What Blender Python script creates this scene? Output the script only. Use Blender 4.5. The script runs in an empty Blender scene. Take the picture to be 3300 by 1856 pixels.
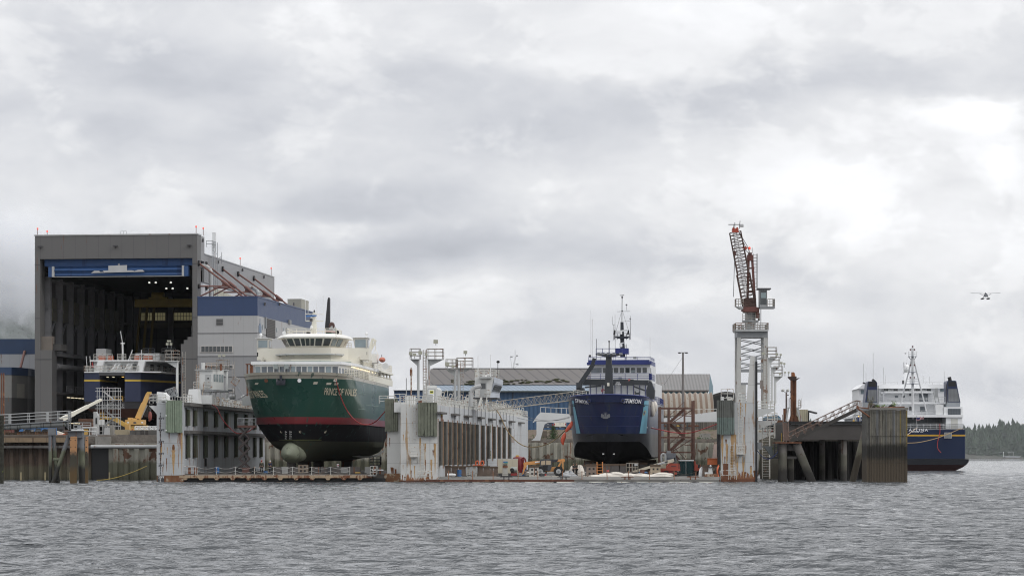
import bpy,bmesh,math,random
import numpy as np
from mathutils import Vector as V3,Matrix
random.seed(7)
S=bpy.context.scene
COL=S.collection
F,H,HZ=8600.0,3.83,1460.0  # focal length in photo pixels, eye height, horizon row

# ------------------------------------------------ camera
cd=bpy.data.cameras.new("camera");cam=bpy.data.objects.new("camera",cd);COL.objects.link(cam)
cam.location=(0,0,H);cam.rotation_euler=(math.radians(90),0,0)
cd.sensor_width=36;cd.lens=36*F/3300
cd.shift_y=(HZ-928)/3300
cd.clip_start=1;cd.clip_end=40000
S.camera=cam
S.view_settings.view_transform='Standard';S.view_settings.look='None'
S.view_settings.exposure=.1;S.view_settings.gamma=1
S.cycles.filter_width=1.1;S.cycles.volume_bounces=5
S.render.resolution_x=1024;S.render.resolution_y=575

# ------------------------------------------------ node helpers
class NB:
    def __init__(s,tree):
        s.t=tree;s.t.nodes.clear()
    def n(s,typ,ins=None,**kw):
        nd=s.t.nodes.new(typ)
        for k,v in kw.items():setattr(nd,k,v)
        for k,v in(ins or{}).items():s.put(nd.inputs[k],v)
        return nd
    def put(s,sock,v):
        if isinstance(v,bpy.types.NodeSocket):s.t.links.new(v,sock)
        elif isinstance(v,(tuple,list))and len(v)==3 and sock.type=='RGBA':sock.default_value=(*v,1)
        else:sock.default_value=v
    def m(s,op,a,b=0.0,c=0.0,clamp=False):
        nd=s.n('ShaderNodeMath',{0:a,1:b,2:c},operation=op);nd.use_clamp=clamp
        return nd.outputs[0]
    def mix(s,f,a,b,mode='MIX'):
        nd=s.n('ShaderNodeMix',data_type='RGBA',blend_type=mode)
        s.put(nd.inputs[0],f);s.put(nd.inputs[6],a);s.put(nd.inputs[7],b)
        return nd.outputs[2]
    def noise(s,vec,scale,detail=3,rough=.55,dist=0):
        return s.n('ShaderNodeTexNoise',{'Vector':vec,'Scale':scale,'Detail':detail,'Roughness':rough,'Distortion':dist}).outputs[0]
    def ramp(s,x,a,b):
        return s.n('ShaderNodeMapRange',{0:x,1:a,2:b,3:0.0,4:1.0},clamp=True,interpolation_type='SMOOTHSTEP').outputs[0]
    def scale(s,vec,x,y,z):
        return s.n('ShaderNodeVectorMath',{0:vec,1:(x,y,z)},operation='MULTIPLY').outputs[0]

# ------------------------------------------------ sky
SUN_AZ,SUN_EL=math.radians(115),math.radians(38)  # from the right, slightly behind the camera
w=bpy.data.worlds.new("World");S.world=w;w.use_nodes=True
b=NB(w.node_tree)
d=b.n('ShaderNodeTexCoord').outputs['Generated']
sky=b.n('ShaderNodeTexSky',sky_type='NISHITA',sun_disc=False,sun_elevation=SUN_EL,sun_rotation=SUN_AZ).outputs[0]
sx=b.n('ShaderNodeSeparateXYZ',{0:d});dx,dy,dz=sx.outputs
warp=b.n('ShaderNodeTexNoise',{'Vector':b.scale(d,1,1,2.2),'Scale':9.0,'Detail':5.0,'Roughness':.6}).outputs[1]
wv=b.n('ShaderNodeVectorMath',{0:warp,1:(-.5,-.5,-.5)},operation='ADD').outputs[0]
ws=b.n('ShaderNodeSeparateXYZ',{0:wv})
az=b.m('ADD',b.m('ARCTAN2',dx,dy),b.m('MULTIPLY',ws.outputs[0],.10))
el=b.m('ADD',dz,b.m('MULTIPLY',ws.outputs[1],.045))
# cloud masses: (column, row, half width, half height, brightness)
BL=[(2430,90,520,110,.20),(3180,390,150,60,.50),(2720,560,300,120,.15),(2900,720,330,120,.20),(3200,560,120,60,.22),
      (2700,300,520,45,-.13),(1850,370,420,80,-.11),(1500,820,520,60,-.15),(1150,660,330,50,-.12),(2250,880,420,70,-.10),
      (560,380,260,50,.10),(300,430,160,60,-.06),(760,420,160,60,-.09),(1050,720,300,35,.10),(1350,960,330,28,.13),
      (1900,700,280,50,-.08),(650,130,520,70,.05),(150,250,250,80,-.05),(60,830,120,110,.15),(330,720,230,50,-.05),
      (2600,1020,420,60,.08),(1750,1080,600,40,-.07),(3000,1230,380,60,-.08),(3050,1330,380,50,.10),(1200,280,420,50,-.07),
      (1200,520,300,45,.07),(1800,560,260,40,.06),(2050,240,420,30,.08),(1150,80,420,60,.09)]
acc=None
for(px,py,hx,hy,a)in BL:
    ca,ce=math.atan((px-1650)/F),(HZ-py)/F
    qx=b.m('MULTIPLY',b.m('SUBTRACT',az,ca),F/hx);qy=b.m('MULTIPLY',b.m('SUBTRACT',el,ce),F/hy)
    r2=b.m('ADD',b.m('MULTIPLY',qx,qx),b.m('MULTIPLY',qy,qy))
    g=b.m('MULTIPLY',b.m('EXPONENT',b.m('MULTIPLY',r2,-.7)),a)
    acc=g if acc is None else b.m('ADD',acc,g)
n1=b.noise(b.scale(d,1,1,1.9),13,8,.56,.3)
puff=b.m('MULTIPLY',b.m('SUBTRACT',b.ramp(b.m('ADD',b.noise(b.scale(d,1,1,1.6),20,8,.6,.2),b.m('MULTIPLY',acc,.35)),.50,.60),.35),.085)
n2=b.noise(b.scale(d,1,1,2.0),3.2,4,.5)
n3=b.noise(b.scale(d,1,1,2.2),38,5,.6,.6)
acc=b.m('MULTIPLY',acc,.82)
val=b.m('ADD',b.m('ADD',.745,acc),b.m('ADD',b.m('ADD',b.m('ADD',puff,b.m('MULTIPLY',b.m('SUBTRACT',n1,.5),.46)),b.m('MULTIPLY',b.m('SUBTRACT',n3,.5),.14)),b.m('MULTIPLY',b.m('SUBTRACT',n2,.5),.15)))
up=b.ramp(dz,.15,.8)
val=b.m('ADD',val,b.m('MULTIPLY',up,.55))
tint=b.mix(b.ramp(val,.42,.88),(.94,.975,1.075),(.99,.995,1.015))
ccol=b.n('ShaderNodeVectorMath',{0:tint},operation='SCALE');b.put(ccol.inputs['Scale'],b.m('MULTIPLY',b.m('MINIMUM',b.m('MAXIMUM',val,.3),1.15),10.0))
allc=b.mix(.96,sky,ccol.outputs[0])
bg=b.n('ShaderNodeBackground',{'Color':allc,'Strength':.10})
out=b.n('ShaderNodeOutputWorld',{'Surface':bg.outputs[0]})

ld=bpy.data.lights.new("sun",'SUN');lo=bpy.data.objects.new("sun",ld);COL.objects.link(lo)
ld.energy=.9;ld.angle=math.radians(25);ld.color=(1,.97,.92)
sd=V3((math.sin(SUN_AZ)*math.cos(SUN_EL),math.cos(SUN_AZ)*math.cos(SUN_EL),math.sin(SUN_EL)))
lo.rotation_euler=sd.to_track_quat('Z','Y').to_euler()

# ------------------------------------------------ materials
MC={}
RUST=(.17,.065,.03)
def mat(key,col=(.5,.5,.5),r=.55,met=0,var=.12,vs=.5,streak=0,scol=RUST,ss=1.6,patch=0,pcol=RUST,ps=.8,
        zones=None,seam=None,rib=None,bump=0,bs=6,tide=None,emis=0,plank=None,spec=.5,alpha=None,coat=0,matte=None,foot=None):
    if key in MC:return MC[key]
    mt=bpy.data.materials.new(key);mt.use_nodes=True;b=NB(mt.node_tree)
    pos=b.n('ShaderNodeNewGeometry').outputs['Position']
    sp=b.n('ShaderNodeSeparateXYZ',{0:pos});x,y,z=sp.outputs
    c=col
    if zones:
        zz=b.m('ADD',z,b.m('MULTIPLY',b.m('SUBTRACT',b.noise(pos,1.3,2),.5),.05))
        for(h,zc)in zones:c=b.mix(b.m('GREATER_THAN',zz,h),c,zc)
    nz=b.noise(pos,vs,5,.6)
    c=b.mix(1.0,c,b.mix(nz,(1-2*var,)*3,(1+2*var,)*3),'MULTIPLY')
    if plank:  # per-plank tone along a horizontal direction
        pw,dirx,diry,amt=plank
        h=b.m('ADD',b.m('MULTIPLY',x,dirx/pw),b.m('MULTIPLY',y,diry/pw))
        wn=b.n('ShaderNodeTexWhiteNoise',{'W':b.m('FLOOR',h)},noise_dimensions='1D').outputs[0]
        c=b.mix(1.0,c,b.mix(wn,(1-amt,)*3,(1+amt,)*3),'MULTIPLY')
        fr=b.m('FRACT',h);gap=b.m('LESS_THAN',b.m('ABSOLUTE',b.m('SUBTRACT',fr,.5)),.44)
        c=b.mix(gap,(.012,.012,.01),c)
    if seam:  # panel joints: spacing across, spacing up, direction, line width, strength
        sh,sv,dirx,diry,lw,st=seam[:6];sc7=seam[6]if len(seam)>6 else(.03,.03,.035)
        if sh:
            h=b.m('FRACT',b.m('ADD',b.m('MULTIPLY',x,dirx/sh),b.m('MULTIPLY',y,diry/sh)))
            c=b.mix(b.m('MULTIPLY',b.m('LESS_THAN',h,lw/sh),st),c,sc7)
        if sv:
            h=b.m('FRACT',b.m('DIVIDE',z,sv))
            c=b.mix(b.m('MULTIPLY',b.m('LESS_THAN',h,lw/sv),st),c,sc7)
    if patch:
        pn=b.noise(pos,ps,6,.62,.3)
        c=b.mix(b.ramp(pn,.70-patch*.35,.73-patch*.35),c,pcol)
    if streak:
        sn=b.noise(b.scale(pos,ss,ss,ss*.07),1.0,4,.6)
        fine=b.noise(pos,3.0,4,.65)
        mk=b.m('MULTIPLY',b.ramp(b.m('ADD',sn,b.m('MULTIPLY',fine,.12)),.72-streak*.2,.78-streak*.2),.85)
        c=b.mix(mk,c,scol)
    if foot:  # rust creeping up from the bottom edge: (level, colour)
        k=b.m('ADD',z,b.m('MULTIPLY',b.m('SUBTRACT',b.noise(b.scale(pos,2.2,2.2,.5),1.0,5,.65),.5),4.0))
        c=b.mix(b.ramp(k,foot[0]+.12,foot[0]-.12),c,foot[1])
    if tide:  # weed and wet growth below a level: (level, colour, colour under it)
        tz,tc,tc2=tide
        k=b.m('ADD',z,b.m('MULTIPLY',b.m('SUBTRACT',b.noise(pos,1.1,5,.65),.5),1.6))
        c=b.mix(b.ramp(k,tz+.5,tz-.3),c,tc)
        c=b.mix(b.ramp(k,tz-1.2,tz-2.4),c,tc2)
    bs_=b.n('ShaderNodeBsdfPrincipled')
    b.put(bs_.inputs['Base Color'],c)
    bs_.inputs['Metallic'].default_value=met
    rg=b.m('ADD',r-.06,b.m('MULTIPLY',nz,.14),clamp=True)
    bs_.inputs['Specular IOR Level'].default_value=spec
    if matte is not None:
        up_=b.m('GREATER_THAN',z,matte);rg=b.m('ADD',b.m('MULTIPLY',rg,up_),b.m('MULTIPLY',b.m('SUBTRACT',1,up_),.85))
        b.put(bs_.inputs['Specular IOR Level'],b.m('ADD',.12,b.m('MULTIPLY',up_,.38)));b.put(bs_.inputs['Coat Weight'],b.m('MULTIPLY',up_,coat))
    b.put(bs_.inputs['Roughness'],rg)
    if coat:bs_.inputs['Coat Weight'].default_value=coat;bs_.inputs['Coat Roughness'].default_value=.12
    if emis:b.put(bs_.inputs['Emission Color'],col);bs_.inputs['Emission Strength'].default_value=emis
    if alpha is not None:bs_.inputs['Alpha'].default_value=alpha
    hgt=None
    if rib:  # corrugation: pitch, direction, depth
        pp,dirx,diry,dep=rib
        h=b.m('ADD',b.m('MULTIPLY',x,dirx*6.283/pp),b.m('MULTIPLY',y,diry*6.283/pp))
        hgt=b.m('MULTIPLY',b.m('SINE',h),dep)
    if bump:
        bn=b.m('MULTIPLY',b.noise(pos,bs,5,.6),bump)
        hgt=bn if hgt is None else b.m('ADD',hgt,bn)
    if hgt is not None:
        bp=b.n('ShaderNodeBump',{'Height':hgt,'Distance':1.0,'Strength':1.0})
        b.put(bs_.inputs['Normal'],bp.outputs[0])
    b.n('ShaderNodeOutputMaterial',{'Surface':bs_.outputs[0]})
    MC[key]=mt
    return mt

# ------------------------------------------------ mesh building
def X(px,Y):return(px-1650)*Y/F
def Z(py,Y):return H+(HZ-py)*Y/F
def P(px,py,Y):return(X(px,Y),Y,Z(py,Y))
def FR(ox,oy,deg):
    c,s=math.cos(math.radians(deg)),math.sin(math.radians(deg))
    return lambda p:(ox+p[0]*c+p[1]*s,oy-p[0]*s+p[1]*c,p[2])

class MB:
    def __init__(s,fr=None):s.v=[];s.f=[];s.fr=fr
    def add(s,pts,faces):
        o=len(s.v)
        s.v+=[s.fr(p)for p in pts]if s.fr else[tuple(p)for p in pts]
        s.f+=[tuple(i+o for i in f)for f in faces]
        return s
    def box(s,x0,x1,y0,y1,z0,z1):
        return s.add([(x0,y0,z0),(x1,y0,z0),(x1,y1,z0),(x0,y1,z0),(x0,y0,z1),(x1,y0,z1),(x1,y1,z1),(x0,y1,z1)],
                     [(0,3,2,1),(4,5,6,7),(0,1,5,4),(1,2,6,5),(2,3,7,6),(3,0,4,7)])
    def pb(s,px0,px1,py0,py1,Y,d=1.0):
        return s.box(X(px0,Y),X(px1,Y),Y,Y+d,Z(py1,Y),Z(py0,Y))
    def hexa(s,a,c):  # two quads
        return s.add(list(a)+list(c),[(0,3,2,1),(4,5,6,7),(0,1,5,4),(1,2,6,5),(2,3,7,6),(3,0,4,7)])
    def prism(s,poly,ax,a,c):
        n=len(poly)
        g={'z':lambda p,t:(p[0],p[1],t),'y':lambda p,t:(p[0],t,p[1]),'x':lambda p,t:(t,p[0],p[1])}[ax]
        return s.add([g(p,a)for p in poly]+[g(p,c)for p in poly],
                     [tuple(range(n))[::-1],tuple(range(n,2*n))]+[(i,(i+1)%n,n+(i+1)%n,n+i)for i in range(n)])
    def pp(s,poly,Y,d):  # polygon given in photo columns/rows at distance Y, real thickness d
        return s.prism([(X(a,Y),Z(c,Y))for a,c in poly],'y',Y,Y+d)
    def tube(s,p,q,r,n=6,r2=None):
        p,q=V3(p),V3(q);r2=r if r2 is None else r2
        d=(q-p)
        if d.length<1e-6:return s
        d.normalize();a=d.orthogonal().normalized();c=d.cross(a)
        ring=lambda o,R:[tuple(o+(a*math.cos(t)+c*math.sin(t))*R)for t in[6.28319*(i+.5)/n for i in range(n)]]
        return s.add(ring(p,r)+ring(q,r2),[tuple(range(n))[::-1],tuple(range(n,2*n))]+[(i,(i+1)%n,n+(i+1)%n,n+i)for i in range(n)])
    def path(s,pts,r,n=5):
        for i in range(len(pts)-1):s.tube(pts[i],pts[i+1],r,n)
        return s
    def bar(s,p,q,wd,ht):
        p,q=V3(p),V3(q);d=(q-p).normalized()
        up=V3((0,0,1))if abs(d.z)<.98 else V3((0,1,0))
        a=d.cross(up).normalized()*wd/2;c=a.cross(d).normalized()*ht/2
        return s.hexa([tuple(p+e)for e in(-a-c,a-c,a+c,-a+c)],[tuple(q+e)for e in(-a-c,a-c,a+c,-a+c)])
    def ell(s,c,rx,ry,rz,nu=12,nv=8):
        pts=[(c[0],c[1],c[2]-rz)]
        for j in range(1,nv):
            t=math.pi*j/nv
            pts+=[(c[0]+rx*math.sin(t)*math.cos(6.28319*i/nu),c[1]+ry*math.sin(t)*math.sin(6.28319*i/nu),c[2]-rz*math.cos(t))for i in range(nu)]
        pts.append((c[0],c[1],c[2]+rz));L=len(pts)-1
        fs=[(0,1+(i+1)%nu,1+i)for i in range(nu)]
        for j in range(nv-2):
            o=1+j*nu
            fs+=[(o+i,o+(i+1)%nu,o+nu+(i+1)%nu,o+nu+i)for i in range(nu)]
        o=1+(nv-2)*nu
        fs+=[(o+i,o+(i+1)%nu,L)for i in range(nu)]
        return s.add(pts,fs)
    def loft(s,secs,closed=False,caps=False):
        n=len(secs[0]);pts=[p for q in secs for p in q];fs=[]
        m=n if closed else n-1
        for j in range(len(secs)-1):
            o=j*n
            fs+=[(o+i,o+(i+1)%n,o+n+(i+1)%n,o+n+i)for i in range(m)]
        if caps:fs+=[tuple(range(n))[::-1],tuple(range(len(pts)-n,len(pts)))]
        return s.add(pts,fs)
    def rail(s,pts,h=1.05,nr=3,sp=1.5,r=.035):
        for a,c in zip(pts[:-1],pts[1:]):
            a,c=V3(a),V3(c);L=(c-a).length;k=max(1,round(L/sp))
            for i in range(k+1):
                q=a.lerp(c,i/k);s.tube(q,q+V3((0,0,h)),r,4)
            for j in range(nr):
                o=V3((0,0,h*(j+1)/nr));s.tube(a+o,c+o,r,4)
        return s
    def ladder(s,p,h,wdir=(.45,0,0),sp=.32,r=.03):
        p,wd=V3(p),V3(wdir);top=V3((0,0,h))if not isinstance(h,(tuple,V3))else V3(h)
        s.tube(p,p+top,r,4);s.tube(p+wd,p+wd+top,r,4)
        k=int(top.length/sp)
        for i in range(1,k):s.tube(p+top*i/k,p+wd+top*i/k,r*.7,4)
        return s
    def truss(s,p,q,wd,ht,n,r=.04,rc=None,up=None):
        """box lattice from p to q"""
        p,q=V3(p),V3(q);d=(q-p).normalized();up=V3(up)if up else V3((0,0,1))
        a=d.cross(up).normalized();c=a.cross(d).normalized();rc=rc or r*1.5
        if not isinstance(wd,tuple):wd=(wd,wd)
        if not isinstance(ht,tuple):ht=(ht,ht)
        def cor(t):
            o=p.lerp(q,t);W=wd[0]+(wd[1]-wd[0])*t;G=ht[0]+(ht[1]-ht[0])*t
            return[o+a*W/2*i+c*G/2*j for i,j in((-1,-1),(1,-1),(1,1),(-1,1))]
        for i in range(n):
            A,B=cor(i/n),cor((i+1)/n)
            for k in range(4):
                s.tube(A[k],B[k],rc,4);s.tube(A[k],A[(k+1)%4],r,4)
                s.tube(A[k]if i%2 else A[(k+1)%4],B[(k+1)%4]if i%2 else B[k],r,4)
        B=cor(1)
        for k in range(4):s.tube(B[k],B[(k+1)%4],r,4)
        return s
    def bu(s,name,m,parent=None,smooth=None):
        me=bpy.data.meshes.new(name);me.from_pydata(s.v,[],s.f)
        bm=bmesh.new();bm.from_mesh(me);bmesh.ops.recalc_face_normals(bm,faces=bm.faces);bm.to_mesh(me);bm.free()
        if smooth:
            me.polygons.foreach_set('use_smooth',[True]*len(me.polygons));me.set_sharp_from_angle(angle=math.radians(smooth))
        me.materials.append(m)
        o=bpy.data.objects.new(name,me);COL.objects.link(o)
        if parent:adopt(o,parent)
        return o

WM={}
def adopt(o,parent):
    o.parent=parent
    o.matrix_parent_inverse=WM[parent.name].inverted()if parent.name in WM else Matrix()
def T(name,label,cat,loc,group=None,kind=None):
    o=bpy.data.objects.new(name,None);COL.objects.link(o);o.location=loc;o.empty_display_size=.5
    WM[o.name]=Matrix.Translation(loc)
    return tag(o,label,cat,group,kind)
def tag(o,label=None,cat=None,group=None,kind=None):
    if label:o['label']=label
    if cat:o['category']=cat
    if group:o['group']=group
    if kind:o['kind']=kind
    return o
def copytree(o,parent=None,delta=(0,0,0),top=True):
    c=o.copy();COL.objects.link(c)
    if top:c.location=V3(o.location)+V3(delta)
    else:c.parent=parent
    for ch in[k for k in KIDS.get(o.name,[])]:KIDS.setdefault(c.name,[]).append(copytree(ch,c,top=False))
    return c
KIDS={}
_b=MB.bu
def _build(s,name,m,parent=None,smooth=None):
    o=_b(s,name,m,parent,smooth)
    if parent:KIDS.setdefault(parent.name,[]).append(o)
    return o
MB.bu=_build

def text(body,size,mapf,m,parent,name='lettering',shear=0,off=0.0,align='CENTER',space=1.0,solid=None):
    cu=bpy.data.curves.new('t','FONT');cu.body=body;cu.size=size;cu.shear=shear;cu.offset=off
    cu.align_x=align;cu.align_y='CENTER';cu.space_character=space;cu.resolution_u=3
    to=bpy.data.objects.new('t',cu)
    me=bpy.data.meshes.new_from_object(to)
    for v in me.vertices:v.co=mapf(v.co.x,v.co.y)
    me.name=name;me.materials.clear();me.materials.append(m)
    bpy.data.objects.remove(to);bpy.data.curves.remove(cu)
    o=bpy.data.objects.new(name,me);COL.objects.link(o);adopt(o,parent)
    KIDS.setdefault(parent.name,[]).append(o)
    return o

def sheetpile(mb,p0,p1,z0,z1,pitch=1.3,dep=.42):
    p0,p1=V3((*p0,0)),V3((*p1,0));L=(p1-p0).length;d=(p1-p0).normalized();nn=V3((d.y,-d.x,0))
    k=int(L/pitch);pts=[]
    for i in range(k):
        o=p0+d*(L*i/k);q=L/k
        for t,e in((0,0),(.32,0),(.5,1),(.82,1)):pts.append(o+d*q*t+nn*dep*e)
    pts.append(p1)
    mb.loft([[(p.x,p.y,z0)for p in pts],[(p.x,p.y,z1)for p in pts],[(p.x-nn.x*.5,p.y-nn.y*.5,z1)for p in pts]])
    return mb

# shared paints
WHT=mat('white_paint',(.62,.63,.62),.45,var=.06,vs=.3,streak=.15)
WCL=mat('clean_white_paint',(.78,.79,.79),.4,var=.04)
CREAM=mat('cream_paint',(.74,.72,.63),.4,var=.05,vs=.3,streak=.06)
DGW1=mat('dock_grey_white',(.45,.465,.475),.55,var=.10,vs=.35,streak=.42,scol=(.26,.13,.06),seam=(3.0,2.55,.98,.1,.05,.4),ss=2.2)
DGW=mat('dock_white',(.58,.58,.56),.55,var=.10,vs=.35,streak=.36,scol=(.36,.24,.13),foot=(.55,(.28,.12,.05)),seam=(3.0,2.55,.98,.1,.05,.4),ss=2.4)
RAILW=mat('white_railing',(.52,.52,.49),.5,var=.15,vs=2,patch=.35,pcol=(.25,.12,.06),ps=2.5)
GREY=mat('grey_steel',(.24,.25,.26),.5,var=.15,streak=.15)
LG=mat('light_grey',(.42,.43,.43),.5,var=.1,streak=.12)
DG=mat('dark_grey',(.06,.06,.065),.5,var=.2)
BLK=mat('black',(.012,.012,.013),.5,var=.2)
GLASS=mat('dark_glass',(.03,.038,.042),.08,var=.2,spec=.9)
GLASS2=mat('pale_glass',(.22,.27,.29),.1,var=.2,spec=.8)
RST=mat('rusted_steel',(.16,.065,.035),.8,var=.3,vs=1.5,patch=.3,pcol=(.28,.13,.06),ps=2,bump=.02)
RSTL=mat('rust_stained_paint',(.42,.36,.28),.7,var=.2,vs=1,patch=.55,pcol=(.20,.08,.035),ps=1.1,streak=.6)
RED=mat('red_oxide',(.17,.075,.06),.6,var=.15)
YEL=mat('yellow_paint',(.62,.40,.10),.45,var=.1,patch=.1,pcol=(.3,.2,.1))
TAN=mat('tan_yellow',(.62,.38,.13),.45,var=.08)
TIMB=mat('fender_timber',(.16,.17,.13),.85,var=.3,vs=1.2,streak=.45,scol=(.05,.055,.04),ss=4,bump=.03,bs=5)
TIMG=mat('green_fender_timber',(.22,.27,.20),.85,var=.2,vs=1,streak=.45,scol=(.07,.10,.07),ss=4,bump=.03)
CONC=mat('concrete',(.25,.24,.22),.85,var=.25,vs=.8,streak=.3,scol=(.12,.11,.10),bump=.03)
CONCD=mat('dark_concrete',(.11,.105,.10),.85,var=.3,vs=.7,streak=.45,scol=(.045,.04,.038),bump=.03)
ORG=mat('orange_paint',(.60,.13,.05),.5,var=.1)
ROPE=mat('tan_rope',(.32,.23,.12),.8)
RHOSE=mat('red_hose',(.36,.04,.04),.5)
RUB=mat('black_rubber',(.02,.02,.02),.8)
TARP=mat('off_white_tarp',(.66,.62,.56),.7,var=.08,vs=2)
HAZE=0.000015
# ================================================ WATER
def water():
    rng=np.random.default_rng(12)
    ys=[52.0]
    while ys[-1]<1300:ys.append(ys[-1]+min(1.5,max(.10,ys[-1]*.0012+(ys[-1]/330)**3*.12)))
    ys=np.array(ys);nx=940
    t=np.linspace(-1,1,nx)
    Yg=np.repeat(ys[:,None],nx,1);Xg=t[None,:]*(Yg*.20+30)
    Zg=np.zeros_like(Xg);DX=np.zeros_like(Xg);DY=np.zeros_like(Xg)
    cell=np.maximum(Yg*.22/nx*2,np.gradient(ys)[:,None]*np.ones_like(Xg))
    wind=math.radians(190);gain=1+.55*np.clip((Yg-110)/200,0,1)
    for i in range(105):
        lam=.48*(6**rng.random())if i>14 else 2.5+5*rng.random()
        th=wind+rng.normal(0,.34);k=2*math.pi/lam;ph=rng.random()*6.283
        a=(.0094 if i>14 else.0024)*lam*(.6+.8*rng.random())
        a=min(a,.020)
        kx,ky=k*math.sin(th),k*math.cos(th)
        gx=.8+.7*np.sin(Xg*.045*(1+i%3)+i%4)*np.sin(Yg*.023*(1+i%2)+(i%5)*1.7)
        fade=np.clip(lam/(cell*1.8)-.8,0,1)
        ang=kx*Xg+ky*Yg+ph
        fade=fade*gain;Zg+=a*gx*fade*np.sin(ang)
        DX+=a*.72*fade*math.sin(th)*np.cos(ang);DY+=a*.72*fade*math.cos(th)*np.cos(ang)
    sg=2.1*np.std(Zg[:600]);Zg=sg*np.tanh(Zg/sg);DX=sg*np.tanh(DX/sg);DY=sg*np.tanh(DY/sg)
    Xn,Yn=Xg+DX,Yg+DY
    co=np.stack([Xn,Yn,Zg],-1).reshape(-1,3).astype(np.float32)
    ny=len(ys)
    a=(np.arange(ny-1)[:,None]*nx+np.arange(nx-1)[None,:]).reshape(-1)
    q=np.stack([a,a+1,a+nx+1,a+nx],-1).astype(np.int32)
    # a skirt of flat sheet carries the water on to the far shore and to both sides
    R0,R1=float(ys[0]),float(ys[-1]);W0,W1=R0*.20+30,R1*.20+30
    base=len(co)
    ex=np.array([(-W0,R0,-.03),(W0,R0,-.03),(W1,R1,-.03),(-W1,R1,-.03),(-9000,-3000,-.03),(9000,-3000,-.03),(9000,16000,-.03),(-9000,16000,-.03)],np.float32)
    co=np.concatenate([co,ex])
    sk=np.array([(4,5,1,0),(5,6,2,1),(6,7,3,2),(7,4,0,3)],np.int32)+base
    q=np.concatenate([q,sk])
    me=bpy.data.meshes.new('water')
    me.vertices.add(len(co));me.vertices.foreach_set('co',co.ravel())
    me.loops.add(q.size);me.loops.foreach_set('vertex_index',q.ravel())
    me.polygons.add(len(q));me.polygons.foreach_set('loop_start',np.arange(0,q.size,4,dtype=np.int32))
    me.polygons.foreach_set('use_smooth',np.ones(len(q),bool))
    me.update(calc_edges=True)
    o=bpy.data.objects.new('water',me);COL.objects.link(o);o['kind']='structure'
    mt=bpy.data.materials.new('water');mt.use_nodes=True;b=NB(mt.node_tree)
    pos=b.n('ShaderNodeNewGeometry').outputs['Position']
    p2=b.scale(pos,.55,1.25,1)
    big=b.noise(b.scale(pos,.03,.012,1),1.0,4,.6)  # wind patches: rougher and calmer water
    h1=b.noise(p2,2.0,3,.60,.5);h2=b.noise(p2,.9,4,.6,.4)
    hh=b.m('ADD',b.m('MULTIPLY',h1,b.m('ADD',.06,b.m('MULTIPLY',big,.24))),b.m('MULTIPLY',h2,.45))
    bp=b.n('ShaderNodeBump',{'Height':hh,'Distance':1.0,'Strength':1.0}).outputs[0]
    pr=b.n('ShaderNodeBsdfPrincipled',{'Base Color':(.070,.077,.084),'Roughness':.03,'IOR':1.47,'Normal':bp})
    b.n('ShaderNodeOutputMaterial',{'Surface':pr.outputs[0]})
    me.materials.append(mt)
water()

# ================================================ GROUND
GRAV=mat('gravel_yard',(.17,.15,.13),.95,var=.35,vs=1.2,bump=.08,bs=4)
g=MB().prism([(-400,372.2),(-46.8,372.2),(-43.4,428.6),(-8,428.6),(-2.4,482.6),(49.5,482.6),(45.5,386),(52.5,386),(52.5,900),(52.5,1500),(-400,1500)],'z',-4,6.4)
tag(g.bu('ground',GRAV),kind='structure')
e=MB().prism([(483.2,5.0),(484,5.9),(489,6.6),(497,8.2),(640,8.3),(640,5)],'x',-4,49)
tag(e.bu('embankment',mat('embankment_soil',(.13,.10,.075),.95,var=.4,vs=1.6,patch=.35,pcol=(.07,.075,.03),ps=.7,bump=.15,bs=2.5)),kind='structure')

BRN=mat('brown_sheet_piles',(.085,.06,.045),.85,var=.35,vs=.6,streak=.45,scol=(.03,.025,.022),ss=2,tide=(2.0,(.10,.09,.06),(.05,.05,.035)),bump=.04)
PALE=mat('pale_sheet_piles',(.33,.32,.27),.8,var=.18,vs=.6,streak=.28,patch=.38,pcol=(.13,.07,.045),ps=.55,tide=(2.6,(.13,.13,.09),(.09,.09,.06)),bump=.03)
def spwall(name,label,m,p0,p1,z0,z1,**k):
    o=sheetpile(MB(),p0,p1,z0,z1,**k).bu(name,m);return tag(o,label,'quay wall','sheet pile quay walls')
spwall('sheet_pile_wall','dark brown corrugated sheet pile quay wall behind the left pier piles',BRN,(-130,371.6),(X(292,371),371.6),-2,5.2)
spwall('sheet_pile_wall','pale rust-flaked sheet pile wall just left of the smaller dry dock',PALE,(X(348,371),371.6),(-47.3,371.6),-2,4.45)
spwall('sheet_pile_wall','stained pale sheet pile wall behind the green ferry',PALE,(-46.5,427.9),(-8.5,427.9),-2,5.6)
spwall('sheet_pile_wall','pale rust-blotched sheet pile wall behind the dark blue ship',PALE,(-2.2,482.0),(48.6,482.0),-2,5.75)
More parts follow.
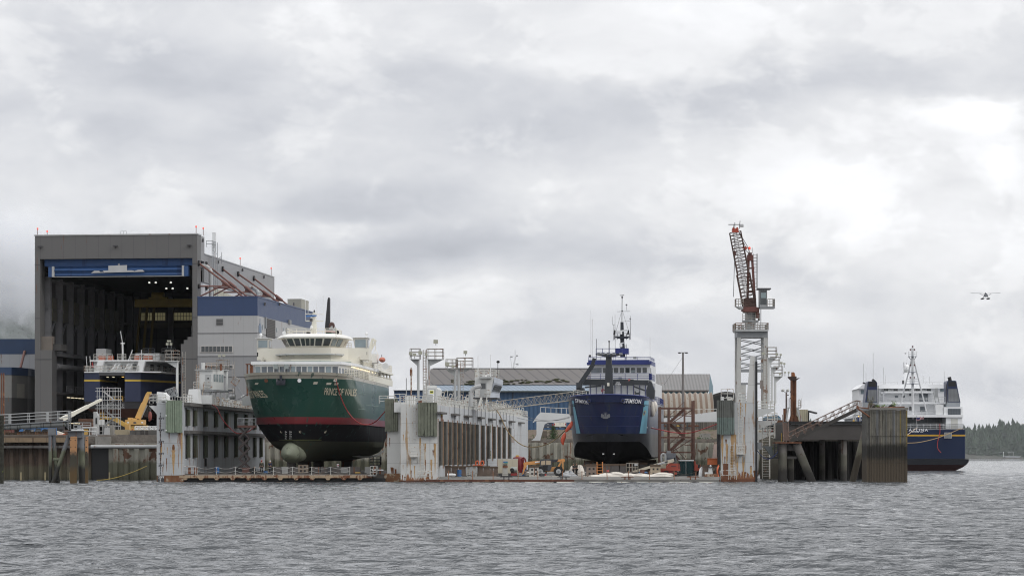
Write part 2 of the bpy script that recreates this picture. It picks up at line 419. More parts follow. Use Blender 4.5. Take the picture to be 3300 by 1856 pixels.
# left quay edge
q=T('quay_edge_beam','long horizontal timber and concrete edge beams on the left quay wall','quay edge',(-80,370.6,4))
MB().box(X(8,370),X(207,370),370.0,372.1,5.35,5.98).bu('edge_beam',mat('tan_timber',(.23,.17,.11),.85,var=.25,vs=1,streak=.35,scol=(.09,.06,.04),seam=(1.9,0,1,0,.06,.7)),q)
MB().box(X(8,370),X(207,370),370.1,372.1,6.0,6.25).bu('top_plank',mat('brown_timber',(.11,.085,.065),.85,var=.3),q)
MB().box(X(8,370.3),X(300,370.3),370.2,371.1,4.55,4.9).bu('waler',CONCD,q)
MB().tube((X(292,370),370.2,4.75),(X(508,370),370.2,4.75),.24,10).bu('pipe_waler',LG,q,40)
MB().box(X(305,370),X(352,370),370.6,372.1,4.95,6.15).bu('concrete_cap',CONC,q)
MB().box(X(352,370),-46.9,371.3,372.1,4.5,5.1).bu('concrete_cap',mat('stained_cap',(.38,.34,.28),.8,var=.1,streak=.6),q)
for i,px in enumerate((68,146,227,353)):
    o=MB().box(X(px,370.5)-.09,X(px,370.5)+.09,370.3,370.6,.1,1.2).bu('rub_post',mat('tan_post',(.33,.28,.17),.8),q)
s=MB().prism([(371.4,4.6),(371.6,5.2),(376,6.0),(380,6.5),(385,6.5),(385,4.6)],'x',X(352,371),-47)
tag(s.bu('gravel_slope',mat('mossy_gravel',(.16,.15,.13),.95,var=.35,vs=2,patch=.3,pcol=(.07,.08,.03),ps=.8,bump=.1,bs=6)),kind='structure')
d_=MB().box(X(292,371),X(348,371),371.8,372.1,-1,4.6).bu('dark_gap_sheet',BLK);tag(d_,'black sheet standing for the dark recess between the brown and the pale sheet piles','opening')  # flat black sheet painted as the shade inside the wall gap
# mooring rope
pts=[(X(290+215*t,360),366-16*t,.15+2.0*t**1.7)for t in[i/14 for i in range(15)]]
tag(MB().path(pts,.05).bu('mooring_rope',mat('yellow_rope',(.5,.36,.08),.7),None),'yellow mooring rope running from the water to the left wing of the smaller dock','rope')

# ================================================ FAR SHORE
def conifer(mb,x,y,z,h,r,n=7,seed=0):
    rr=random.Random(seed);mb.tube((x,y,z-1),(x,y,z+h*.95),r*.07,4,.03)
    for i in range(n):
        t=i/n;zz=z+h*(.12+.86*t);R=r*(1-t)**.8*rr.uniform(.75,1.2)+.15;k=7;a0=rr.random()*6
        top=(x+rr.uniform(-.1,.1)*r,y,zz+h*.2)
        ring=[(x+R*rr.uniform(.55,1.15)*math.cos(a0+6.283*j/k),y+R*rr.uniform(.6,1.1)*math.sin(a0+6.283*j/k),zz-h*rr.uniform(.0,.06))for j in range(k)]
        mb.add([top]+ring,[(0,1+j,1+(j+1)%k)for j in range(k)])
FOL=mat('far_conifer_foliage',(.04,.06,.04),.9,var=.45,vs=.12)
# right shore: low wooded island
def hx(px):  # ground line of the island at 2060 m
    return 2.0+7*max(0,min(1,(px-2500)/300))
isl=MB()
secs=[]
for j,(yy,zf)in enumerate([(2040,-.6),(2056,1.0),(2075,3.2),(2110,7),(2200,14),(2330,17),(2500,10),(2700,-1)]):
    secs.append([(x,yy+14*math.sin(x*.013)+6*math.sin(x*.05),(zf+(1.2*math.sin(x*.02+j)if zf>2 else 0))if x>190 else zf*.9)for x in range(-100,1500,16)])
isl.loft(secs)
tag(isl.bu('island',mat('rocky_shore',(.06,.062,.05),.95,var=.3,vs=.15,bump=.3,bs=.5),None,60),kind='structure')
w_=MB();rr=random.Random(5)
for k in range(1900):
    x=rr.uniform(150,900)if k<900 else rr.uniform(300,480);y=2056+200*rr.random()**1.3
    zz=1.5+(y-2056)*.065
    hgt=rr.uniform(8,19)*(1+.06*math.sin(x*.03)+.10*math.sin(x*.11))
    conifer(w_,x,y,zz-1,hgt,hgt*rr.uniform(.3,.52),7,k)
for k in range(700):x=rr.uniform(150,620);conifer(w_,x,2047+rr.random()*10,-.3,rr.uniform(3,8),rr.uniform(2,3.4),4,k)
tag(w_.bu('forest',FOL),'dark conifer forest along the low far shore at the right','forest',kind='stuff')
# distant ridge seen over the pier
rd=MB();secs=[]
for(yy,s_)in((4200,0),(4400,.75),(4700,1),(5200,.2)):
    secs.append([(x,yy,-2+s_*(58+14*math.sin(x*.006)+8*math.sin(x*.021+1)+5*math.sin(x*.07)+3*math.sin(x*.19)))for x in range(-200,1600,12)])
rd.loft(secs);tag(rd.bu('distant_ridge',mat('far_wooded_ridge',(.03,.045,.035),.95,var=.4,vs=.03),None),kind='structure')
# left mountain
mt_=MB();secs=[]
for j in range(26):
    yy=4600+j*110;row=[]
    for i in range(60):
        x=-1900+i*38;base=330*math.exp(-((x+1500)/620.0)**2)*(1-math.exp(-j/7))+120*math.exp(-((x+1100)/300.0)**2)*(1-math.exp(-j/9))
        row.append((x,yy,-3+base*(1+.08*math.sin(x*.02+j)+.06*math.sin(x*.051-j*1.3))))
    secs.append(row)
mt_.loft(secs);tag(mt_.bu('mountain',mat('wooded_mountain',(.035,.05,.04),.95,var=.4,vs=.02,bump=14,bs=.03),None),kind='structure')
mf=MB();rr=random.Random(9)
for k in range(1700):
    j=rr.uniform(1,20);x=rr.uniform(-1250,-720);yy=4600+j*110
    base=330*math.exp(-((x+1500)/620.0)**2)*(1-math.exp(-j/7))+120*math.exp(-((x+1100)/300.0)**2)*(1-math.exp(-j/9))
    hgt=rr.uniform(20,38);conifer(mf,x,yy,base-12,hgt,hgt*.2,4,k)
tag(mf.bu('mountain_forest',FOL),'conifer forest on the misty mountainside behind the assembly hall','forest',kind='stuff')
# ================================================ ASSEMBLY HALL
A0=(-57.8,490.0);HR=6.3
hf=FR(A0[0],A0[1],HR)
c63,s63=math.cos(math.radians(HR)),math.sin(math.radians(HR))
def hu(px,v=0):  # column -> distance along the hall's front (at depth v)
    k=(px-1650)/F
    return(k*(A0[1]+v*c63)-A0[0]-v*s63)/(c63+k*s63)
def hz(py,u=0,v=0):return Z(py,A0[1]-u*s63+v*c63)
HGR=mat('hall_front_shaded_cladding',(.125,.124,.123),.5,var=.05,vs=.15,streak=.05,seam=(2.2,0,c63,-s63,.06,.45))  # hall cladding, darkened in colour for the shaded front
HSD=mat('hall_side_sheen_cladding',(.27,.27,.275),.42,var=.04,rib=(.6,s63,c63,.03),streak=.05)  # same cladding, lightened in colour for sky sheen on the side
HWH=mat('hall_white_cladding',(.62,.62,.625),.42,var=.04,rib=(.6,s63,c63,.03),streak=.08)
HFW=mat('annex_white_cladding',(.40,.405,.41),.5,var=.04,vs=.2,seam=(1.9,0,c63,-s63,.04,.25),streak=.08)
HFG=mat('annex_grey_cladding',(.27,.275,.285),.5,var=.04,vs=.2,seam=(1.9,0,c63,-s63,.04,.25))
HBL=mat('blue_cladding',(.028,.055,.135),.4,var=.05,seam=(1.9,0,c63,-s63,.04,.2),rib=(.6,s63,c63,.03))
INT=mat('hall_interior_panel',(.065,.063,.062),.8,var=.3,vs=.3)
INC=mat('hall_interior_column',(.21,.21,.22),.7,var=.2)
def B():return MB(hf)
hall=T('assembly_hall','huge grey assembly hall with tall open bay and blue folded fabric door','building',(hf((-15,0,6.4))))
uL,uR=-30.6,0.0;TOP=hz(756);OT=hz(831);L1,L2=hu(129),hu(168);R1,R2=hu(620),hu(583)
zs1,zs2=hz(1128,-28),hz(1127)
DEP=71.0
# front wall: frame round the stepped opening, 3 m thick
B().box(uL,uR,0,3.0,OT,TOP).bu('front_wall',HGR,hall)
B().prism([(uL,6.4),(L2,6.4),(L2,zs1),(L1,zs1),(L1,OT-.004),(uL,OT-.004)],'y',0.002,3.0).bu('front_wall',HGR,hall)
B().prism([(uR,6.4),(uR,OT-.004),(R1,OT-.004),(R1,hz(1085)),(R1-.9,hz(1085)),(R1-.9,hz(1095)),(R1-1.6,hz(1095)),(R1-1.6,hz(1108)),(R2-0,hz(1108)),(R2,6.4)],'y',0.002,3.0).bu('front_wall',HGR,hall)
B().box(L1-.02,L2-.3,.8,2.6,zs1+.01,zs1+2.6).bu('corbel',mat('brown_stained_concrete',(.17,.15,.13),.8,streak=.4),hall)
B().box(L1,L2+1.2,1.5,6,zs1+.01,zs1+1.2).bu('corbel',INT,hall)
m_=B()
for zz in(hz(853,-15),hz(1024),hz(1157)):
    m_.box(uL-.01,L1 if zz>zs1 else L2,-.03,0,zz,zz+.12);m_.box(R1 if zz>zs2 else R2,uR,-.03,0,zz,zz+.12)
m_.bu('flashing',DG,hall)
B().box(uL-.12,uR+.12,-.12,3,TOP,TOP+.22).bu('parapet_cap',LG,hall)
# right side wall: tall front tower part, then lower main roof
T2=hz(820,0,5.8)
w1=B().box(-.4,0,3.004,5.8,hz(836),TOP-.004).bu('side_tower_wall',HSD,hall)
w2=B().box(-.4,-.004,5.804,DEP,T2-5.2,T2).bu('side_wall_band',HSD,hall)
w3=B().box(-.4,-.03,3.004,DEP,6.4,T2-5.3).bu('side_wall',HWH,hall)
B().box(-.5,.1,3.1,DEP,T2-5.3,T2-5.2).bu('flashing',DG,hall)
B().box(-30.6,.1,5.8,DEP+.2,T2,T2+.18).bu('roof_edge',LG,hall)
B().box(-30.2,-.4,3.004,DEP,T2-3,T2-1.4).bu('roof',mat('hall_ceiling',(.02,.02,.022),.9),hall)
B().box(-30.2,0,5.7,5.9,T2,TOP).bu('tower_back_wall',HSD,hall)
B().box(-30.6,-.4,3,5.8,TOP-.6,TOP-.2).bu('tower_roof',HSD,hall)
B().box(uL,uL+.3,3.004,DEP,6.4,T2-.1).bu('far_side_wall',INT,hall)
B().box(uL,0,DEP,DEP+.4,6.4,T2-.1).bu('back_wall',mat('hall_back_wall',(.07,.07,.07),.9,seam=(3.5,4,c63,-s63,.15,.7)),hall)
# interior steelwork on the left wall
for i in range(9):
    v=5+i*7.6
    B().box(uL+.3,uL+1.5,v,v+1.0,6.4,T2-4).bu('interior_column',INC,hall)
    m_=B()
    m_.bar((uL+.9,v+1,25),(uL+.9,v+7.6,31),.3,.3).bu('interior_brace',INC,hall)
for zz in(15.0,22.5,30.5,36):
    B().box(uL+.3,uL+1.1,5,DEP,zz,zz+.45).bu('interior_girt',INC,hall)
B().box(uL+.3,uL+2.6,4,DEP,22.0,22.5).bu('runway_girder',INC,hall)
B().tube((uL+2.6,5,20),(uL+2.6,DEP,20),.55,8).bu('interior_duct',INC,hall,40)
m_=B().rail([(uL+4.3,6,15.3),(uL+4.3,40,15.3)],1.1,2,1.2,.05);m_.rail([(uL+4.3,6,10.4),(uL+4.3,40,10.4)],1.1,2,1.2,.05)
m_.bu('gallery_railing',INC,hall)
for zz in(15.0,10.2):B().box(uL+1.5,uL+4.4,5,60,zz-.2,zz+.05).bu('gallery',INT,hall)
LMP=mat('warm_strip_lamp',(1,.86,.6),.5,emis=.75)
for zz in(14.2,9.4):
    for i in range(14):B().box(uL+4.1,uL+4.4,7+i*2.6,8.2+i*2.6,zz,zz+.14).bu('strip_lamp',LMP,hall)
WIN=mat('daylight_glow_window',(.30,.27,.15),.6,emis=.28)  # emission stands in for daylight coming through the panes
WIN2=mat('dim_daylight_glow_window',(.22,.20,.12),.6,emis=.10)
WIN3=mat('dimmer_daylight_glow_window',(.16,.15,.10),.6,emis=.06)
def hwin(u0,u1,v0,v1,z0,z1,m,side):
    f=B()
    o=f.box(u0,u1,v0,v1,z0,z1).bu('interior_window',m,hall)
    g_=B();n=7
    for k in range(n+1):
        if side:vv=v0+(v1-v0)*k/n;g_.box(u1,u1+.06,vv-.05,vv+.05,z0,z1)
        else:uu=u0+(u1-u0)*k/n;g_.box(uu-.05,uu+.05,v0-.06,v0,z0,z1)
    for zz in(z0,(z0+z1)/2,z1-.1):
        if side:g_.box(u1,u1+.07,v0,v1,zz,zz+.1)
        else:g_.box(u0,u1,v0-.07,v0,zz,zz+.1)
    c=g_.bu('muntins',DG,o)
for i in range(7):hwin(uL+1.1,uL+1.2,7.6+i*7.6,10.6+i*7.6,28.6,33.0,WIN3,True)
def hbz(py):return Z(py,A0[1]+15*s63+DEP*c63)
def hbu(px):return hu(px,DEP)
for a,c_ in((384,395),(411,418),(447,473),(474,534),(555,620)):
    hwin(hbu(a),hbu(c_),DEP-.2,DEP-.1,hbz(1033),hbz(1006),WIN if a>440 else WIN2,False)
B().box(hbu(440),hbu(640),DEP-.6,DEP-.2,hbz(1056),hbz(1040)).bu('back_girder',mat('olive_girder',(.12,.11,.08),.8),hall)
for px in(436,545):B().box(hbu(px),hbu(px)+1.1,DEP-1.2,DEP-.3,6.4,T2-4).bu('interior_column',INC,hall)
# folded door
DB=mat('blue_door_fabric',(.025,.075,.20),.6,var=.12,vs=.4,bump=.08,bs=.8,streak=.25,scol=(.015,.045,.13),ss=.5)
dr=B().box(L1+.5,R1-.15,1.2,2.6,hz(853),OT-.02).bu('door_fabric_upper',DB,hall)
prof=[(1.0,hz(888)),(.55,hz(884)),(.8,hz(876)),(.35,hz(868)),(.75,hz(860)),(.4,hz(854)),(1.6,hz(853)),(1.6,hz(888))]
B().prism(prof,'x',hu(173),hu(585)).bu('door_fabric_folds',DB,hall)
WGL=mat('off_white_emblem',(.45,.46,.47),.7)
B().prism([(hu(348),hz(854)),(hu(408),hz(852)),(hu(408),hz(869)),(hu(425),hz(869)),(hu(432),hz(872)),(hu(443),hz(868)),(hu(458),hz(868)),(hu(465),hz(874)),(hu(292),hz(877)),(hu(302),hz(870)),(hu(318),hz(870)),(hu(322),hz(874)),(hu(334),hz(874)),(hu(330),hz(870)),(hu(348),hz(869))],'y',.27,.34).bu('ship_emblem',WGL,hall)
B().prism([(hu(375),hz(853)),(hu(381),hz(853)),(hu(381),hz(846)),(hu(375),hz(846))],'y',1.12,1.19).bu('ship_emblem',WGL,hall)
for a,c_ in((154,166),(592,606)):B().box(hu(a),hu(c_),.3,1.6,hz(889),hz(856)).bu('door_end_beam',DB,hall)
for a,c_ in((166,173),(585,592)):B().box(hu(a),hu(c_),.2,1.7,hz(889),hz(855)).bu('door_clamp',LG,hall)
B().box(hu(173),hu(592),.45,.9,hz(889.5),hz(887.8)).bu('door_bottom_bar',LG,hall)
for v in(14,30,44):
    for u in(-16.5,-15.2,-12.2):
        B().tube((u,v,37.6-v*.02),(u,v,37.9-v*.02),.22,8,.16).bu('ceiling_lamp',mat('ceiling_lamp',(1,.98,.9),.5,emis=.8),hall)
# bridge crane inside
cr=T('overhead_crane','dim yellow overhead crane spanning the inside of the grey hall','crane',hf((-14,40,6.5)))
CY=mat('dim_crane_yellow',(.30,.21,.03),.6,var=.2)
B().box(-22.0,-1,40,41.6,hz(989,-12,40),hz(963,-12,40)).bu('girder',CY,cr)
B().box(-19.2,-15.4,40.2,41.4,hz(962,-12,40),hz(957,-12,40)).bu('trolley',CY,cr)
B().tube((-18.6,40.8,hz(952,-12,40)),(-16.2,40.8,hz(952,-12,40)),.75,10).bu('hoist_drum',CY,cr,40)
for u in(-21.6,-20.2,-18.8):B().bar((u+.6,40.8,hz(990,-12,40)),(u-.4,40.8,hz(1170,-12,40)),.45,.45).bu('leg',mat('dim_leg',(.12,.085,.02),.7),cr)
# roof details
def beacon(u,v,z,h):
    m_=T('obstruction_light',None,'beacon light',hf((u,v,z)),'red obstruction lights along the hall roof')
    B().tube((u,v,z),(u,v,z+h),.06,5).bu('post',RED,m_)
    B().tube((u,v,z+h),(u,v,z+h+.35),.14,8).bu('lamp',mat('red_lamp',(.8,.12,.08),.4,emis=.5),m_)
    return m_
for(px,v,z,h,l)in((121,.6,TOP+.2,1.0,'red obstruction light on the front left roof corner of the hall'),(152,4,TOP+.2,.8,'second red obstruction light from the left on the hall roof'),
        (632,.5,TOP+.2,1.1,'tall red obstruction light on the front right roof corner of the hall'),(655,5.2,TOP+.2,1.2,'red obstruction light on the back edge of the hall front tower'),
        (774,37,T2+.15,1.2,'red obstruction light midway along the lower hall roof'),(874,68,T2+.15,1.4,'red obstruction light at the far end of the lower hall roof')):
    beacon(hu(px,v),v,z,h)['label']=l
m_=B().rail([(hu(386),.6,TOP+.2),(hu(405),.6,TOP+.2)],.6,1,.5,.03);m_.bu('roof_ladder_head',GREY,hall)
for px in(131,373,611):
    B().box(hu(px)-.38,hu(px)+.38,-.75,-.15,hz(793),hz(789)).bu('floodlight',DG,hall);B().tube((hu(px),-.2,hz(793)),(hu(px),-.05,hz(798)),.08,5).bu('lamp_bracket',DG,hall)
for(px,v,py)in((651,4,780),(704,17,850),(780,39,875),(849,60,897)):
    B().prism([(v-.25,hz(py,0,v)),(v+.25,hz(py,0,v)),(v,hz(py,0,v)+.6)],'x',0,.3).bu('wall_lamp',DG,hall)
# mobile-phone antenna, ladder tower
at=T('antenna','white panel antenna with small bracket standing on the hall roof edge','antenna',hf((0,12,T2)))
B().box(.1,.75,12,12.4,T2+1.0,T2+4.6).bu('panel',WCL,at);B().tube((.4,12.2,T2-.8),(.4,12.2,T2+1),.1,5).bu('post',GREY,at)
B().tube((.4,12.2,T2-.2),(1.6,13.4,T2-.2),.05,4).tube((1.6,13.4,T2-1.2),(1.6,13.4,T2+1),.05,4).tube((.6,12.4,T2-1.0),(1.5,13.4,T2+.2),.05,4).bu('bracket',GREY,at)
# side annex with blue band
AW=11.25;AT=hz(958);AB=hz(1018)
ax=T('annex_building','white clad annex with wide dark blue band beside the assembly hall','building',hf((5,0,6.4)))
AD=56.5
B().box(.02,AW,.1,AD,AB,AT).bu('blue_band',HBL,ax)
B().box(.02,AW-.02,.12,AD,hz(1148),AB-.004).bu('wall',HFW,ax)
B().box(.02,AW-.02,.122,AD,6.4,hz(1148)-.004).bu('wall',HFG,ax)
for py in(1075,1149,1215):B().box(.02,AW+.02,.06,AD,hz(py),hz(py)+.1).bu('flashing',DG,ax)
B().box(-.02,AW+.1,.0,AD+.1,AT,AT+.15).bu('parapet_cap',mat('blue_cap',(.05,.09,.2),.4),ax)
def window(mbx,u0,u1,z0,z1,n,parent,v=.12,name='window'):
    fr_=B().box(u0-.12,u1+.12,v-.12,v,z0-.12,z1+.12).bu(name,mat('pale_frame',(.5,.48,.46),.6),parent)
    for k in range(n):
        a=u0+(u1-u0)*k/n+.06;c_=u0+(u1-u0)*(k+1)/n-.06
        B().box(a,c_,v-.16,v-.12,z0,z1).bu('pane',GLASS,fr_)
window(None,hu(648),hu(749),hz(1134),hz(1116),8,ax)
window(None,hu(655),hu(751),hz(1186),hz(1178),7,ax)
window(None,hu(732),hu(751),hz(1262),hz(1254),1,ax)
B().box(hu(697),hu(718),-.0,.1,hz(1048),hz(1028)).bu('louvre',mat('louvre_grey',(.12,.12,.12),.6,seam=(0,.28,1,0,.1,.9)),ax)
# on the right side wall of the annex
B().box(AW,AW+.3,6.5,7.1,hz(1058,AW,7),hz(1022,AW,7)).bu('duct_hood',GREY,ax)
B().box(AW,AW+.12,8,16,hz(1085,AW,9),hz(1027,AW,9)).bu('louvre',mat('dark_louvre',(.10,.095,.09),.7,seam=(0,.3,1,0,.1,.8)),ax)
B().box(AW,AW+.3,29,31,hz(1043,AW,30),hz(1031,AW,30)).bu('wall_unit',GREY,ax)
for v in(4.6,17.5,24,27):B().box(AW,AW+.08,v,v+.6,hz(1062 if v<10 else 1070,AW,v),hz(1046 if v<10 else 1056,AW,v)).bu('window',GLASS2,ax)
LGB=mat('grey_blue_emblem',(.17,.22,.30),.6)
zl=lambda py:hz(py,AW,2.2)
B().prism([(1.0,zl(1073)),(3.4,zl(1073)),(3.4,zl(1050)),(2.8,zl(1050)),(2.8,zl(1043)),(2.35,zl(1043)),(2.25,zl(1026)),(2.15,zl(1026)),(2.05,zl(1043)),(1.6,zl(1043)),(1.6,zl(1050)),(1.0,zl(1050))],'x',AW,AW+.06).bu('building_emblem',LGB,ax)
for v in(6,20,34):B().prism([(v-.25,hz(985,AW,v)),(v+.25,hz(985,AW,v)),(v,hz(985,AW,v)+.6)],'x',AW,AW+.3).bu('wall_lamp',DG,ax)
B().box(8.2,11.0,44,52,AT+.2,hz(963,10,44)).bu('rooftop_unit',mat('beige_box',(.35,.34,.29),.6),ax)
# red bracing frames
RT=AT+.1
for i,(v,zt,reach,lb)in enumerate(((.9,38.7,8.4,'nearest red pipe brace frame between hall wall and blue annex roof'),(7,38.9,8.3,'second nearest red pipe brace frame against the hall wall'),(21,39.0,8.4,'middle red pipe brace frame against the hall wall'),(35,39.0,9.4,'fourth red pipe brace frame against the hall wall'),(50,39.1,8.6,'farthest red pipe brace frame at the end of the hall wall'))):
    br=T('brace_frame',lb,'steel brace',hf((reach,v,RT)),'red brace frames beside the hall')
    B().tube((.2,v,zt),(reach,v,RT),.17,8).bu('raking_strut',RED,br,40)
    g0=V3((.2,v,zt)).lerp(V3((reach,v,RT)),.52);g1=V3((.2,v,zt)).lerp(V3((reach,v,RT)),.68)
    B().tube(tuple(g0),tuple(g1),.3,8).bu('sleeve',RED,br,40)
    B().tube((.3,v,g1.z),(g1.x,v,g1.z),.15,6).bu('horizontal_strut',RED,br)
    B().tube((.3,v,RT+.1),(g0.x-.2,v,g1.z),.15,6).bu('diagonal_strut',RED,br)
    B().prism([(g0.x-.1,g1.z-.1),(g1.x+.2,g1.z-.1),(g1.x,g1.z+.2),(g0.x+.1,g0.z-.25)],'y',v-.05,v+.05).bu('gusset',RED,br)
    B().tube((-.02,v,zt+.05),(.3,v,zt+.05),.55,8).bu('wall_plate',BLK,br)
    if i<2:B().tube((-.02,v,g1.z),(.3,v,g1.z),.45,8).bu('wall_plate',BLK,br)
for(v,lb,z1)in((3.4,'tall galvanised duct bending into the hall wall behind the brace frames',37.2),(46,'galvanised duct bend low on the far part of the hall wall',35.9)):
    du=T('exhaust_duct',lb,'duct',hf((1.6,v,RT)),'galvanised ducts on the hall wall')
    B().tube((1.8,v,RT),(1.8,v,z1),.42,10).bu('riser',LG,du,40)
    B().path([(1.8,v,z1),(1.5,v,z1+.7),(.9,v,z1+1.1),(0,v,z1+1.2)],.42,10).bu('elbow',LG,du,40)
lt=T('ladder_tower','grey caged ladder tower rising up the hall side wall','ladder',hf((1.0,10,RT)))
B().ladder((.6,9.7,RT),T2+2.6-RT,(.0,1.4,0),.5,.06).ladder((1.3,9.7,RT),T2+2.6-RT,(0,1.4,0),2,.06).bu('ladder',mat('galvanised',(.30,.32,.33),.5),lt)
B().rail([(1.3,9.7,T2+1.4),(1.3,6.6,T2+1.4),(.2,6.6,T2+1.4)],1.2,2,1.2,.05).bu('platform_railing',MC['galvanised'],lt)
tg=T('roof_greenhouse_panels','row of pale translucent wall panels low on the hall side wall','window band',hf((.2,20,RT)))
for i in range(9):B().box(.0,.12,13+i*2.2,15+i*2.2,RT,RT+2.6-i*.1).bu('panel',mat('cream_panel',(.5,.48,.38),.5,rib=(.5,s63,c63,.03)),tg)

# left workshops
wk=T('workshop_building','long white and blue clad workshop left of the assembly hall','building',(-110,512,6.4))
Y_=512
MB().box(-140,X(107,Y_)+1,Y_,Y_+40,Z(1141,Y_),Z(1092,Y_)).bu('blue_band',mat('navy_cladding',(.03,.06,.13),.5),wk)
MB().box(-140,X(107,Y_)+1,Y_+.02,Y_+40,Z(1190,Y_),Z(1141,Y_)-.004).bu('wall',HFW,wk)
MB().box(-140,X(107,Y_)+1,Y_+.03,Y_+40,6.4,Z(1190,Y_)-.004).bu('wall',HFG,wk)
MB().tube(P(79,1132,508),P(66,1186,503),.24,8).bu('inclined_brace',RED,wk,40)
MB().box(X(75,511.9),X(83,511.9),511.6,512,Z(1141,512),Z(1129,512)).bu('brace_socket',BLK,wk)
an=T('workshop_annex','low grey annex with dark blue fascia and roller door at far left','building',(-96,500,6.4))
Y_=498
bx_=[(-140,Y_),(X(37,Y_),Y_),(X(90,Y_+6),Y_+6),(X(90,Y_+6),Y_+13.9),(-140,Y_+13.9)]
MB().prism(bx_,'z',Z(1208,Y_),Z(1183,Y_)).bu('blue_fascia',MC['navy_cladding'],an)
bx2=[(-140,Y_+.1),(X(37,Y_),Y_+.1),(X(90,Y_+6)-.1,Y_+6.1),(X(90,Y_+6)-.1,Y_+13.8),(-140,Y_+13.8)]
MB().prism(bx2,'z',Z(1281,Y_),Z(1208,Y_)-.004).bu('wall',mat('annex_mid_grey',(.22,.22,.21),.5,streak=.1),an)
MB().prism([(a-.02,b_+.02)for a,b_ in bx2],'z',6.4,Z(1281,Y_)-.004).bu('wall',mat('annex_dark_grey',(.10,.10,.10),.5,streak=.1),an)
p0,p1=V3((X(37,Y_),Y_+.1,0)),V3((X(90,Y_+6)-.1,Y_+6.1,0));dd=(p1-p0).normalized();nn=V3((dd.y,-dd.x,0))
a_,b_=p0.lerp(p1,.30)+nn*.08,p0.lerp(p1,.79)+nn*.08
MB().loft([[(a_.x,a_.y,Z(1281,Y_)),(b_.x,b_.y,Z(1281,Y_))],[(a_.x,a_.y,Z(1235,Y_)),(b_.x,b_.y,Z(1235,Y_))]]).bu('roller_door',mat('ribbed_door',(.38,.37,.33),.5,rib=(.35,dd.x,dd.y,.05)),an)
for px in(5,12):tag(MB().tube((X(px,380),380,6.4),(X(px,380),380,Z(1202,380)),.11,8).bu('rusty_pile',RST),'thin rusty steel pile standing at the far left edge, '+('left' if px<9 else 'right')+' of the pair','steel pile','rusty piles at the far left')

# ================================================ FERRY INSIDE THE HALL
lf=FR(*hf((-16.5,2.0,0))[:2],HR)
def L():return MB(lf)
fe=T('ferry','navy ferry with yellow stripe standing stern outwards inside the grey hall','ship',lf((0,0,9)))
yl=lambda py:Z(py,499)
lu=lambda px:(px-389)/17.25
NAVY=mat('navy_hull',(.018,.027,.068),.45,var=.12,zones=[(yl(1231),(.55,.38,.05)),(yl(1225),(.018,.027,.068))],vs=.4)
NAVD=mat('dark_lower_hull',(.018,.018,.022),.5,var=.2)
RBH=mat('red_brown_bottom',(.13,.06,.045),.7,var=.2)
zt=yl(1202);zb=yl(1295)
def hullplan(k=1.0,o=0):return[(lu(348),0),(lu(297)*k,.2),(lu(292)*k-.3,2),(-5.9*k,16),(-5.8*k,50),(-3*k,62),(2,72),(6*k,62),(9.0*k,50),(9.2*k,16),(lu(503)*k,5),(lu(478)*k,.8),(lu(430),0),(lu(430),14),(lu(348),14)]
L().prism(hullplan(),'z',zb,zt).bu('hull',NAVY,fe)
L().prism([(p[0]*.99,p[1]+.15)for p in hullplan()if p[1]!=14],'z',yl(1318),zb-.004).bu('lower_hull',NAVD,fe)
L().loft([[(-5.2,1,yl(1318)),(5.2,1,yl(1318)),(9,16,yl(1318)),(-5.8,16,yl(1318))],[(-3,4,yl(1345)),(3,4,yl(1345)),(6,18,yl(1345)),(-4,18,yl(1345))]],True,True).bu('bottom',RBH,fe)
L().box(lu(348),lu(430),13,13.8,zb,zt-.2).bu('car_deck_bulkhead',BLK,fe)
L().box(lu(347),lu(431),-.2,14,yl(1212),zt+.02).bu('opening_lintel',DG,fe)
for px in(362,381,412):L().box(lu(px-3),lu(px+3),2.5,2.8,yl(1217),yl(1215)).bu('car_deck_lamp',LMP if px!=412 else mat('amber',(1,.55,.15),.5,emis=1.2),fe)
L().rail([(lu(383),-.3,zb),(lu(425),-.3,zb)],.9,2,.8,.05).bu('car_deck_gate',YEL,fe)
# upper decks
for(py,z1,col_)in((1203,1200,WCL),):L().box(-5.3,9.3,-.1,40,yl(py),yl(z1)).bu('promenade_deck',col_,fe)
deck1=yl(1200);deck2=yl(1162)
L().box(-4.3,5.2,3,45,deck1,deck2-.25).bu('deckhouse',WCL,fe)
L().prism([(-4.6,1.2),(7.4,1.2),(9.2,6),(9.2,40),(-5,40),(-5,6)],'z',deck2-.25,deck2).bu('upper_deck',WCL,fe)
for a,c_ in((336,356),(470,491)):
    L().prism([(lu(a-7),deck1),(lu(c_-7),deck1),(lu(c_+3),deck2-.2),(lu(a+3),deck2-.2)],'y',.6,1.6).bu('casing_side',WCL,fe)
for a in(383,424):
    m_=L();p_,q_=(lu(a),.3,deck1),(lu(a+16),2.5,deck2+.1)
    m_.bar(p_,q_,.1,.25);m_.bar((lu(a+13),.3,deck1),(lu(a+29),2.5,deck2+.1),.1,.25)
    for k in range(9):
        t=(k+.5)/9;m_.bar(tuple(V3(p_).lerp(V3(q_),t)),tuple(V3((lu(a+13),.3,deck1)).lerp(V3((lu(a+29),2.5,deck2+.1)),t)),.25,.06)
    m_.bu('stairway',WCL,fe)
L().rail([(-5.9,14,deck1),(-5.4,.2,deck1),(4.8,.2,deck1),(6.5,4.6,deck1),(9.1,16,deck1),(9.1,40,deck1)],1.05,4,1.0,.045).bu('promenade_railing',RAILW,fe)
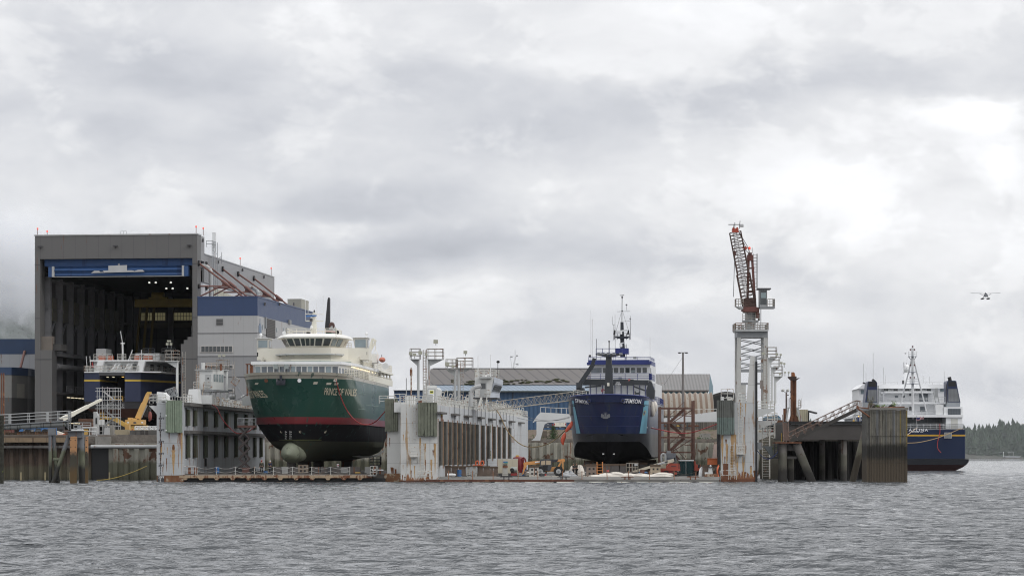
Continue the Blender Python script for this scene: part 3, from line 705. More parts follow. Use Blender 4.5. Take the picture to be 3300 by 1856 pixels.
L().rail([(lu(322),1.3,deck2),(lu(384),1.3,deck2)],1.05,4,.9,.045).rail([(lu(400),1.3,deck2),(lu(428),1.3,deck2)],1.05,4,.9,.045).rail([(lu(443),1.3,deck2),(lu(515),1.6,deck2),(9.1,8,deck2),(9.1,40,deck2)],1.05,4,.9,.045).bu('upper_railing',RAILW,fe)
for a,c_ in((334,355),(366,382),(452,470),(482,510)):L().box(lu(a),lu(c_),1.9,2.8,deck2,deck2+.75).bu('life_vest_locker',ORG,fe)
for(a,c_,p0_,p1_)in((442,455,1195,1175),(462,468,1192,1177),(407,412,1190,1178),(416,420,1190,1178)):L().box(lu(a),lu(c_),2.9,2.99,yl(p0_),yl(p1_)).bu('doorway',GLASS,fe)
L().box(lu(360),lu(376),2.92,2.99,deck1+.05,yl(1175)).bu('door',LG,fe)
for i in range(5):L().box(5.2,5.28,8+i*5,10.5+i*5,deck1+.4,deck2-.6).bu('window',GLASS,fe)
L().box(lu(425),lu(505),9,20,deck2,yl(1136)).bu('aft_house',WCL,fe)
L().box(lu(438),lu(454),8.9,8.99,deck2,yl(1141)).bu('doorway',BLK,fe)
L().box(lu(318),lu(350),4,8,deck2,yl(1124)).bu('vent_casing',LG,fe)
L().tube((lu(417),1.5,deck2),(lu(416),1.5,yl(1108)),.17,8).tube((lu(416),1.5,yl(1108)),(lu(410),1.3,yl(1070)),.07,6).tube((lu(410),1.5,yl(1109)),(lu(423),1.5,yl(1109)),.14,6).bu('stern_mast',WCL,fe)
for a in(437,478):L().bar((lu(a),1.3,deck2),(lu(a-(-7 if a<450 else 5)),2.5,yl(1130)),.12,.12).bu('stanchion',WCL,fe)
for px in(306,318):L().tube((lu(px),.4,deck1),(lu(px-4),.4,yl(1150)),.06,5).bu('flagstaff',WCL,fe)
L().prism([(lu(322),yl(1167)),(lu(321),yl(1187)),(lu(328),yl(1187)),(lu(325),yl(1172))],'y',.2,.25).bu('red_flag',RHOSE,fe)
L().rail([(lu(437),12,yl(1136)),(lu(475),12,yl(1136))],1,2,1,.05).rail([(lu(500),12,yl(1136)),(lu(545),12,yl(1136))],1,2,1,.05).bu('roof_railing',GREY,fe)
m_=L();tx,tz_=lu(567),yl(1072)
m_.tube((tx-1.6,20,yl(1140)),(tx,20,tz_),.09,5).tube((tx+1.8,20,yl(1140)),(tx,20,tz_),.09,5).tube((tx,20,tz_),(tx,20,tz_+2),.06,5).tube((tx-.9,20,yl(1110)),(tx+1,20,yl(1110)),.05,4)
m_.bu('tripod_mast',LG,fe)
text('LECONTE',1.0,lambda x,y:lf((lu(391)+x,.08,yl(1308)+y)),mat('dim_lettering',(.3,.3,.3),.6),fe)
text('PETERSBURG AK',.62,lambda x,y:lf((lu(391)+x,.08,yl(1315)+y)),MC['dim_lettering'],fe)
for i in range(5):L().box(-2,2,6+i*10,9+i*10,6.4,yl(1346)).bu('keel_block',CONCD,None)
for i,o in enumerate([o for o in COL.objects if o.name.startswith('keel_block')and 'label' not in o]):tag(o,['nearest','second','third','fourth','farthest'][i]+' dark keel block under the navy ferry inside the hall','keel block','keel blocks under the ferry in the hall')

# ================================================ LEFT QUAY CLUTTER
# scaffold stair tower
sc=T('scaffold_tower','galvanised scaffold stair tower standing in front of the navy ferry','scaffold',(X(347,400),400,6.4))
GLV=mat('galvanised_tube',(.42,.43,.43),.4)
xs=[X(p,400)for p in(313,330,346,364,381)];ztop=Z(1252,400)
for x_ in xs:
    for y_ in(400,402.2):MB().tube((x_,y_,6.4),(x_,y_,ztop+random.uniform(.0,.5)),.05,5).bu('standard',GLV,sc)
for k in range(6):
    zz=6.6+k*(ztop-7)/5
    for q_ in(((xs[0]-.3,400,zz),(xs[-1]+(.6 if k>3 else.1),400,zz)),((xs[0]-.1,402.2,zz+.05),(xs[-1]+.1,402.2,zz+.05)),((xs[0]-.2,400,zz+.5),(xs[-1]+.2,400,zz+.5))):MB().tube(*q_,.045,5).bu('ledger',GLV,sc)
for k in range(5):
    zz=6.6+k*(ztop-7)/5;h_=(ztop-7)/5;a_,c_=(xs[1],xs[3])if k%2 else(xs[3],xs[1])
    m_=MB();m_.bar((a_,401,zz),(c_,401,zz+h_),.06,.18).bar((a_,401.7,zz),(c_,401.7,zz+h_),.06,.18)
    for j in range(7):t=(j+.5)/7;m_.bar((a_+(c_-a_)*t,401,zz+h_*t),(a_+(c_-a_)*t,401.7,zz+h_*t),.2,.04)
    m_.bu('stair_flight',GLV,sc);MB().box(xs[0],xs[-1],400.1,402.1,zz-.05,zz+.02).bu('deck_board',LG,sc)
# mobile crane
Yc=415
mc=T('mobile_crane','yellow mobile crane with raised telescopic boom in front of the hall','crane',(X(435,Yc),Yc,6.4))
mz=lambda py:Z(py,Yc)
MB().box(X(403,Yc),X(462,Yc),Yc,Yc+3,mz(1368),mz(1352)).bu('superstructure',TAN,mc)
MB().box(X(411,Yc),X(423,Yc),Yc+.2,Yc+2,mz(1352),mz(1345)).box(X(424,Yc),X(440,Yc),Yc+.2,Yc+2,mz(1352),mz(1347)).bu('engine_housing',TAN,mc)
MB().box(X(406,Yc),X(470,Yc),Yc+.4,Yc+3,6.9,mz(1370)).bu('carrier',YEL,mc)
MB().box(X(418,Yc),X(452,Yc),Yc+.6,Yc+2.8,mz(1370),mz(1368)).bu('slewing_ring',DG,mc)
for px in(412,460):MB().tube((X(px,Yc),Yc+.3,6.95),(X(px,Yc),Yc+.9,6.95),.55,14).bu('wheel',RUB,mc,40)
b0,b1=V3((X(441,Yc),Yc+1.2,mz(1348))),V3((X(475,Yc),Yc+1.2,mz(1268)))
MB().bar(tuple(b0),tuple(b0.lerp(b1,.6)),.9,.85).bu('boom',TAN,mc);MB().bar(tuple(b0.lerp(b1,.6)),tuple(b1),.75,.68).bu('boom_extension',TAN,mc)
MB().box(X(471,Yc),X(484,Yc),Yc+.8,Yc+1.7,mz(1269),mz(1262)).bu('boom_head',YEL,mc)
MB().tube((X(452,Yc),Yc+1.2,mz(1344)),tuple(b0.lerp(b1,.55)+V3((.5,0,0))),.14,8).bu('lift_cylinder',LG,mc)
MB().truss((X(464,Yc),Yc+1.8,mz(1340)),(X(484,Yc),Yc+1.8,mz(1302)),.5,.5,5,.035).bu('jib',DG,mc)
MB().tube((X(479,Yc),Yc+1.3,mz(1265)),(X(480,Yc),Yc+1.3,mz(1325)),.03,4).bu('hoist_rope',DG,mc)
MB().ell((X(480,Yc),Yc+1.3,mz(1340)),.3,.25,.75).tube((X(480,Yc),Yc+1.3,mz(1350)),(X(476,Yc),Yc+1.3,mz(1356)),.12,6).bu('hook_block',mat('dull_red',(.25,.07,.06),.6),mc,40)
for px in(413,458):MB().box(X(px-3,Yc),X(px+3,Yc),Yc-.03,Yc,mz(1363),mz(1359)).bu('data_plate',WCL,mc)
MB().box(X(430,Yc),X(439,Yc),Yc-.03,Yc,mz(1364),mz(1359)).bu('maker_plate',DG,mc)
tr=MB().truss((X(432,385),386,Z(1379,385)),(X(506,385),386,Z(1379,385)),.5,.45,9,.045,.06);tag(tr.bu('lattice_boom_section',WCL),'white lattice section lying flat on the quay beside the yellow crane','steel truss')
# telescopic white boom
bl=T('telehandler_boom','long off-white telescopic boom rising from the quay towards the hall','boom lift',(X(200,392),392,6.4))
b0,b1=V3(P(193,1354,392)),V3(P(327,1287,396))
for i,wdt in enumerate((.62,.5,.38)):MB().bar(tuple(b0.lerp(b1,i/3)),tuple(b0.lerp(b1,(i+1)/3)),wdt,wdt).bu('boom_section',CREAM,bl)
MB().box(X(180,392),X(204,392),391.4,393.4,6.9,Z(1350,392)).bu('chassis',DG,bl)
for px in(183,200):MB().tube((X(px,392),391.1,6.9),(X(px,392),391.6,6.9),.5,12).bu('wheel',RUB,bl,40)
# yellow boom lift
yb=T('boom_lift','yellow articulated boom lift reaching down left of the mobile crane','boom lift',(X(410,405),405,6.4))
MB().bar(P(330,1343,405),P(372,1352,405),.4,.45).bu('jib',YEL,yb);MB().bar(P(370,1350,405),P(412,1374,405),.45,.6).bu('boom',YEL,yb)
MB().box(X(404,405),X(418,405),404.5,406,6.9,Z(1368,405)).bu('chassis',TAN,yb)
for px in(406,416):MB().tube((X(px,405),404.2,6.85),(X(px,405),404.7,6.85),.45,12).bu('wheel',RUB,yb,40)
MB().box(X(324,405),X(336,405),404.6,405.6,Z(1352,405),Z(1349,405)).rail([(X(324,405),404.6,Z(1349,405)),(X(336,405),404.6,Z(1349,405))],.9,2,.6).bu('basket',YEL,yb)
# cabinets, blocks, timber stacks
def boxy(name,label,cat,px0,px1,py0,py1,Y,d,m,group=None,extra=None):
    o=T(name,label,cat,((X(px0,Y)+X(px1,Y))/2,Y+d/2,Z(py1,Y)),group)
    MB().box(X(px0,Y),X(px1,Y),Y,Y+d,Z(py1,Y),Z(py0,Y)).bu('casing',m,o)
    return o
cb=boxy('generator_cabinet','tall grey cabinet with sloping top left of the scaffold tower','cabinet',301,315,1340,1398,392,1.6,LG)
MB().prism([(X(301,392),Z(1340,392)),(X(315,392),Z(1340,392)),(X(309,392),Z(1326,392)),(X(301,392),Z(1326,392))],'y',392.02,393.6).bu('sloping_cowl',LG,cb)
MB().box(X(308,392),X(313,392),391.95,392,Z(1366,392),Z(1346,392)).bu('vent_panel',BLK,cb)
cb=boxy('electrical_cabinet','light grey electrical cabinet on a frame before the scaffold tower','cabinet',318,334,1352,1369,384,.8,WHT)
MB().tube((X(319,384),384.3,6.4),(X(319,384),384.3,Z(1352,384)),.07,5).tube((X(333,384),384.3,6.4),(X(333,384),384.3,Z(1350,384)),.07,5).bu('frame',GREY,cb)
MB().box(X(325.6,384),X(326.2,384),383.97,384,Z(1368,384),Z(1353,384)).bu('door_gap',DG,cb)
for(a,c_,p0_,p1_,Y,m,l)in((335,352,1376,1402,382,LG,'pale grey concrete barrier with a white triangular mark on the quay'),(353,366,1369,1400,383,CONC,'narrow upright concrete block right of the grey barrier'),(368,415,1384,1403,380,mat('stained_tan_concrete',(.34,.29,.20),.8,patch=.5,pcol=(.2,.2,.19),ps=.5),'tan stained concrete block at the quay edge below the yellow crane'),(417,506,1386,1402,379,CONCD,'long dark concrete kerb block beside the left dock wing')):
    o=MB().prism([(X(a,Y),Z(p1_,Y)),(X(c_,Y),Z(p1_,Y)),(X(c_-1,Y),Z(p0_,Y)),(X(a+2,Y),Z(p0_,Y))],'y',Y,Y+1.3).bu('concrete_block',m);tag(o,l,'concrete block')
o=T('traffic_marker','small red triangular slow-vehicle marker behind the tan concrete block','sign',P(427,1388,381));MB().prism([(X(423,381),Z(1387,381)),(X(431,381),Z(1387,381)),(X(427,381),Z(1379,381))],'y',381,381.06).bu('triangle',ORG,o);MB().tube((X(427,381),381.1,6.4),P(427,1384,381),.04,5).bu('post',GREY,o)
for i,(a,c_,yq)in enumerate(((252,296,394),(256,295,397))):
    tw=T('timber_stack',('front' if i==0 else 'rear')+' stack of brown timbers behind the dolphin railing','timber stack',(X((a+c_)/2,yq),yq,6.4),'timber stacks behind the dolphin')
    for k in range(5):MB().box(X(a,yq)+random.uniform(0,.3),X(c_,yq),yq,yq+1.5,6.42+k*.52,6.85+k*.52).bu('timber',mat('brown_baulk',(.14,.075,.05),.85,var=.3),tw)
# steel beams and pickup parts at left
BST=mat('brown_steel',(.12,.085,.06),.8,var=.3,patch=.4,pcol=(.25,.13,.07))
for(a,c_,p_,w_)in((15,60,1398,'leftmost'),(54,108,1394,'middle'),(110,156,1394,'rightmost')):
    sb=MB().box(X(a,375),X(c_,375),375.1,375.4,Z(p_+5,375),Z(p_-3,375)).box(X(a-1,375),X(c_+1,375),374.9,375.6,Z(p_-3,375),Z(p_-4,375)).box(X(a-1,375),X(c_+1,375),374.9,375.6,Z(p_+6,375),Z(p_+5,375))
    for k in range(6):t=a+(c_-a)*(k+.5)/6;sb.box(X(t,375)-.04,X(t,375)+.04,374.95,375.1,Z(p_+5,375),Z(p_-3,375))
    tag(sb.bu('steel_beam',BST),w_+' of three rusty flanged steel beams along the left quay edge','steel beam','steel beams on the left quay')
tb=MB().box(X(-5,390),X(38,390),390,392,6.4,7.7);tag(tb.bu('scrap_bin',mat('dark_red_steel',(.12,.035,.028),.7,var=.3)),'dark red scrap bin standing behind the beams at the far left','scrap bin')
# ================================================ LEFT PIPE TRESTLE AND DOLPHIN
PTL=mat('pile_grey',(.16,.17,.185),.55,var=.2,vs=.8,streak=.3,tide=(4.2,(.14,.15,.10),(.018,.017,.014)))
YP=334
ld_=T('pipe_walkway','grey railed walkway on a large mossy pipe over the water at left','walkway',(X(120,YP),YP,Z(1370,YP)))
a_,c_=V3(P(11,1377,YP)),V3(P(222,1365,YP))
MB().tube(tuple(a_),tuple(c_),.33,14).bu('pipe',mat('mossy_pipe',(.23,.24,.235),.6,var=.12,streak=.3,patch=.25,pcol=(.06,.07,.035),ps=1.4),ld_,40)
m_=MB()
for t in(.03,.11,.22,.26,.42,.58,.62,.73,.97):q=a_.lerp(c_,t);m_.tube(tuple(q-V3((.04,0,0))),tuple(q+V3((.04,0,0))),.36,14)
m_.bu('pipe_clamp',DG,ld_,40)
d0,d1=V3(P(-6,1369,YP)),V3(P(222,1356,YP))
MB().bar(tuple(d0),tuple(d1),1.0,.14).bu('deck',GREY,ld_)
for oy in(-.5,.5):
    o=V3((0,oy,.1));MB().rail([tuple(d0+o),tuple(d0.lerp(d1,.16)+o)],1.15,3,1.6,.04).rail([tuple(d0.lerp(d1,.17)+o),tuple(d0.lerp(d1,.69)+o)],1.15,3,2.2,.04).rail([tuple(d0.lerp(d1,.70)+o),tuple(d1+o)],1.15,3,1.2,.04).bu('handrail',GLV,ld_)
MB().rail([P(222,1356,YP-.5),P(229,1356,YP-.5)],1.25,6,.28,.035).ladder((X(223,YP),YP-.4,Z(1384,YP)),2.4,(.25,0,0),.25,.035).bu('end_ladder',GREY,ld_)
MB().tube(P(213,1372,YP),P(223,1384,YP),.05,5).bu('end_brace',GREY,ld_)
# pile bent
pb_=T('pile_bent','pair of leaning steel piles under the pipe walkway at left','piles',(X(172,YP),YP,0))
MB().tube(P(162,1400,YP),P(163,1570,YP),.23,12).bu('pile',PTL,pb_,40)
MB().tube(P(173,1400,YP+.2),P(185,1570,YP+1.2),.23,12).bu('pile',PTL,pb_,40)
MB().box(X(156,YP),X(179,YP),YP-.3,YP+.5,Z(1402,YP),Z(1379,YP)).bu('cap',PTL,pb_)
# dolphin
dl=T('mooring_dolphin','grey mooring dolphin with two tan fender panels standing in the water at left','dolphin',(X(248,YP),YP,0))
MB().box(X(204,YP),X(273,YP),YP-.9,YP+2,Z(1389,YP),Z(1387.5,YP)).bu('top_plate',GREY,dl)
MB().prism([(X(218,YP),Z(1389.5,YP)),(X(268,YP),Z(1389.5,YP)),(X(266,YP),Z(1411,YP)),(X(224,YP),Z(1409,YP))],'y',YP-.3,YP+1).bu('cap',PTL,dl)
MB().tube(P(260,1408,YP+.5),P(266,1572,YP+.6),.42,14).bu('pile',PTL,dl,40)
MB().tube(P(222,1403,YP+.3),P(165,1572,YP-.6),.26,12).bu('raking_pile',PTL,dl,40)
MB().tube(P(172,1480,YP-.1),P(190,1480,YP-.1),.2,8).tube(P(180,1478,YP),P(189,1572,YP+.2),.24,10).bu('lower_brace_pile',PTL,dl,40)
OFP=mat('tan_fender_panel',(.42,.22,.10),.6,var=.08,vs=1,tide=(3.8,(.05,.045,.03),(.10,.06,.02)),seam=(0,1.9,1,0,.04,.6))
for a,c_ in((231,252),(280,288.5)):
    MB().prism([(X(a,YP),-1.2),(X(c_,YP),-1.2),(X(c_,YP),Z(1420,YP)),(X(c_,YP),Z(1406,YP)),(X(a+2,YP),Z(1406,YP)),(X(a,YP),Z(1421,YP))],'y',YP-1.3,YP-.9).bu('fender_panel',OFP,dl)
    m_=MB()
    for zz in(Z(1419,YP),Z(1441,YP),Z(1458,YP),Z(1475,YP)):
        for px in(a+3,c_-4):m_.box(X(px,YP)-.05,X(px,YP)+.05,YP-1.33,YP-1.3,zz,zz+.1)
    m_.bu('panel_bolts',BLK,dl)
    MB().box(X(a+3,YP),X(c_-3,YP),YP-.9,YP+.3,Z(1450,YP),Z(1440,YP)).bu('fender_block',BLK,dl)
MB().box(X(249,YP),X(260,YP),YP,YP+.6,Z(1387,YP),Z(1369,YP)).bu('bollard_post',GREY,dl)
MB().box(X(230,YP),X(268,YP),YP-.3,YP+.8,Z(1386.5,YP),Z(1383,YP)).bu('white_board',WCL,dl)
MB().rail([(X(230,YP),YP+1.9,Z(1387,YP)),(X(285,YP),YP+1.9,Z(1387,YP))],1.0,3,1.1,.04).bu('railing',GLV,dl)
MB().box(X(262,336),X(310,336),336.4,337.4,Z(1404,336),Z(1402.6,336)).rail([(X(264,336),336.5,Z(1402.5,336)),(X(310,336),336.5,Z(1402.5,336))],1.0,2,.9,.05).bu('landing',WHT,dl)
fp=MB().tube((X(2,331),331,-1.5),(X(3,331),331,Z(1338,331)),.38,12)
tag(fp.bu('timber_pile',mat('weedy_black_pile',(.03,.03,.022),.9,var=.5,vs=2,patch=.2,pcol=(.10,.12,.03),bump=.15,bs=3),None,40),'dark weed-covered timber pile cut by the left edge of the picture','pile')
# blue truck and orange boat-shaped lift behind the walkway
tk=T('blue_truck','blue framed loader truck half hidden behind the pipe walkway','truck',(X(120,384),384,6.4))
TB=mat('truck_blue',(.05,.16,.38),.4)
MB().box(X(80,384),X(178,384),384,384.3,Z(1382,384),Z(1378,384)).bar(P(66,1392,384),P(72,1382,384),.4,.5).bar(P(178,1379,384),P(181,1405,384),.35,.35).bu('frame',TB,tk)
MB().box(X(73,384),X(108,384),384.2,386,Z(1391,384),Z(1383,384)).bu('tank',LG,tk)
MB().prism([(X(109,384),Z(1392,384)),(X(114,384),Z(1380,384)),(X(132,384),Z(1380,384)),(X(137,384),Z(1392,384))],'y',384,386).bu('cab',TB,tk)
MB().prism([(X(113,383.9),Z(1390,384)),(X(116,384),Z(1382,384)),(X(130,384),Z(1382,384)),(X(133,384),Z(1390,384))],'y',383.9,383.98).bu('cab_window',GLASS,tk)
MB().box(X(70,384),X(150,384),384,385.6,6.6,Z(1392,384)).bu('chassis',DG,tk)
for px in(90,146):MB().tube((X(px,384),383.6,6.85),(X(px,384),384.2,6.85),.48,14).bu('wheel',RUB,tk,40)
ob=T('rescue_boat','orange and cream enclosed boat on a cradle behind the pile bent','boat',(X(193,386),386,6.4))
MB().prism([(X(181,386),Z(1400,386)),(X(181,386),Z(1388,386)),(X(196,386),Z(1393,386)),(X(203,386),Z(1396,386)),(X(203,386),Z(1400,386))],'y',386,387.6).bu('canopy',CREAM,ob)
MB().prism([(X(180,386),Z(1407,386)),(X(180,386),Z(1400,386)),(X(203,386),Z(1400,386)),(X(205,386),Z(1397,386)),(X(204,386),Z(1403,386)),(X(198,386),Z(1407,386))],'y',385.8,387.8).bu('hull',ORG,ob)
MB().box(X(184,386),X(198,386),386.2,387.4,6.4,Z(1405,386)).bu('cradle',RHOSE,ob)
o=T('orange_machine','small orange red machine behind the blue truck cab','machine',(X(143,388),388,6.4))
MB().box(X(137,388),X(150,388),388,389,6.7,Z(1387,388)).bu('body',ORG,o);MB().box(X(139,388),X(146,388),388.2,389,Z(1387,388),Z(1383,388)).bu('cab',DG,o)

# ================================================ SMALLER FLOATING DRY DOCK
def sh1(p):return(p[0]+(p[1]-346)*.058,p[1],p[2])  # the dock runs slightly away to the right
def D():return MB(sh1)
Y1=346.0;x1=lambda px:X(px,Y1);z1=lambda py:Z(py,Y1);E1=416
dk=T('floating_dry_dock','smaller white floating dry dock carrying the green ferry, with chain-railed deck edge','dry dock',(x1(900),380,0))
DKZ=1.15;WT=z1(1297)
RUSTB=mat('rusted_dock_edge',(.40,.30,.20),.7,var=.15,vs=1.2,patch=.45,pcol=(.17,.065,.03),ps=1.0,streak=.65,ss=2.2)
RB2=mat('rust_waterline',(.20,.10,.05),.8,var=.3,vs=1.2,patch=.5,pcol=(.36,.30,.22),ps=.9,streak=.5)
INN=mat('dock_inner_wall',(.44,.465,.49),.55,var=.08,vs=.3,streak=.30,ss=1.6,seam=(2.4,0,0,1,.05,.35))
wl=D();wl.box(x1(505),x1(591),Y1,E1,z1(1531),WT).bu('wing_wall',DGW1,dk)
D().box(x1(505)+.01,x1(591)-.01,Y1+.01,E1,-1.5,z1(1531)-.003).bu('waterline_band',RB2,dk)
D().box(x1(508),x1(529),Y1-.012,Y1,0.02,z1(1532)).bu('draft_plate',DG,dk)
D().box(x1(1245),x1(1300),Y1+1,E1,z1(1525),z1(1300)).bu('wing_wall',DGW,dk)
D().box(x1(1236),x1(1310),Y1+.9,E1,-1.5,z1(1525)-.003).bu('waterline_band',RB2,dk)
# inner face: ledges and recessed timber slots
xi=x1(591)
D().box(xi,xi+.012,Y1+.05,E1-.05,DKZ,WT-.1).bu('inner_face',INN,dk)
for(a,c_,w)in((WT-.42,WT+.03,.75),(z1(1396),z1(1386),.55)):
    D().box(xi+.013,xi+w,Y1+.3,E1,a,c_).bu('ledge',CONCD,dk)
ys_=[]
for px in(601,624,658,692,725,757,788,817,838):
    # distance where this column meets the inner face
    k=(px-1650)/F;ys_.append((xi-Y1*.058)/(k-.058))
SLOT=mat('slot_timber',(.065,.075,.048),.9,var=.35,vs=1.5,streak=.5,scol=(.05,.035,.02),ss=3)
for i,yy in enumerate(ys_):
    zt_,zb_=WT-.85,z1(1370);D().box(xi+.013,xi+.3,yy,yy+1.2,zb_,zt_).bu('rubbing_timber',SLOT,dk)
    D().box(xi+.013,xi+.03,yy-.9,yy-.01,zb_-.1,zt_+.2).bu('slot_recess',BLK,dk)
    D().box(xi+.013,xi+.3,yy,yy+1.2,z1(1474),z1(1401)).bu('rubbing_timber',SLOT,dk)
    D().box(xi+.013,xi+.03,yy-.9,yy-.01,z1(1477),z1(1400)).bu('slot_recess',BLK,dk)
D().box(xi+.014,xi+.05,ys_[2]+.2,ys_[2]+1.8,DKZ+.9,z1(1477)).bu('doorway',BLK,dk)
D().box(xi+.014,xi+.05,ys_[6]+.2,ys_[6]+1.8,DKZ+.9,z1(1477)).bu('doorway',BLK,dk)
# pontoon
D().box(xi+.02,x1(1236)-.02,Y1+1.2,E1,-1,DKZ).bu('pontoon_deck',mat('dock_deck',(.11,.10,.09),.85,var=.3,streak=.2),dk)
ed=D()
ed.box(x1(577),x1(1198),Y1,Y1+1.3,z1(1539.5),z1(1530));
ed.bu('deck_edge',RUSTB,dk)
for i in range(13):
    px=596+51.2*i
    if px<1200:D().prism([(x1(px-9),z1(1539.4)),(x1(px+9),z1(1539.4)),(x1(px+4),z1(1546)),(x1(px-4),z1(1546))],'y',Y1+.02,Y1+.6).bu('bracket',RUSTB,dk)
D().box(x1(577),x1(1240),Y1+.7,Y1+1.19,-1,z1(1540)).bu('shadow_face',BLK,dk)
D().box(x1(577),x1(1200),Y1-.03,Y1+.2,z1(1530),z1(1529)).bu('deck_lip',RAILW,dk)
D().box(x1(1186),x1(1212),Y1-.5,Y1+.8,z1(1533),z1(1531)).bu('boarding_step',LG,dk)

for i in range(9):
    px=635+61.5*i;xx=x1(px)
    D().tube((xx,Y1+.1,z1(1530)),(xx,Y1+.1,z1(1503)),.038,6).bu('rail_post',RAILW,dk)
    if i<8:
        for h_ in(1503.5,1516):
            pts=[(xx+(x1(px+61.5)-xx)*t,Y1+.1,z1(h_)-.28*4*t*(1-t))for t in[j/8 for j in range(9)]]
            D().path(pts,.015,4).bu('rail_chain',RAILW,dk)
D().rail([(x1(578),Y1+.1,z1(1530)),(x1(630),Y1+.1,z1(1530))],1.1,2,2,.035).bu('handrail',RAILW,dk)
D().rail([(x1(1193),Y1+.1,z1(1530)),(x1(1212),Y1+.1,z1(1530)),(x1(1212),Y1+2,z1(1530))],1.15,3,.35,.04).bu('handrail',RAILW,dk)
# rust running down from seams and fittings: jagged tapering stains 4 mm proud of the plate
def stain(parent,fn,Y,items,m,seed=1):
    rr=random.Random(seed);mb=MB(fn)if fn else MB();o=((Y-346)*.058 if fn is sh1 else(Y-344)*.0957 if fn is sh2 else 0)
    for(px,p0,p1,w)in items:
        n=9;L_=[];R_=[]
        for i in range(n+1):
            t=i/n;hw=w/2*(1-t)**.8*rr.uniform(.6,1.25)+.25;cx=px+rr.uniform(-.3,.3)
            L_.append((X(cx-hw,Y)-o,Y-.004,Z(p0+(p1-p0)*t,Y)));R_.append((X(cx+hw,Y)-o,Y-.004,Z(p0+(p1-p0)*t,Y)))
        mb.loft([L_,R_])
    return mb.bu('rust_stains',m,parent)
ST1=mat('rust_stain_dark',(.17,.07,.025),.85,var=.4,vs=3)
ST2=mat('rust_stain_pale',(.42,.27,.13),.8,var=.25,vs=3)
stain(dk,sh1,Y1-.001,[(520,1421,1470,4),(559,1432,1530,8),(537,1476,1520,3),(525,1503,1530,3),(577,1395,1470,3),(545,1394,1425,3)],ST1,1)
stain(dk,sh1,Y1-.004,[(559,1450,1531,12),(539,1440,1465,3),(519,1440,1485,7),(586,1395,1531,5)],ST2,2)
stain(dk,sh1,Y1+.99,[(1256,1410,1440,3),(1262,1505,1525,7),(1247,1396,1430,2)],ST1,3)
# timber fenders
def fender(parent,fn,p0,p1,q0,q1,Y,m,n,d=.5):
    a,c_=X(p0,Y),X(p1,Y);f=MB(fn)if fn else MB()
    o=None;w=(c_-a)/n
    f.box(a,c_,Y-d+.1,Y-.01,Z(q1,Y),Z(q0,Y))
    for k in range(n):f.box(a+k*w+.03,a+(k+1)*w-.03,Y-d-random.uniform(0,.06),Y-d+.1,Z(q1,Y)-random.uniform(-.05,.1),Z(q0,Y)+random.uniform(0,.05))
    return f.bu('timber_fender',m,parent)
fender(dk,sh1,536,587,1290,1393,Y1,TIMG,7)
fender(dk,sh1,1240,1281,1286,1389,Y1+1,TIMB,6)
for(px,py)in((538,1294),(538,1339),(538,1386)):D().tube((x1(px),Y1-.6,z1(py)),(x1(px),Y1-.5,z1(py)),.09,6).bu('bolt',WCL,dk)
# draft marks
DM=mat('draft_mark_paint',(.03,.03,.04),.6);DMW=mat('draft_mark_white',(.6,.6,.58),.6)
for k,ft in enumerate(range(47,17,-1)):
    py=1333+7.56*k
    s=('%dFT'%ft)if ft%5==0 else str(ft%10)
    text(s,.36,(lambda xx,zz:(lambda x,y:(xx+x,Y1-.02,zz+y)))(x1(517)+(.12 if len(s)>2 else 0),z1(py)),DM if ft>20 else DMW,dk,'draft_mark',off=.012)
for(a,c_,q0,q1)in((1262,1266,1507,1525),(1270,1275,1511,1525)):D().box(x1(a),x1(c_),Y1+.9,Y1+1.1,z1(q1),z1(q0)).bu('rusty_stub',RST,dk)
# top of the left wing: railings, bollards, winch, control cab, light mast
m_=D();xl=x1(505)
m_.rail([(xl-1,Y1+.1,WT),(x1(534),Y1+.1,WT)],1.05,3,1.0,.04)
m_.bu('handrail',RAILW,dk)
D().rail([(xi-.05,Y1+.1,WT+.03),(xi-.05,E1,WT+.03)],1.05,3,1.5,.045).bu('handrail',RAILW,dk)
D().rail([(xl,Y1+3,WT),(xl,E1,WT)],1.05,2,2,.04).bu('handrail',RAILW,dk)
D().rail([(x1(480),Y1+.2,WT-.1),(x1(505),Y1+.2,WT-.1)],1.0,3,.5,.05).bu('side_gangway_railing',RAILW,dk)
D().prism([(x1(478),WT-.4),(x1(505),WT-.4),(x1(505),WT-1.6),(x1(498),WT-1.2),(x1(484),WT-.6)],'y',Y1+.3,Y1+1).bu('side_bracket',WHT,dk)
rr=random.Random(4)
RVAL=mat('rusty_valve_gear',(.40,.33,.26),.8,var=.3,patch=.55,pcol=(.19,.08,.04),ps=2)
yy=Y1+9
while yy<E1-1:
    yy+=rr.uniform(1.1,1.9)
    if rr.random()<.75:
        h_=rr.uniform(.8,1.5);v_=D();v_.tube((xi-.7,yy,WT),(xi-.7,yy,WT+h_),rr.uniform(.07,.2),7);v_.box(xi-.95,xi-.45,yy-.2,yy+.2,WT+h_-.3,WT+h_)
        v_.bu('valve_stand',RVAL if rr.random()<.6 else WHT,dk)
D().prism([(x1(500),WT),(x1(535),WT),(x1(534),WT+.9),(x1(523),WT+1.35),(x1(503),WT+1.45)],'y',Y1+.6,Y1+3).bu('winch_cover',WCL,dk)
D().tube((x1(520),Y1+.3,WT+.35),(x1(536),Y1+.3,WT+.35),.3,10).bu('fairlead',WHT,dk,40)
D().truss((x1(514),Y1+5,WT+1.2),(x1(545),Y1+5,WT+1.6),.8,1.0,4,.05).bu('winch_frame',GREY,dk)
D().prism([(x1(571),WT),(x1(611),WT),(x1(607),WT+1.95),(x1(577),WT+1.9)],'y',Y1+7,Y1+9).bu('white_housing',WCL,dk)
D().box(x1(565),x1(640),Y1+10,Y1+12,WT,WT+1.2).bu('deck_locker',WHT,dk)
Yh=357.0
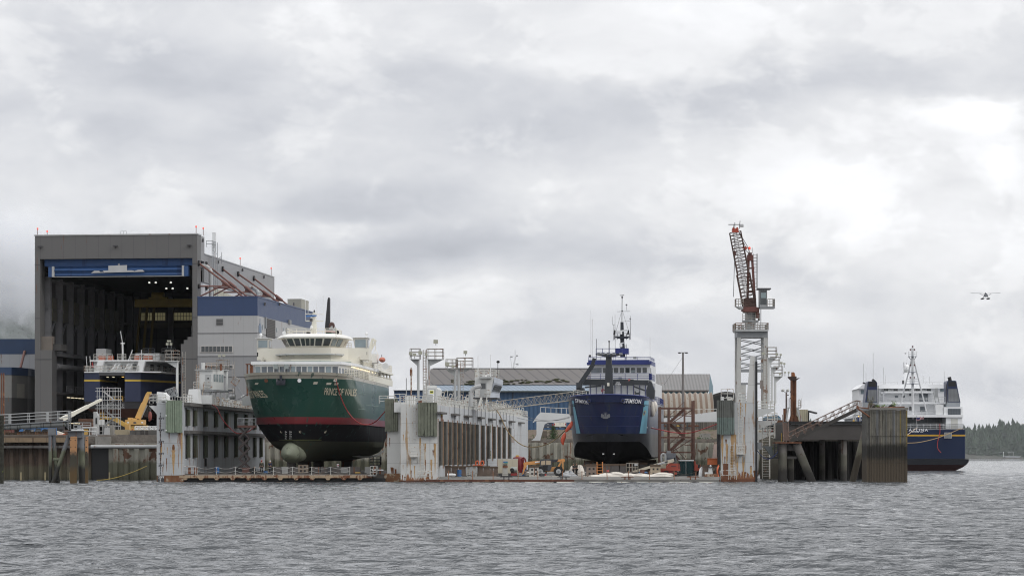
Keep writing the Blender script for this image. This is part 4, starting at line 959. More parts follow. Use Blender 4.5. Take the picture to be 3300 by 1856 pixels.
# control cab on legs
sx_=lambda px:X(px,Yh)-(Yh-346)*.058
cz=lambda py:Z(py,Yh)
cb=D().prism([(sx_(631),Yh),(sx_(685),Yh),(sx_(704)+.1,Yh+3.6),(sx_(650),Yh+3.6)],'z',cz(1255),cz(1193)).bu('control_cab',WHT,dk)
D().prism([(sx_(628),Yh-.2),(sx_(686),Yh-.3),(sx_(707),Yh+3.8),(sx_(648),Yh+3.8)],'z',cz(1193),cz(1190)).bu('cab_roof',LG,cb)
D().box(sx_(662),sx_(680),Yh-.05,Yh,cz(1252),cz(1206)).bu('cab_door',LG,cb)
D().tube((sx_(671),Yh-.09,cz(1219)),(sx_(671),Yh-.04,cz(1219)),.12,10).bu('porthole',BLK,cb)
p0_,p1_=V3((sx_(685),Yh,0)),V3((sx_(704)+.1,Yh+3.6,0))
for k in range(4):
    a_=p0_.lerp(p1_,.08+k*.235);b_=p0_.lerp(p1_,.08+k*.235+.17);ofs=.04
    D().loft([[(a_.x+ofs,a_.y,cz(1229)),(b_.x+ofs,b_.y,cz(1229))],[(a_.x+ofs,a_.y,cz(1205)),(b_.x+ofs,b_.y,cz(1205))]]).bu('cab_window',GLASS2,cb)
D().prism([(sx_(626),Yh-.4),(sx_(690),Yh-.6),(sx_(722),Yh+4),(sx_(650),Yh+4)],'z',cz(1262),cz(1256)).bu('cab_floor',GREY,cb)
for px in(664,676,690,704):D().tube((sx_(px),Yh+(px-664)*.05,WT),(sx_(px),Yh+(px-664)*.05,cz(1260)),.12,6).bu('cab_leg',WHT,cb)
D().rail([(sx_(626),Yh-.4,cz(1256)),(sx_(643),Yh-.4,cz(1256))],1.05,3,.5,.04).rail([(sx_(659),Yh-.4,cz(1256)),(sx_(685),Yh-.5,cz(1256))],1.05,3,.6,.04).bu('cab_railing',RAILW,cb)
m_=D()
for(a,c_)in(((sx_(643),cz(1256)),(sx_(638),WT)),((sx_(660),cz(1256)),(sx_(652),WT))):m_.bar((a[0],Yh-.5,a[1]+1),(c_[0],Yh-.8,c_[1]),.08,.2)
m_.ladder((sx_(633),Yh-.1,cz(1255)),3.3,(.35,0,0),.3,.04).bu('cab_ladder',RVAL,cb)
D().rail([(sx_(662),Yh+.5,cz(1190)),(sx_(697),Yh+.5,cz(1190))],.8,2,.8,.045).bu('roof_railing',RVAL,cb)
D().tube((sx_(650),Yh+1,cz(1190)),(sx_(650),Yh+1,cz(1168)),.22,8,.28).bu('vent',WHT,cb,40)
D().tube((sx_(708),Yh+1,cz(1193)),(sx_(708),Yh+1,cz(1172)),.14,8,.2).bu('vent',RST,cb,40)
def lightmast(parent,fn,px,Y,pbot,ptop,w,lamps,m=None,side=1,name='light_mast',ladder=True):
    """mast with a railed platform and floodlights; rows given in photo pixels at distance Y"""
    f=lambda:MB(fn)if fn else MB()
    m=m or LG;x_=X(px,Y)-((Y-346)*.058 if fn is sh1 else(Y-344)*.0957 if fn is sh2 else 0);zb_,zp=Z(pbot,Y),Z(ptop,Y)
    o=f().tube((x_,Y,zb_),(x_,Y,zp),.17,8).bu(name,m,parent,40)
    x0_,x1_=(x_-.2,x_+w)if side>0 else(x_-w,x_+.2)
    pl=f().prism([(x0_,Y-.6),(x1_,Y-.6),(x1_,Y+.8),(x0_,Y+.8)],'z',zp-.08,zp).bu('platform',m,o)
    f().rail([(x0_,Y-.55,zp),(x1_,Y-.55,zp),(x1_,Y+.75,zp),(x0_,Y+.75,zp),(x0_,Y-.55,zp)],1.35,3,.9,.04).bu('platform_railing',MC.get('mast_rail')or mat('mast_rail',(.33,.31,.28),.6,patch=.4,pcol=(.18,.09,.05)),o)
    f().prism([(x_,zp-1.0),(x_+side*w,zp-.08),(x_,zp-.08)],'y',Y-.1,Y+.1).bu('knee',m,o)
    if ladder:f().ladder((x_-side*.75,Y-.2,zb_),zp+1.2-zb_,(.35,0,0),.35,.035).bu('mast_ladder',MC['mast_rail'],o)
    for(dx_,dz_,s_)in lamps:
        L_=f();s_=s_*.72;c_=V3((x_+dx_,Y-.6,zp+dz_));L_.hexa([tuple(c_+V3(q)*s_)for q in((-.3,-.15,-.25),(.3,-.15,-.28),(.3,0,.25),(-.3,0,.28))],[tuple(c_+V3(q)*s_)for q in((-.2,.25,-.2),(.2,.25,-.22),(.2,.3,.12),(-.2,.3,.14))])
        L_.bu('floodlight',MC.get('floodlight_housing')or mat('floodlight_housing',(.30,.30,.24),.5),o);
        f().tube(tuple(c_+V3((0,.1,-.2*s_))),(c_.x,Y-.5,min(zp+dz_-.5,zp+dz_-.45*s_)),.04,4).bu('lamp_bracket',GREY,o)
    return o
def sh2(p):return(p[0]+(p[1]-344)*.0957,p[1],p[2])
lightmast(dk,sh1,731,362,1285,1192,1.3,((-.9,1.9,.9),(-.3,1.95,.9)),WHT,side=-1)
lightmast(dk,sh1,571,352,1278,1163,1.5,((-1.2,2.2,.8),(-.7,2.2,.8),(-1.1,2.6,.6),(-.8,2.6,.6)),WHT,side=-1)
D().tube((sx_(717),Yh+6,WT+1.1),(sx_(735),Yh+6,WT+1.1),.33,10).bu('air_tank',LG,dk,40)
D().box(sx_(745),sx_(790),Yh+9,Yh+12,WT,WT+1.3).bu('deck_house',WHT,dk)
D().rail([(sx_(1248),Y1+1,z1(1300)),(sx_(1300),Y1+1,z1(1300))],1.0,3,.9,.05).bu('handrail',RAILW,dk)
D().tube((x1(1267),Y1+1.6,z1(1300)),(x1(1267),Y1+1.6,z1(1290)),.3,10).bu('mooring_bitt',WHT,dk,40)
D().tube((x1(1277),Y1+1.6,z1(1300)),(x1(1277),Y1+1.6,z1(1290)),.2,10).bu('mooring_bitt',WHT,dk,40)

# rusty dark piles beside the ferry bow
for i,(px,l)in enumerate(((797,'leftmost'),(808,'middle'),(813,'rightmost'))):
    o=T('guide_pile',l+' of three thin rusty guide piles rising behind the green bow','pile',(X(px,420),420,0),'rusty guide piles behind the green bow')
    MB().tube((X(px,420),420,-1),(X(px,420),420,Z(1175,420)),.13,8).bu('pile',RST,o,40);MB().tube((X(px,420),420,Z(1175,420)),(X(px,420),420,Z(1172,420)),.3,8).bu('cap',RST,o)
# man lift basket behind the wing
ml=T('boom_lift','rusty boom lift with tilted basket raised behind the dock control cab','boom lift',(X(790,400),400,WT),'x');del ml['group']
q0,q1=V3(P(797,1300,400)),V3(P(761,1243,400))
MB().bar(tuple(q0),tuple(q0.lerp(q1,.45)),.5,.55).bu('boom',WHT,ml);MB().bar(tuple(q0.lerp(q1,.45)),tuple(q1),.3,.35).bu('boom_extension',GREY,ml)
d1_=(q1-q0).normalized();bx0=V3(P(742,1232,400));ex_=V3((.75,0,-.55)).normalized();ey_=V3((.55,0,.83)).normalized()
m_=MB();K=[bx0+ex_*a+ey_*c_+V3((0,dy_,0))for dy_ in(0,.9)for(a,c_)in((0,0),(.95,0),(.95,1.1),(0,1.1))]
for(i,j)in((0,1),(1,2),(2,3),(3,0),(4,5),(5,6),(6,7),(7,4),(0,4),(1,5),(2,6),(3,7)):m_.tube(tuple(K[i]),tuple(K[j]),.045,4)
m_.tube(tuple((K[0]+K[3])/2),tuple((K[1]+K[2])/2),.03,4).tube(tuple((K[0]+K[1])/2),tuple((K[2]+K[3])/2),.03,4);m_.bu('basket',MC['mast_rail'],ml)
MB().hexa([tuple(K[i])for i in(0,1,5,4)],[tuple(K[i]+ey_*.12)for i in(0,1,5,4)]).bu('basket_floor',RST,ml)

# ================================================ GREEN FERRY
pf=FR(-28.9,350.0,3.5)
def Q():return MB(pf)
pw=T('ferry','green and cream ferry with pale bulbous bow raised on the smaller dry dock','ship',pf((0,25,1.2)))
def pq(px,py,v,u=None):  # local coordinates seen at a column and row at local depth v
    k=(px-1650)/F;c_,s_=math.cos(math.radians(3.5)),math.sin(math.radians(3.5))
    u=(k*(350+v*c_)+28.9-v*s_)/(c_+k*s_)
    return u,v,Z(py,350-u*s_+v*c_)
KE,KN,DKL=2.7,7.7,14.2
def half(z):
    if z>=KN:return 7.3
    t=max(0,(z-KE)/(5.5-KE));return 7.15*min(1,(1-(1-min(t,1))**2.6)**(1/1.9))if t>0 else 0.8
def stem(z):
    return 0+(DKL-z)*.42 if z>KN else(DKL-KN)*.42+(KN-z)*.75
def ent(z):
    if z>KN:return 7.5+(DKL-z)*1.6
    return 17+(KN-z)*4
def hbr(z,v,zmx=DKL):
    s=stem(z);
    if v<=s:return 0.0
    t=min(1,(v-s)/ent(z));p=2.0-max(0,KN-z)*.2 if z<KN else 2.5-(DKL-z)*.075
    w=half(z)*(1-(1-t)**p)**(1/p)
    if v>44:w*=1-.10*((v-44)/14)**2
    if v>47 and z<6:w*=max(.2,1-((v-47)/11)*(6-z)/3.3)
    return w
def sheer(v):return DKL+.28*max(0,1-v/9)-.15*min(1,v/12)
zl_=[KE,2.9,3.3,3.9,4.7,5.6,6.6,KN-.02,KN+.02,8.66,9.8,11,12.2,13.3,13.6,1e3]
vs_=[0,.15,.4,.8,1.4,2.1,3,4,5.2,6.6,8.2,10,12.5,15.5,19,23,28,34,40,46,52,58]
secs=[]
for t in vs_:
    row=[]
    for z in[z if z<900 else None for z in zl_]:
        zz=z if z is not None else sheer(t)
        v=stem(zz)*(1-t/58)+t
        row.append((hbr(zz,v),v,zz))
    secs.append([(-a,v,z)for a,v,z in row[::-1]]+row)
GH=mat('green_hull',(.014,.07,.05),.28,var=.10,vs=.12,streak=.3,scol=(.045,.10,.085),ss=1.6,coat=.3,matte=KN,seam=(5.5,2.35,.1,1,.045,.35),bump=.06,bs=.3,
         zones=[(-5,(.075,.08,.058)),(5.45,(.018,.018,.022)),(KN,(.24,.035,.045)),(8.62,(.015,.073,.054)),(13.62,(.46,.43,.36))])
hull=Q().loft(secs).add([(p[0],p[1],p[2])for p in secs[-1]],[tuple(range(len(secs[-1])))])
hull.bu('hull',GH,pw,35)
Q().loft([[(p[0],p[1],p[2]-.35)for p in(s_[0],s_[-1])]for s_ in secs]).bu('deck',LG,pw)
# bulb
bb=Q();cx,cv,czb=-1.0,5.6,3.72
ringsB=[]
for j in range(15):
    t=j/14;v=2.3+15*t;R=1.5*math.sin(math.pi*min(.5,(t+.0)*1.9))**.55 if t>0 else.05
    if t>.3:R*=1-(t-.3)*.7
    ringsB.append([(cx+t*1.0+R*.98*math.cos(a),v,czb+R*(1.12 if math.sin(a)>0 else.80)*math.sin(a))for a in[6.28319*i/20 for i in range(20)]])
bb.loft(ringsB,True,True).bu('bulbous_bow',mat('algae_bulb',(.21,.23,.17),.6,var=.25,vs=.8,streak=.5,scol=(.11,.12,.085),ss=1.2,patch=.35,pcol=(.12,.13,.09),ps=.9,bump=.02),pw,60)
# keel/bilge keel strip & stern bottom
stp=[(hbr(3.2+.0*i,v)+.06,v,3.1+max(0,(v-22))*.02)for i,v in enumerate(range(26,37,2))]
pts=[pq(px,py,v)for px,py,v in((1126,1463,30),(1145,1468,33),(1170,1471,36),(1195,1471,39),(1218,1464,42),(1238,1451,44))]
Q().loft([[(a,v,z+.12)for a,v,z in pts],[(a+.05,v,z-.16)for a,v,z in pts],[(a-.3,v,z-.16)for a,v,z in pts]]).bu('bilge_strip',LG,pw)
# surface point of the hull at a column/row of the photo
def hullpt(px,py,out=.05):
    lo,hi=-2.0,60.0;k=(px-1650)/F
    best=None;v=0.0
    while v<60:
        u,_,z=pq(px,py,v);zz=min(z,sheer(v))
        if abs(u)<=hbr(zz,v):
            lo,hi=v-.1,v
            for _ in range(12):
                md=(lo+hi)/2;u,_z,z=pq(px,py,md)
                if abs(u)<=hbr(min(z,sheer(md)),md):hi=md
                else:lo=md
            best=hi;break
        v+=.1
    if best is None:best=0
    u,v,z=pq(px,py,best);
    dirv=V3((k,1,(HZ-py)/F)).normalized();w=V3(pf((u,v,z)))-dirv*out
    return w
IV=mat('cream_lettering',(.60,.55,.42),.5)
def nm(x,y):return tuple(hullpt(1096+x*1.0,1264-y*1.0,.12))
text('PRINCE OF WALES',32,lambda x,y:nm(x*.40,y-x*.016),IV,pw,'name_lettering',shear=.30,off=.22,space=.97)
text('PRINCE OF WALES',1.3,lambda x,y:pf((-hbr(11.6+y,5.2-x*.55)-.05,5.2-x*.55,11.6+y)),IV,pw,'name_lettering',off=.02)
for(px,py,w_,h_)in((828,1236,11,6),(1018,1234,14,8),(1061,1236,16,7),(1085,1237,13,7)):
    c4=[hullpt(px+a,py+c_,.08)for a,c_ in((-w_/2,-h_/2),(w_/2,-h_/2),(w_/2-3,h_/2),(-w_/2-2,h_/2))]
    MB().add([tuple(p)for p in c4],[(0,1,2,3)]).bu('freeing_port',mat('port_cream',(.6,.57,.48),.5),pw)
def hbar(parent,a,c_,r,m,nm_,out=.1,n=8):
    pts=[hullpt(a[0]+(c_[0]-a[0])*t,a[1]+(c_[1]-a[1])*t,out)for t in[i/n for i in range(n+1)]]
    return MB().path([tuple(p)for p in pts],r,4).bu(nm_,m,parent)
for a,c_ in(((1152,1266),(1180,1270)),((1180,1304),(1238,1312)),((1154,1317),(1180,1320)),((900,1417),(1036,1417))):hbar(pw,a,c_,.03,mat('faint_line',(.22,.3,.27),.6)if a[1]<1400 else mat('moss_line',(.20,.22,.08),.7),'weld_line')
# draft marks on the bow
for k,s in enumerate(('14','13','12','11')):
    for px in(921,936):
        c0=hullpt(px,1391+7*k,.1)
        text(s,.30,(lambda c0:(lambda x,y:(c0.x+x,c0.y,c0.z+y)))(c0),DMW,pw,'draft_mark',off=.015)
for px,py in((967,1391),(906,1391)):
    c0=hullpt(px,py,.1);text('C',.42,(lambda c0:(lambda x,y:(c0.x+x,c0.y,c0.z+y)))(c0),IV,pw,'thruster_mark',off=.01)
c0=hullpt(1047,1391,.1);text('8',.5,(lambda c0:(lambda x,y:(c0.x+x,c0.y,c0.z+y)))(c0),IV,pw,'thruster_mark',shear=.4,off=.01)
# anchor, fairleads
ca=hullpt(905,1228,.25)
m_=MB();m_.box(ca.x-.16,ca.x+.16,ca.y-.15,ca.y+.1,ca.z-.35,ca.z+.75)
for s_ in(-1,1):m_.hexa([(ca.x+s_*.1,ca.y-.2,ca.z-.35),(ca.x+s_*.55,ca.y-.2,ca.z-.55),(ca.x+s_*.62,ca.y-.2,ca.z-.15),(ca.x+s_*.15,ca.y-.2,ca.z+.0)],[(ca.x+s_*.1,ca.y+.1,ca.z-.3),(ca.x+s_*.45,ca.y+.1,ca.z-.4),(ca.x+s_*.6,ca.y+.05,ca.z+.4),(ca.x+s_*.3,ca.y+.1,ca.z+.2)])
m_.box(ca.x-.5,ca.x+.5,ca.y-.15,ca.y+.1,ca.z-.5,ca.z-.25);m_.bu('anchor',mat('dark_navy_iron',(.02,.023,.035),.45),pw)
for px,py,m in((858,1226,RST),(965,1226,WCL),(1080,1224,CREAM)):
    c0=hullpt(px,py,.02);MB().tube((c0.x,c0.y-.12,c0.z),(c0.x,c0.y+.2,c0.z),.26,12,.22).bu('fairlead',m,pw,40)
# deckhouse
zA,zB=13.9,15.62
CRW=mat('cream_white',(.78,.77,.73),.4,var=.03,streak=.03)
DH=[(-5.6,4.6),(-3,4.1),(0,3.9),(3,4.1),(5.6,4.6),(6.0,8),(6.6,14),(6.6,42),(-6.6,42),(-6.6,14),(-6.0,8)]
house=Q().prism(DH,'z',zA,zB).bu('main_deckhouse',CRW,pw)
def off(poly,d,fy=0):return[(x_+(d if x_>0 else-d if x_<0 else 0),v-(d if v<6 else-d if v>40 else 0))for x_,v in poly]
Q().prism(off(DH,.45),'z',zB,zB+.38).bu('lower_roof',WCL,pw)
def strip(poly,i,t0,t1,za,zb_,nm_,m,parent,o=.03,fr=Q):
    a=V3((*poly[i],0)).lerp(V3((*poly[i+1],0)),t0);c_=V3((*poly[i],0)).lerp(V3((*poly[i+1],0)),t1)
    d=(c_-a).normalized();n_=V3((d.y,-d.x,0));
    pa,pc=a+n_*o,c_+n_*o
    fr().hexa([(a.x,a.y,za),(c_.x,c_.y,za),(pc.x,pc.y,za),(pa.x,pa.y,za)],[(a.x,a.y,zb_),(c_.x,c_.y,zb_),(pc.x,pc.y,zb_),(pa.x,pa.y,zb_)]).bu(nm_,m,parent)
GL3=mat('grey_glass',(.10,.12,.14),.1,var=.3,vs=1,spec=.9)
wz0,wz1=14.25,15.15
for i,n in((0,3),(1,4),(2,4),(3,3)):
    for k in range(n):strip(DH,i,(k+.1)/n,(k+.9)/n,wz0-.4,wz1+.16,'window',GL3 if(i+k)%4 else GLASS2,house,.05)
for i,n in((4,2),(5,4),(6,14)):
    for k in range(n):
        if k%3!=2 or i<6:strip(DH,i,(k+.15)/n,(k+.7)/n,wz0,wz1,'window',GL3,house,.05)
for k in range(14):Q().box(6.62,6.9,10+k*2.1,10.35+k*2.1,zB-.25,zB-.1).bu('soffit_lamp',LMP,house)
# rail along side
Q().rail([(5.2,6.0,13.9),(6.4,8.5,13.95),(7.15,14,14.05),(7.2,30,14.05),(7.1,57,14.05)],1.05,5,.9,.035).bu('side_railing',mat('cream_rail',(.66,.63,.54),.5),pw)
Q().box(7.12,7.2,26,57.5,14.0,14.9).bu('side_bulwark',CREAM,pw)
for k in range(7):Q().box(6.9,7.1,30+k*4.2,30.25+k*4.2,14.0,zB+.1).bu('gallery_post',CREAM,pw)
Q().box(-7.2,7.35,40,57,zB+.05,zB+.3).bu('aft_roof',CREAM,pw)
Q().box(-6,5.5,42.5,56,13.9,zB).bu('aft_house',CRW,pw)
Q().rail([(6.8,17,zB+.38),(6.8,40,zB+.38),(7.2,56,zB+.38)],1.05,4,1.2,.04).bu('upper_railing',MC['cream_rail'],pw)
Q().rail([(-6.6,17,zB+.38),(-6.6,40,zB+.38)],1.05,4,1.2,.04).bu('upper_railing',MC['cream_rail'],pw)
# bridge
vb=19.0
def bp(px,py,dv=0):return pq(px,py,vb+dv)
bz=lambda py:bp(1000,py)[2]
wl_,wr_=bp(828,1122)[0],bp(1188,1122)[0]
zt_,zb_=bz(1122),bz(1160)
BR=mat('bridge_cream',(.72,.69,.60),.4,var=.04,streak=.08,ss=1)
Q().prism([(wl_,vb),(-4.2,vb-.4),(-2,vb-2.2),(3,vb-2.2),(5.2,vb-.4),(wr_,vb),(wr_,vb+3.4),(wl_,vb+3.4)],'z',zb_+.0,zt_).bu('bridge_front',BR,pw)
Q().prism([(-6.3,vb-.2),(-2.3,vb-3.4),(3.2,vb-3.4),(6.6,vb-.2),(6.6,vb+18),(-6.3,vb+18)],'z',zB+.385,zb_-.003).bu('bridge_lower',BR,pw)
sh_=[(bp(890,1145)[0],vb-.6),(-3,vb-3.4),(3.4,vb-3.4),(bp(1114,1143)[0],vb-.6),(bp(1114,1143)[0],vb),(bp(890,1145)[0],vb)]
Q().prism(sh_,'z',bz(1146),bz(1142)).bu('sun_shelf',LG,pw)
for k in range(9):
    x_=-4.4+k*1.1;Q().prism([(vb-.4,bz(1146)),(vb-2.2,bz(1146)),(vb-.4,bz(1151))],'x',x_,x_+.08).bu('shelf_bracket',LG,pw)
Q().prism([(-6.0,vb-2),(-2,vb-6.5),(2.4,vb-7.5),(5.8,vb-2)],'z',zB+.39,zB+.75).bu('green_deck',mat('green_grey_deck',(.20,.26,.22),.6),pw)
# wheelhouse with outward leaning windows
c0=[bp(p,1122)[0]for p in(920,1088)]
def whp(e,dz):
    a,c_=c0
    return[(a-e,vb+1.2-e*.3),(a+.9-e*.8,vb-1.4-e),(a+2.6-e*.3,vb-2.0-e),(c_-3.0+e*.3,vb-2.0-e),(c_-1.0+e*.8,vb-1.4-e),(c_+e,vb+1.2-e*.3),(c_+e,vb+7),(a-e,vb+7)]
wa,wb_=whp(0,0),whp(.75,0);z0_,z1_=zt_,bz(1090)
wh=Q().loft([[(x_,v,z0_)for x_,v in wa],[(x_,v,z1_)for x_,v in wb_]],True,True).bu('wheelhouse',BR,pw)
for i,n in((0,2),(1,2),(2,3),(3,2),(4,2)):
    for k in range(n):
        q=[]
        for(po,zz,fr_)in((wa,z0_,.17),(wb_,z1_,.90)):
            pass
        def pt(t,h):
            a=V3((*wa[i],z0_)).lerp(V3((*wa[i+1],z0_)),t);c_=V3((*wb_[i],z1_)).lerp(V3((*wb_[i+1],z1_)),t)
            r_=a.lerp(c_,h);d=V3((wa[i+1][0]-wa[i][0],wa[i+1][1]-wa[i][1],0)).normalized();n_=V3((d.y,-d.x,0));return tuple(r_+n_*.06)
        t0,t1=(k+.1)/n,(k+.9)/n
        Q().add([pt(t0,.18),pt(t1,.18),pt(t1,.88),pt(t0,.88)],[(0,1,2,3)]).bu('window',GLASS if i<4 else GLASS2,wh)
rf=[(bp(888,1090)[0],vb+1.5),(bp(912,1083)[0]+.6,vb-3.2),(bp(960,1080)[0],vb-3.9),(bp(1060,1080)[0],vb-3.9),(bp(1092,1083)[0],vb-3.2),(bp(1117,1091)[0],vb+1.5),(bp(1117,1090)[0],vb+8),(bp(888,1090)[0],vb+8)]
rf2=[((x_-.0)*.9+.1,v+(.8 if v<vb else 0))for x_,v in rf]
Q().loft([[(x_,v,z1_)for x_,v in rf],[(x_,v,z1_+.12)for x_,v in rf],[(x_,v,z1_+.5)for x_,v in rf2]],True,True).bu('wheelhouse_roof',CRW,pw)
Q().rail([(c0[0]+.3,vb-1,z1_+.45),(c0[1]-.2,vb-1,z1_+.45),(c0[1]-.2,vb+6,z1_+.45),(c0[0]+.3,vb+6,z1_+.45),(c0[0]+.3,vb-1,z1_+.45)],.85,2,1.4,.035).bu('roof_railing',MC['cream_rail'],pw)
for(a,c_,t_)in((828,866,1091),(1140,1183,1089)):
    o=Q().prism([(bp(a+(0 if a<900 else 4),0)[0],zt_),(bp(c_,0)[0],zt_),(bp(c_,0)[0],bz(t_)),(bp(a-(0 if a<900 else 3),0)[0],bz(t_))],'y',vb-.1,vb+2.8).bu('wing_cab',mat('wing_cab_paint',(.50,.49,.45),.4),pw)
    Q().box(bp(a+5,0)[0],bp(c_-4,0)[0],vb-.14,vb-.1,zt_+.12,bz(t_+6)).bu('window',GLASS2,o)
    Q().box(bp(c_,0)[0],bp(c_,0)[0]+.04,vb+.4,vb+2.2,zt_+.15,bz(t_+6)).bu('window',GL3,o)
    Q().prism([(bp(a-5,0)[0],vb-.3),(bp(c_+3,0)[0],vb-.3),(bp(c_+5,0)[0],vb+3),(bp(a-3,0)[0],vb+3)],'z',bz(t_),bz(t_-1.5)).bu('cab_roof',CRW,o)
    xx=bp(a+(9 if a<900 else 38),0)[0];Q().tube((xx,vb+1,bz(t_)),(xx,vb+1,bz(t_-12)),.04,5).ell((xx,vb+1,bz(t_-14)),.22,.22,.22).bu('searchlight',WCL,o)
Q().box(bp(1174,0)[0],bp(1183,0)[0],vb-.04,vb,bz(1144),bz(1134)).bu('side_light',BLK,pw)
Q().box(bp(828,0)[0],bp(832,0)[0],vb-.04,vb,bz(1148),bz(1135)).bu('side_light',BLK,pw)
Q().rail([(bp(1098,0)[0],vb+5,zt_),(bp(1118,0)[0],vb+5,zt_)],.9,3,.5,.035).bu('bridge_railing',MC['cream_rail'],pw)
# searchlights before the windows
for px in(889,923):
    c0_=pq(px,1181,3.0);Q().box(c0_[0]-.3,c0_[0]+.3,2.8,3.1,c0_[2]-.32,c0_[2]+.32).bu('searchlight',mat('lamp_glass',(.25,.28,.27),.25),pw);Q().tube((c0_[0],3.1,14.1),(c0_[0],3.0,c0_[2]-.3),.08,6).bu('lamp_post',DG,pw)
# mast
mm=lambda px,py,dv=0:pq(px,py,22+dv)
a,c_=mm(1011,1080),mm(1013,1008)
M_=Q().prism([(mm(1003,0)[0],mm(0,1080)[2]),(mm(1020,0)[0],mm(0,1080)[2]),(mm(1017,0)[0],mm(0,1010)[2]),(mm(1009,0)[0],mm(0,1010)[2])],'y',21.6,22.4).bu('mast',CREAM,pw)
Q().bar(mm(984,1012),mm(1043,1013),.1,.08).bar(mm(985,1034),mm(1043,1035),.18,.14).bu('yard',CREAM,M_)
Q().bar(mm(986,1019,-.5),mm(1020,1017,-.5),.15,.18).bu('radar_scanner',mat('radar_blue',(.05,.16,.42),.4),M_)
Q().box(mm(1001,0)[0],mm(1009,0)[0],21,21.6,mm(0,1039)[2],mm(0,1030)[2]).bu('radar_box',DG,M_)
for py,r_ in((1024,.17),(1055,.2),(1051,.14)):Q().ell(mm(1004,py,-.4),r_,r_,r_).bu('dome',WCL,M_,40)
Q().bar(mm(1000,1061,-.3),mm(1016,1062,-.3),.5,.12).bu('mast_platform',CREAM,M_)
Q().ell(mm(1013,1004),.12,.12,.25).bu('masthead_light',DG,M_)
for(px,p0_,p1_)in((984,953,1033),(1043,953,1013),(1020,973,1034),(993,977,1010)):Q().tube(mm(px,p1_),mm(px,p0_),.025,4).bu('whip_antenna',WCL,M_)
m_=Q()
for k in range(8):m_.tube(mm(1018,1076-k*5),mm(1022,1076-k*5),.03,4)
m_.bu('mast_steps',CREAM,M_)
for px,py,m in((994,1074,BLK),(1088,1071,BLK),(917,1073,WCL)):c0_=pq(px,py,20);Q().tube((c0_[0],19.6,c0_[2]),(c0_[0],20.1,c0_[2]),.28,10,.15).bu('horn',m,pw,40)
# funnel fin
ff=lambda px,py:pq(px,py,44)
FB=mat('funnel_black',(.022,.022,.026),.5,zones=[(-5,(.012,.07,.045)),(ff(1060,1072)[2],(.30,.06,.08)),(ff(1060,1065)[2],(.5,.5,.45)),(ff(1060,1061)[2],(.022,.022,.026))],seam=(0,.45,1,0,.09,.7))
Q().prism([(ff(1042,0)[0],13),(ff(1066,0)[0],13),(ff(1063,0)[0],ff(0,1060)[2]),(ff(1063,0)[0],ff(0,966)[2]),(ff(1056,0)[0],ff(0,968)[2]),(ff(1048,0)[0],ff(0,1052)[2])],'y',43.8,44.6).bu('funnel',FB,pw)
Q().tube(ff(1060,967),ff(1060,959),.14,8).bu('exhaust_pipe',BLK,pw)
Q().prism([(ff(1063,0)[0],14),(ff(1076,0)[0],14),(ff(1075,0)[0],ff(0,1056)[2]),(ff(1069,0)[0],ff(0,1045)[2]),(ff(1063,0)[0],ff(0,1060)[2])],'y',43,47).bu('vent_casing',mat('casing_grey',(.35,.37,.37),.4,zones=[(-5,(.012,.07,.045)),(ff(1060,1072)[2],(.30,.06,.08)),(ff(1060,1065)[2],(.35,.37,.37))]),pw)
Q().tube(pq(1069,1050,43),pq(1069,1047,44.5),.45,12).bu('vent_mouth',mat('brown_mouth',(.08,.04,.035),.6),pw)
# boat davit, rescue craft, raft capsule
dv=lambda px,py:pq(px,py,34)
D_=Q().bar(dv(1187,1145),dv(1201,1092),.35,.35).bar(dv(1192,1135),dv(1210,1100),.25,.25).bar(dv(1200,1092),dv(1212,1100),.4,.35).tube(dv(1210,1105),dv(1210,1125),.05,5).tube(dv(1210,1124),dv(1203,1145),.03,4).tube(dv(1210,1124),dv(1219,1145),.03,4).bu('davit',CREAM,pw)
Q().box(dv(1190,0)[0],dv(1217,0)[0],33,36,dv(0,1172)[2],dv(0,1144)[2]).bu('davit_house',CRW,pw)
Q().ell(dv(1232,1159),.45,1.4,.38,14,8).bu('rescue_boat',mat('boat_orange',(.45,.14,.09),.5),pw,40)
Q().ell(dv(1188,1154),.3,.8,.45,10,8).bu('life_ring_box',MC['boat_orange'],pw,40)
Q().tube(pq(1242,1179,37),pq(1241,1178,40),.47,12).bu('life_raft',WCL,pw,40)
Q().tube(pq(1230,1150,34),pq(1230,1143,34),.04,4).bu('staff',DG,pw)
# black thruster opening / bottom shadow gear
MB().rail([pf((7.0,44,1.2)),pf((7.0,48,1.2))],1.5,3,.7,.06)
# hose from bow
hp=[V3(hullpt(1082,1222,.3)),V3(hullpt(1098,1278,.5)),V3(P(1120,1325,356)),V3(P(1150,1358,356)),V3(P(1180,1368,357)),V3(P(1210,1358,356)),V3(P(1241,1325,350))]
def smooth(pts,n=8):
    out=[]
    for i in range(len(pts)-1):
        p0=pts[max(0,i-1)];p1=pts[i];p2=pts[i+1];p3=pts[min(len(pts)-1,i+2)]
        for j in range(n):
            t=j/n;out.append(tuple(.5*((2*p1)+(p2-p0)*t+(2*p0-5*p1+4*p2-p3)*t*t+(3*p1-p0-3*p2+p3)*t**3)))
    return out+[tuple(pts[-1])]
tag(MB().path(smooth(hp),.07,6).bu('fire_hose',RHOSE,None,60),'red hose hanging in a loop from the green bow to the dock wing','hose')
hp=[V3(P(683,1303,362)),V3(P(700,1316,362)),V3(P(720,1355,361)),V3(P(760,1394,360)),V3(P(795,1392,358)),V3(P(818,1377,356))]
tag(MB().path(smooth(hp),.06,6).bu('fire_hose',RHOSE,None,60),'red hose looping from the left dock wing railing to the scissor lift','hose')
hp=[V3(P(756,1290,370)),V3(P(775,1283,365)),V3(P(804,1266,358))]
tag(MB().path(smooth(hp),.04,6).bu('mooring_line',DG,None,60),'thin dark mooring line from the dock wing to the green bow','rope')
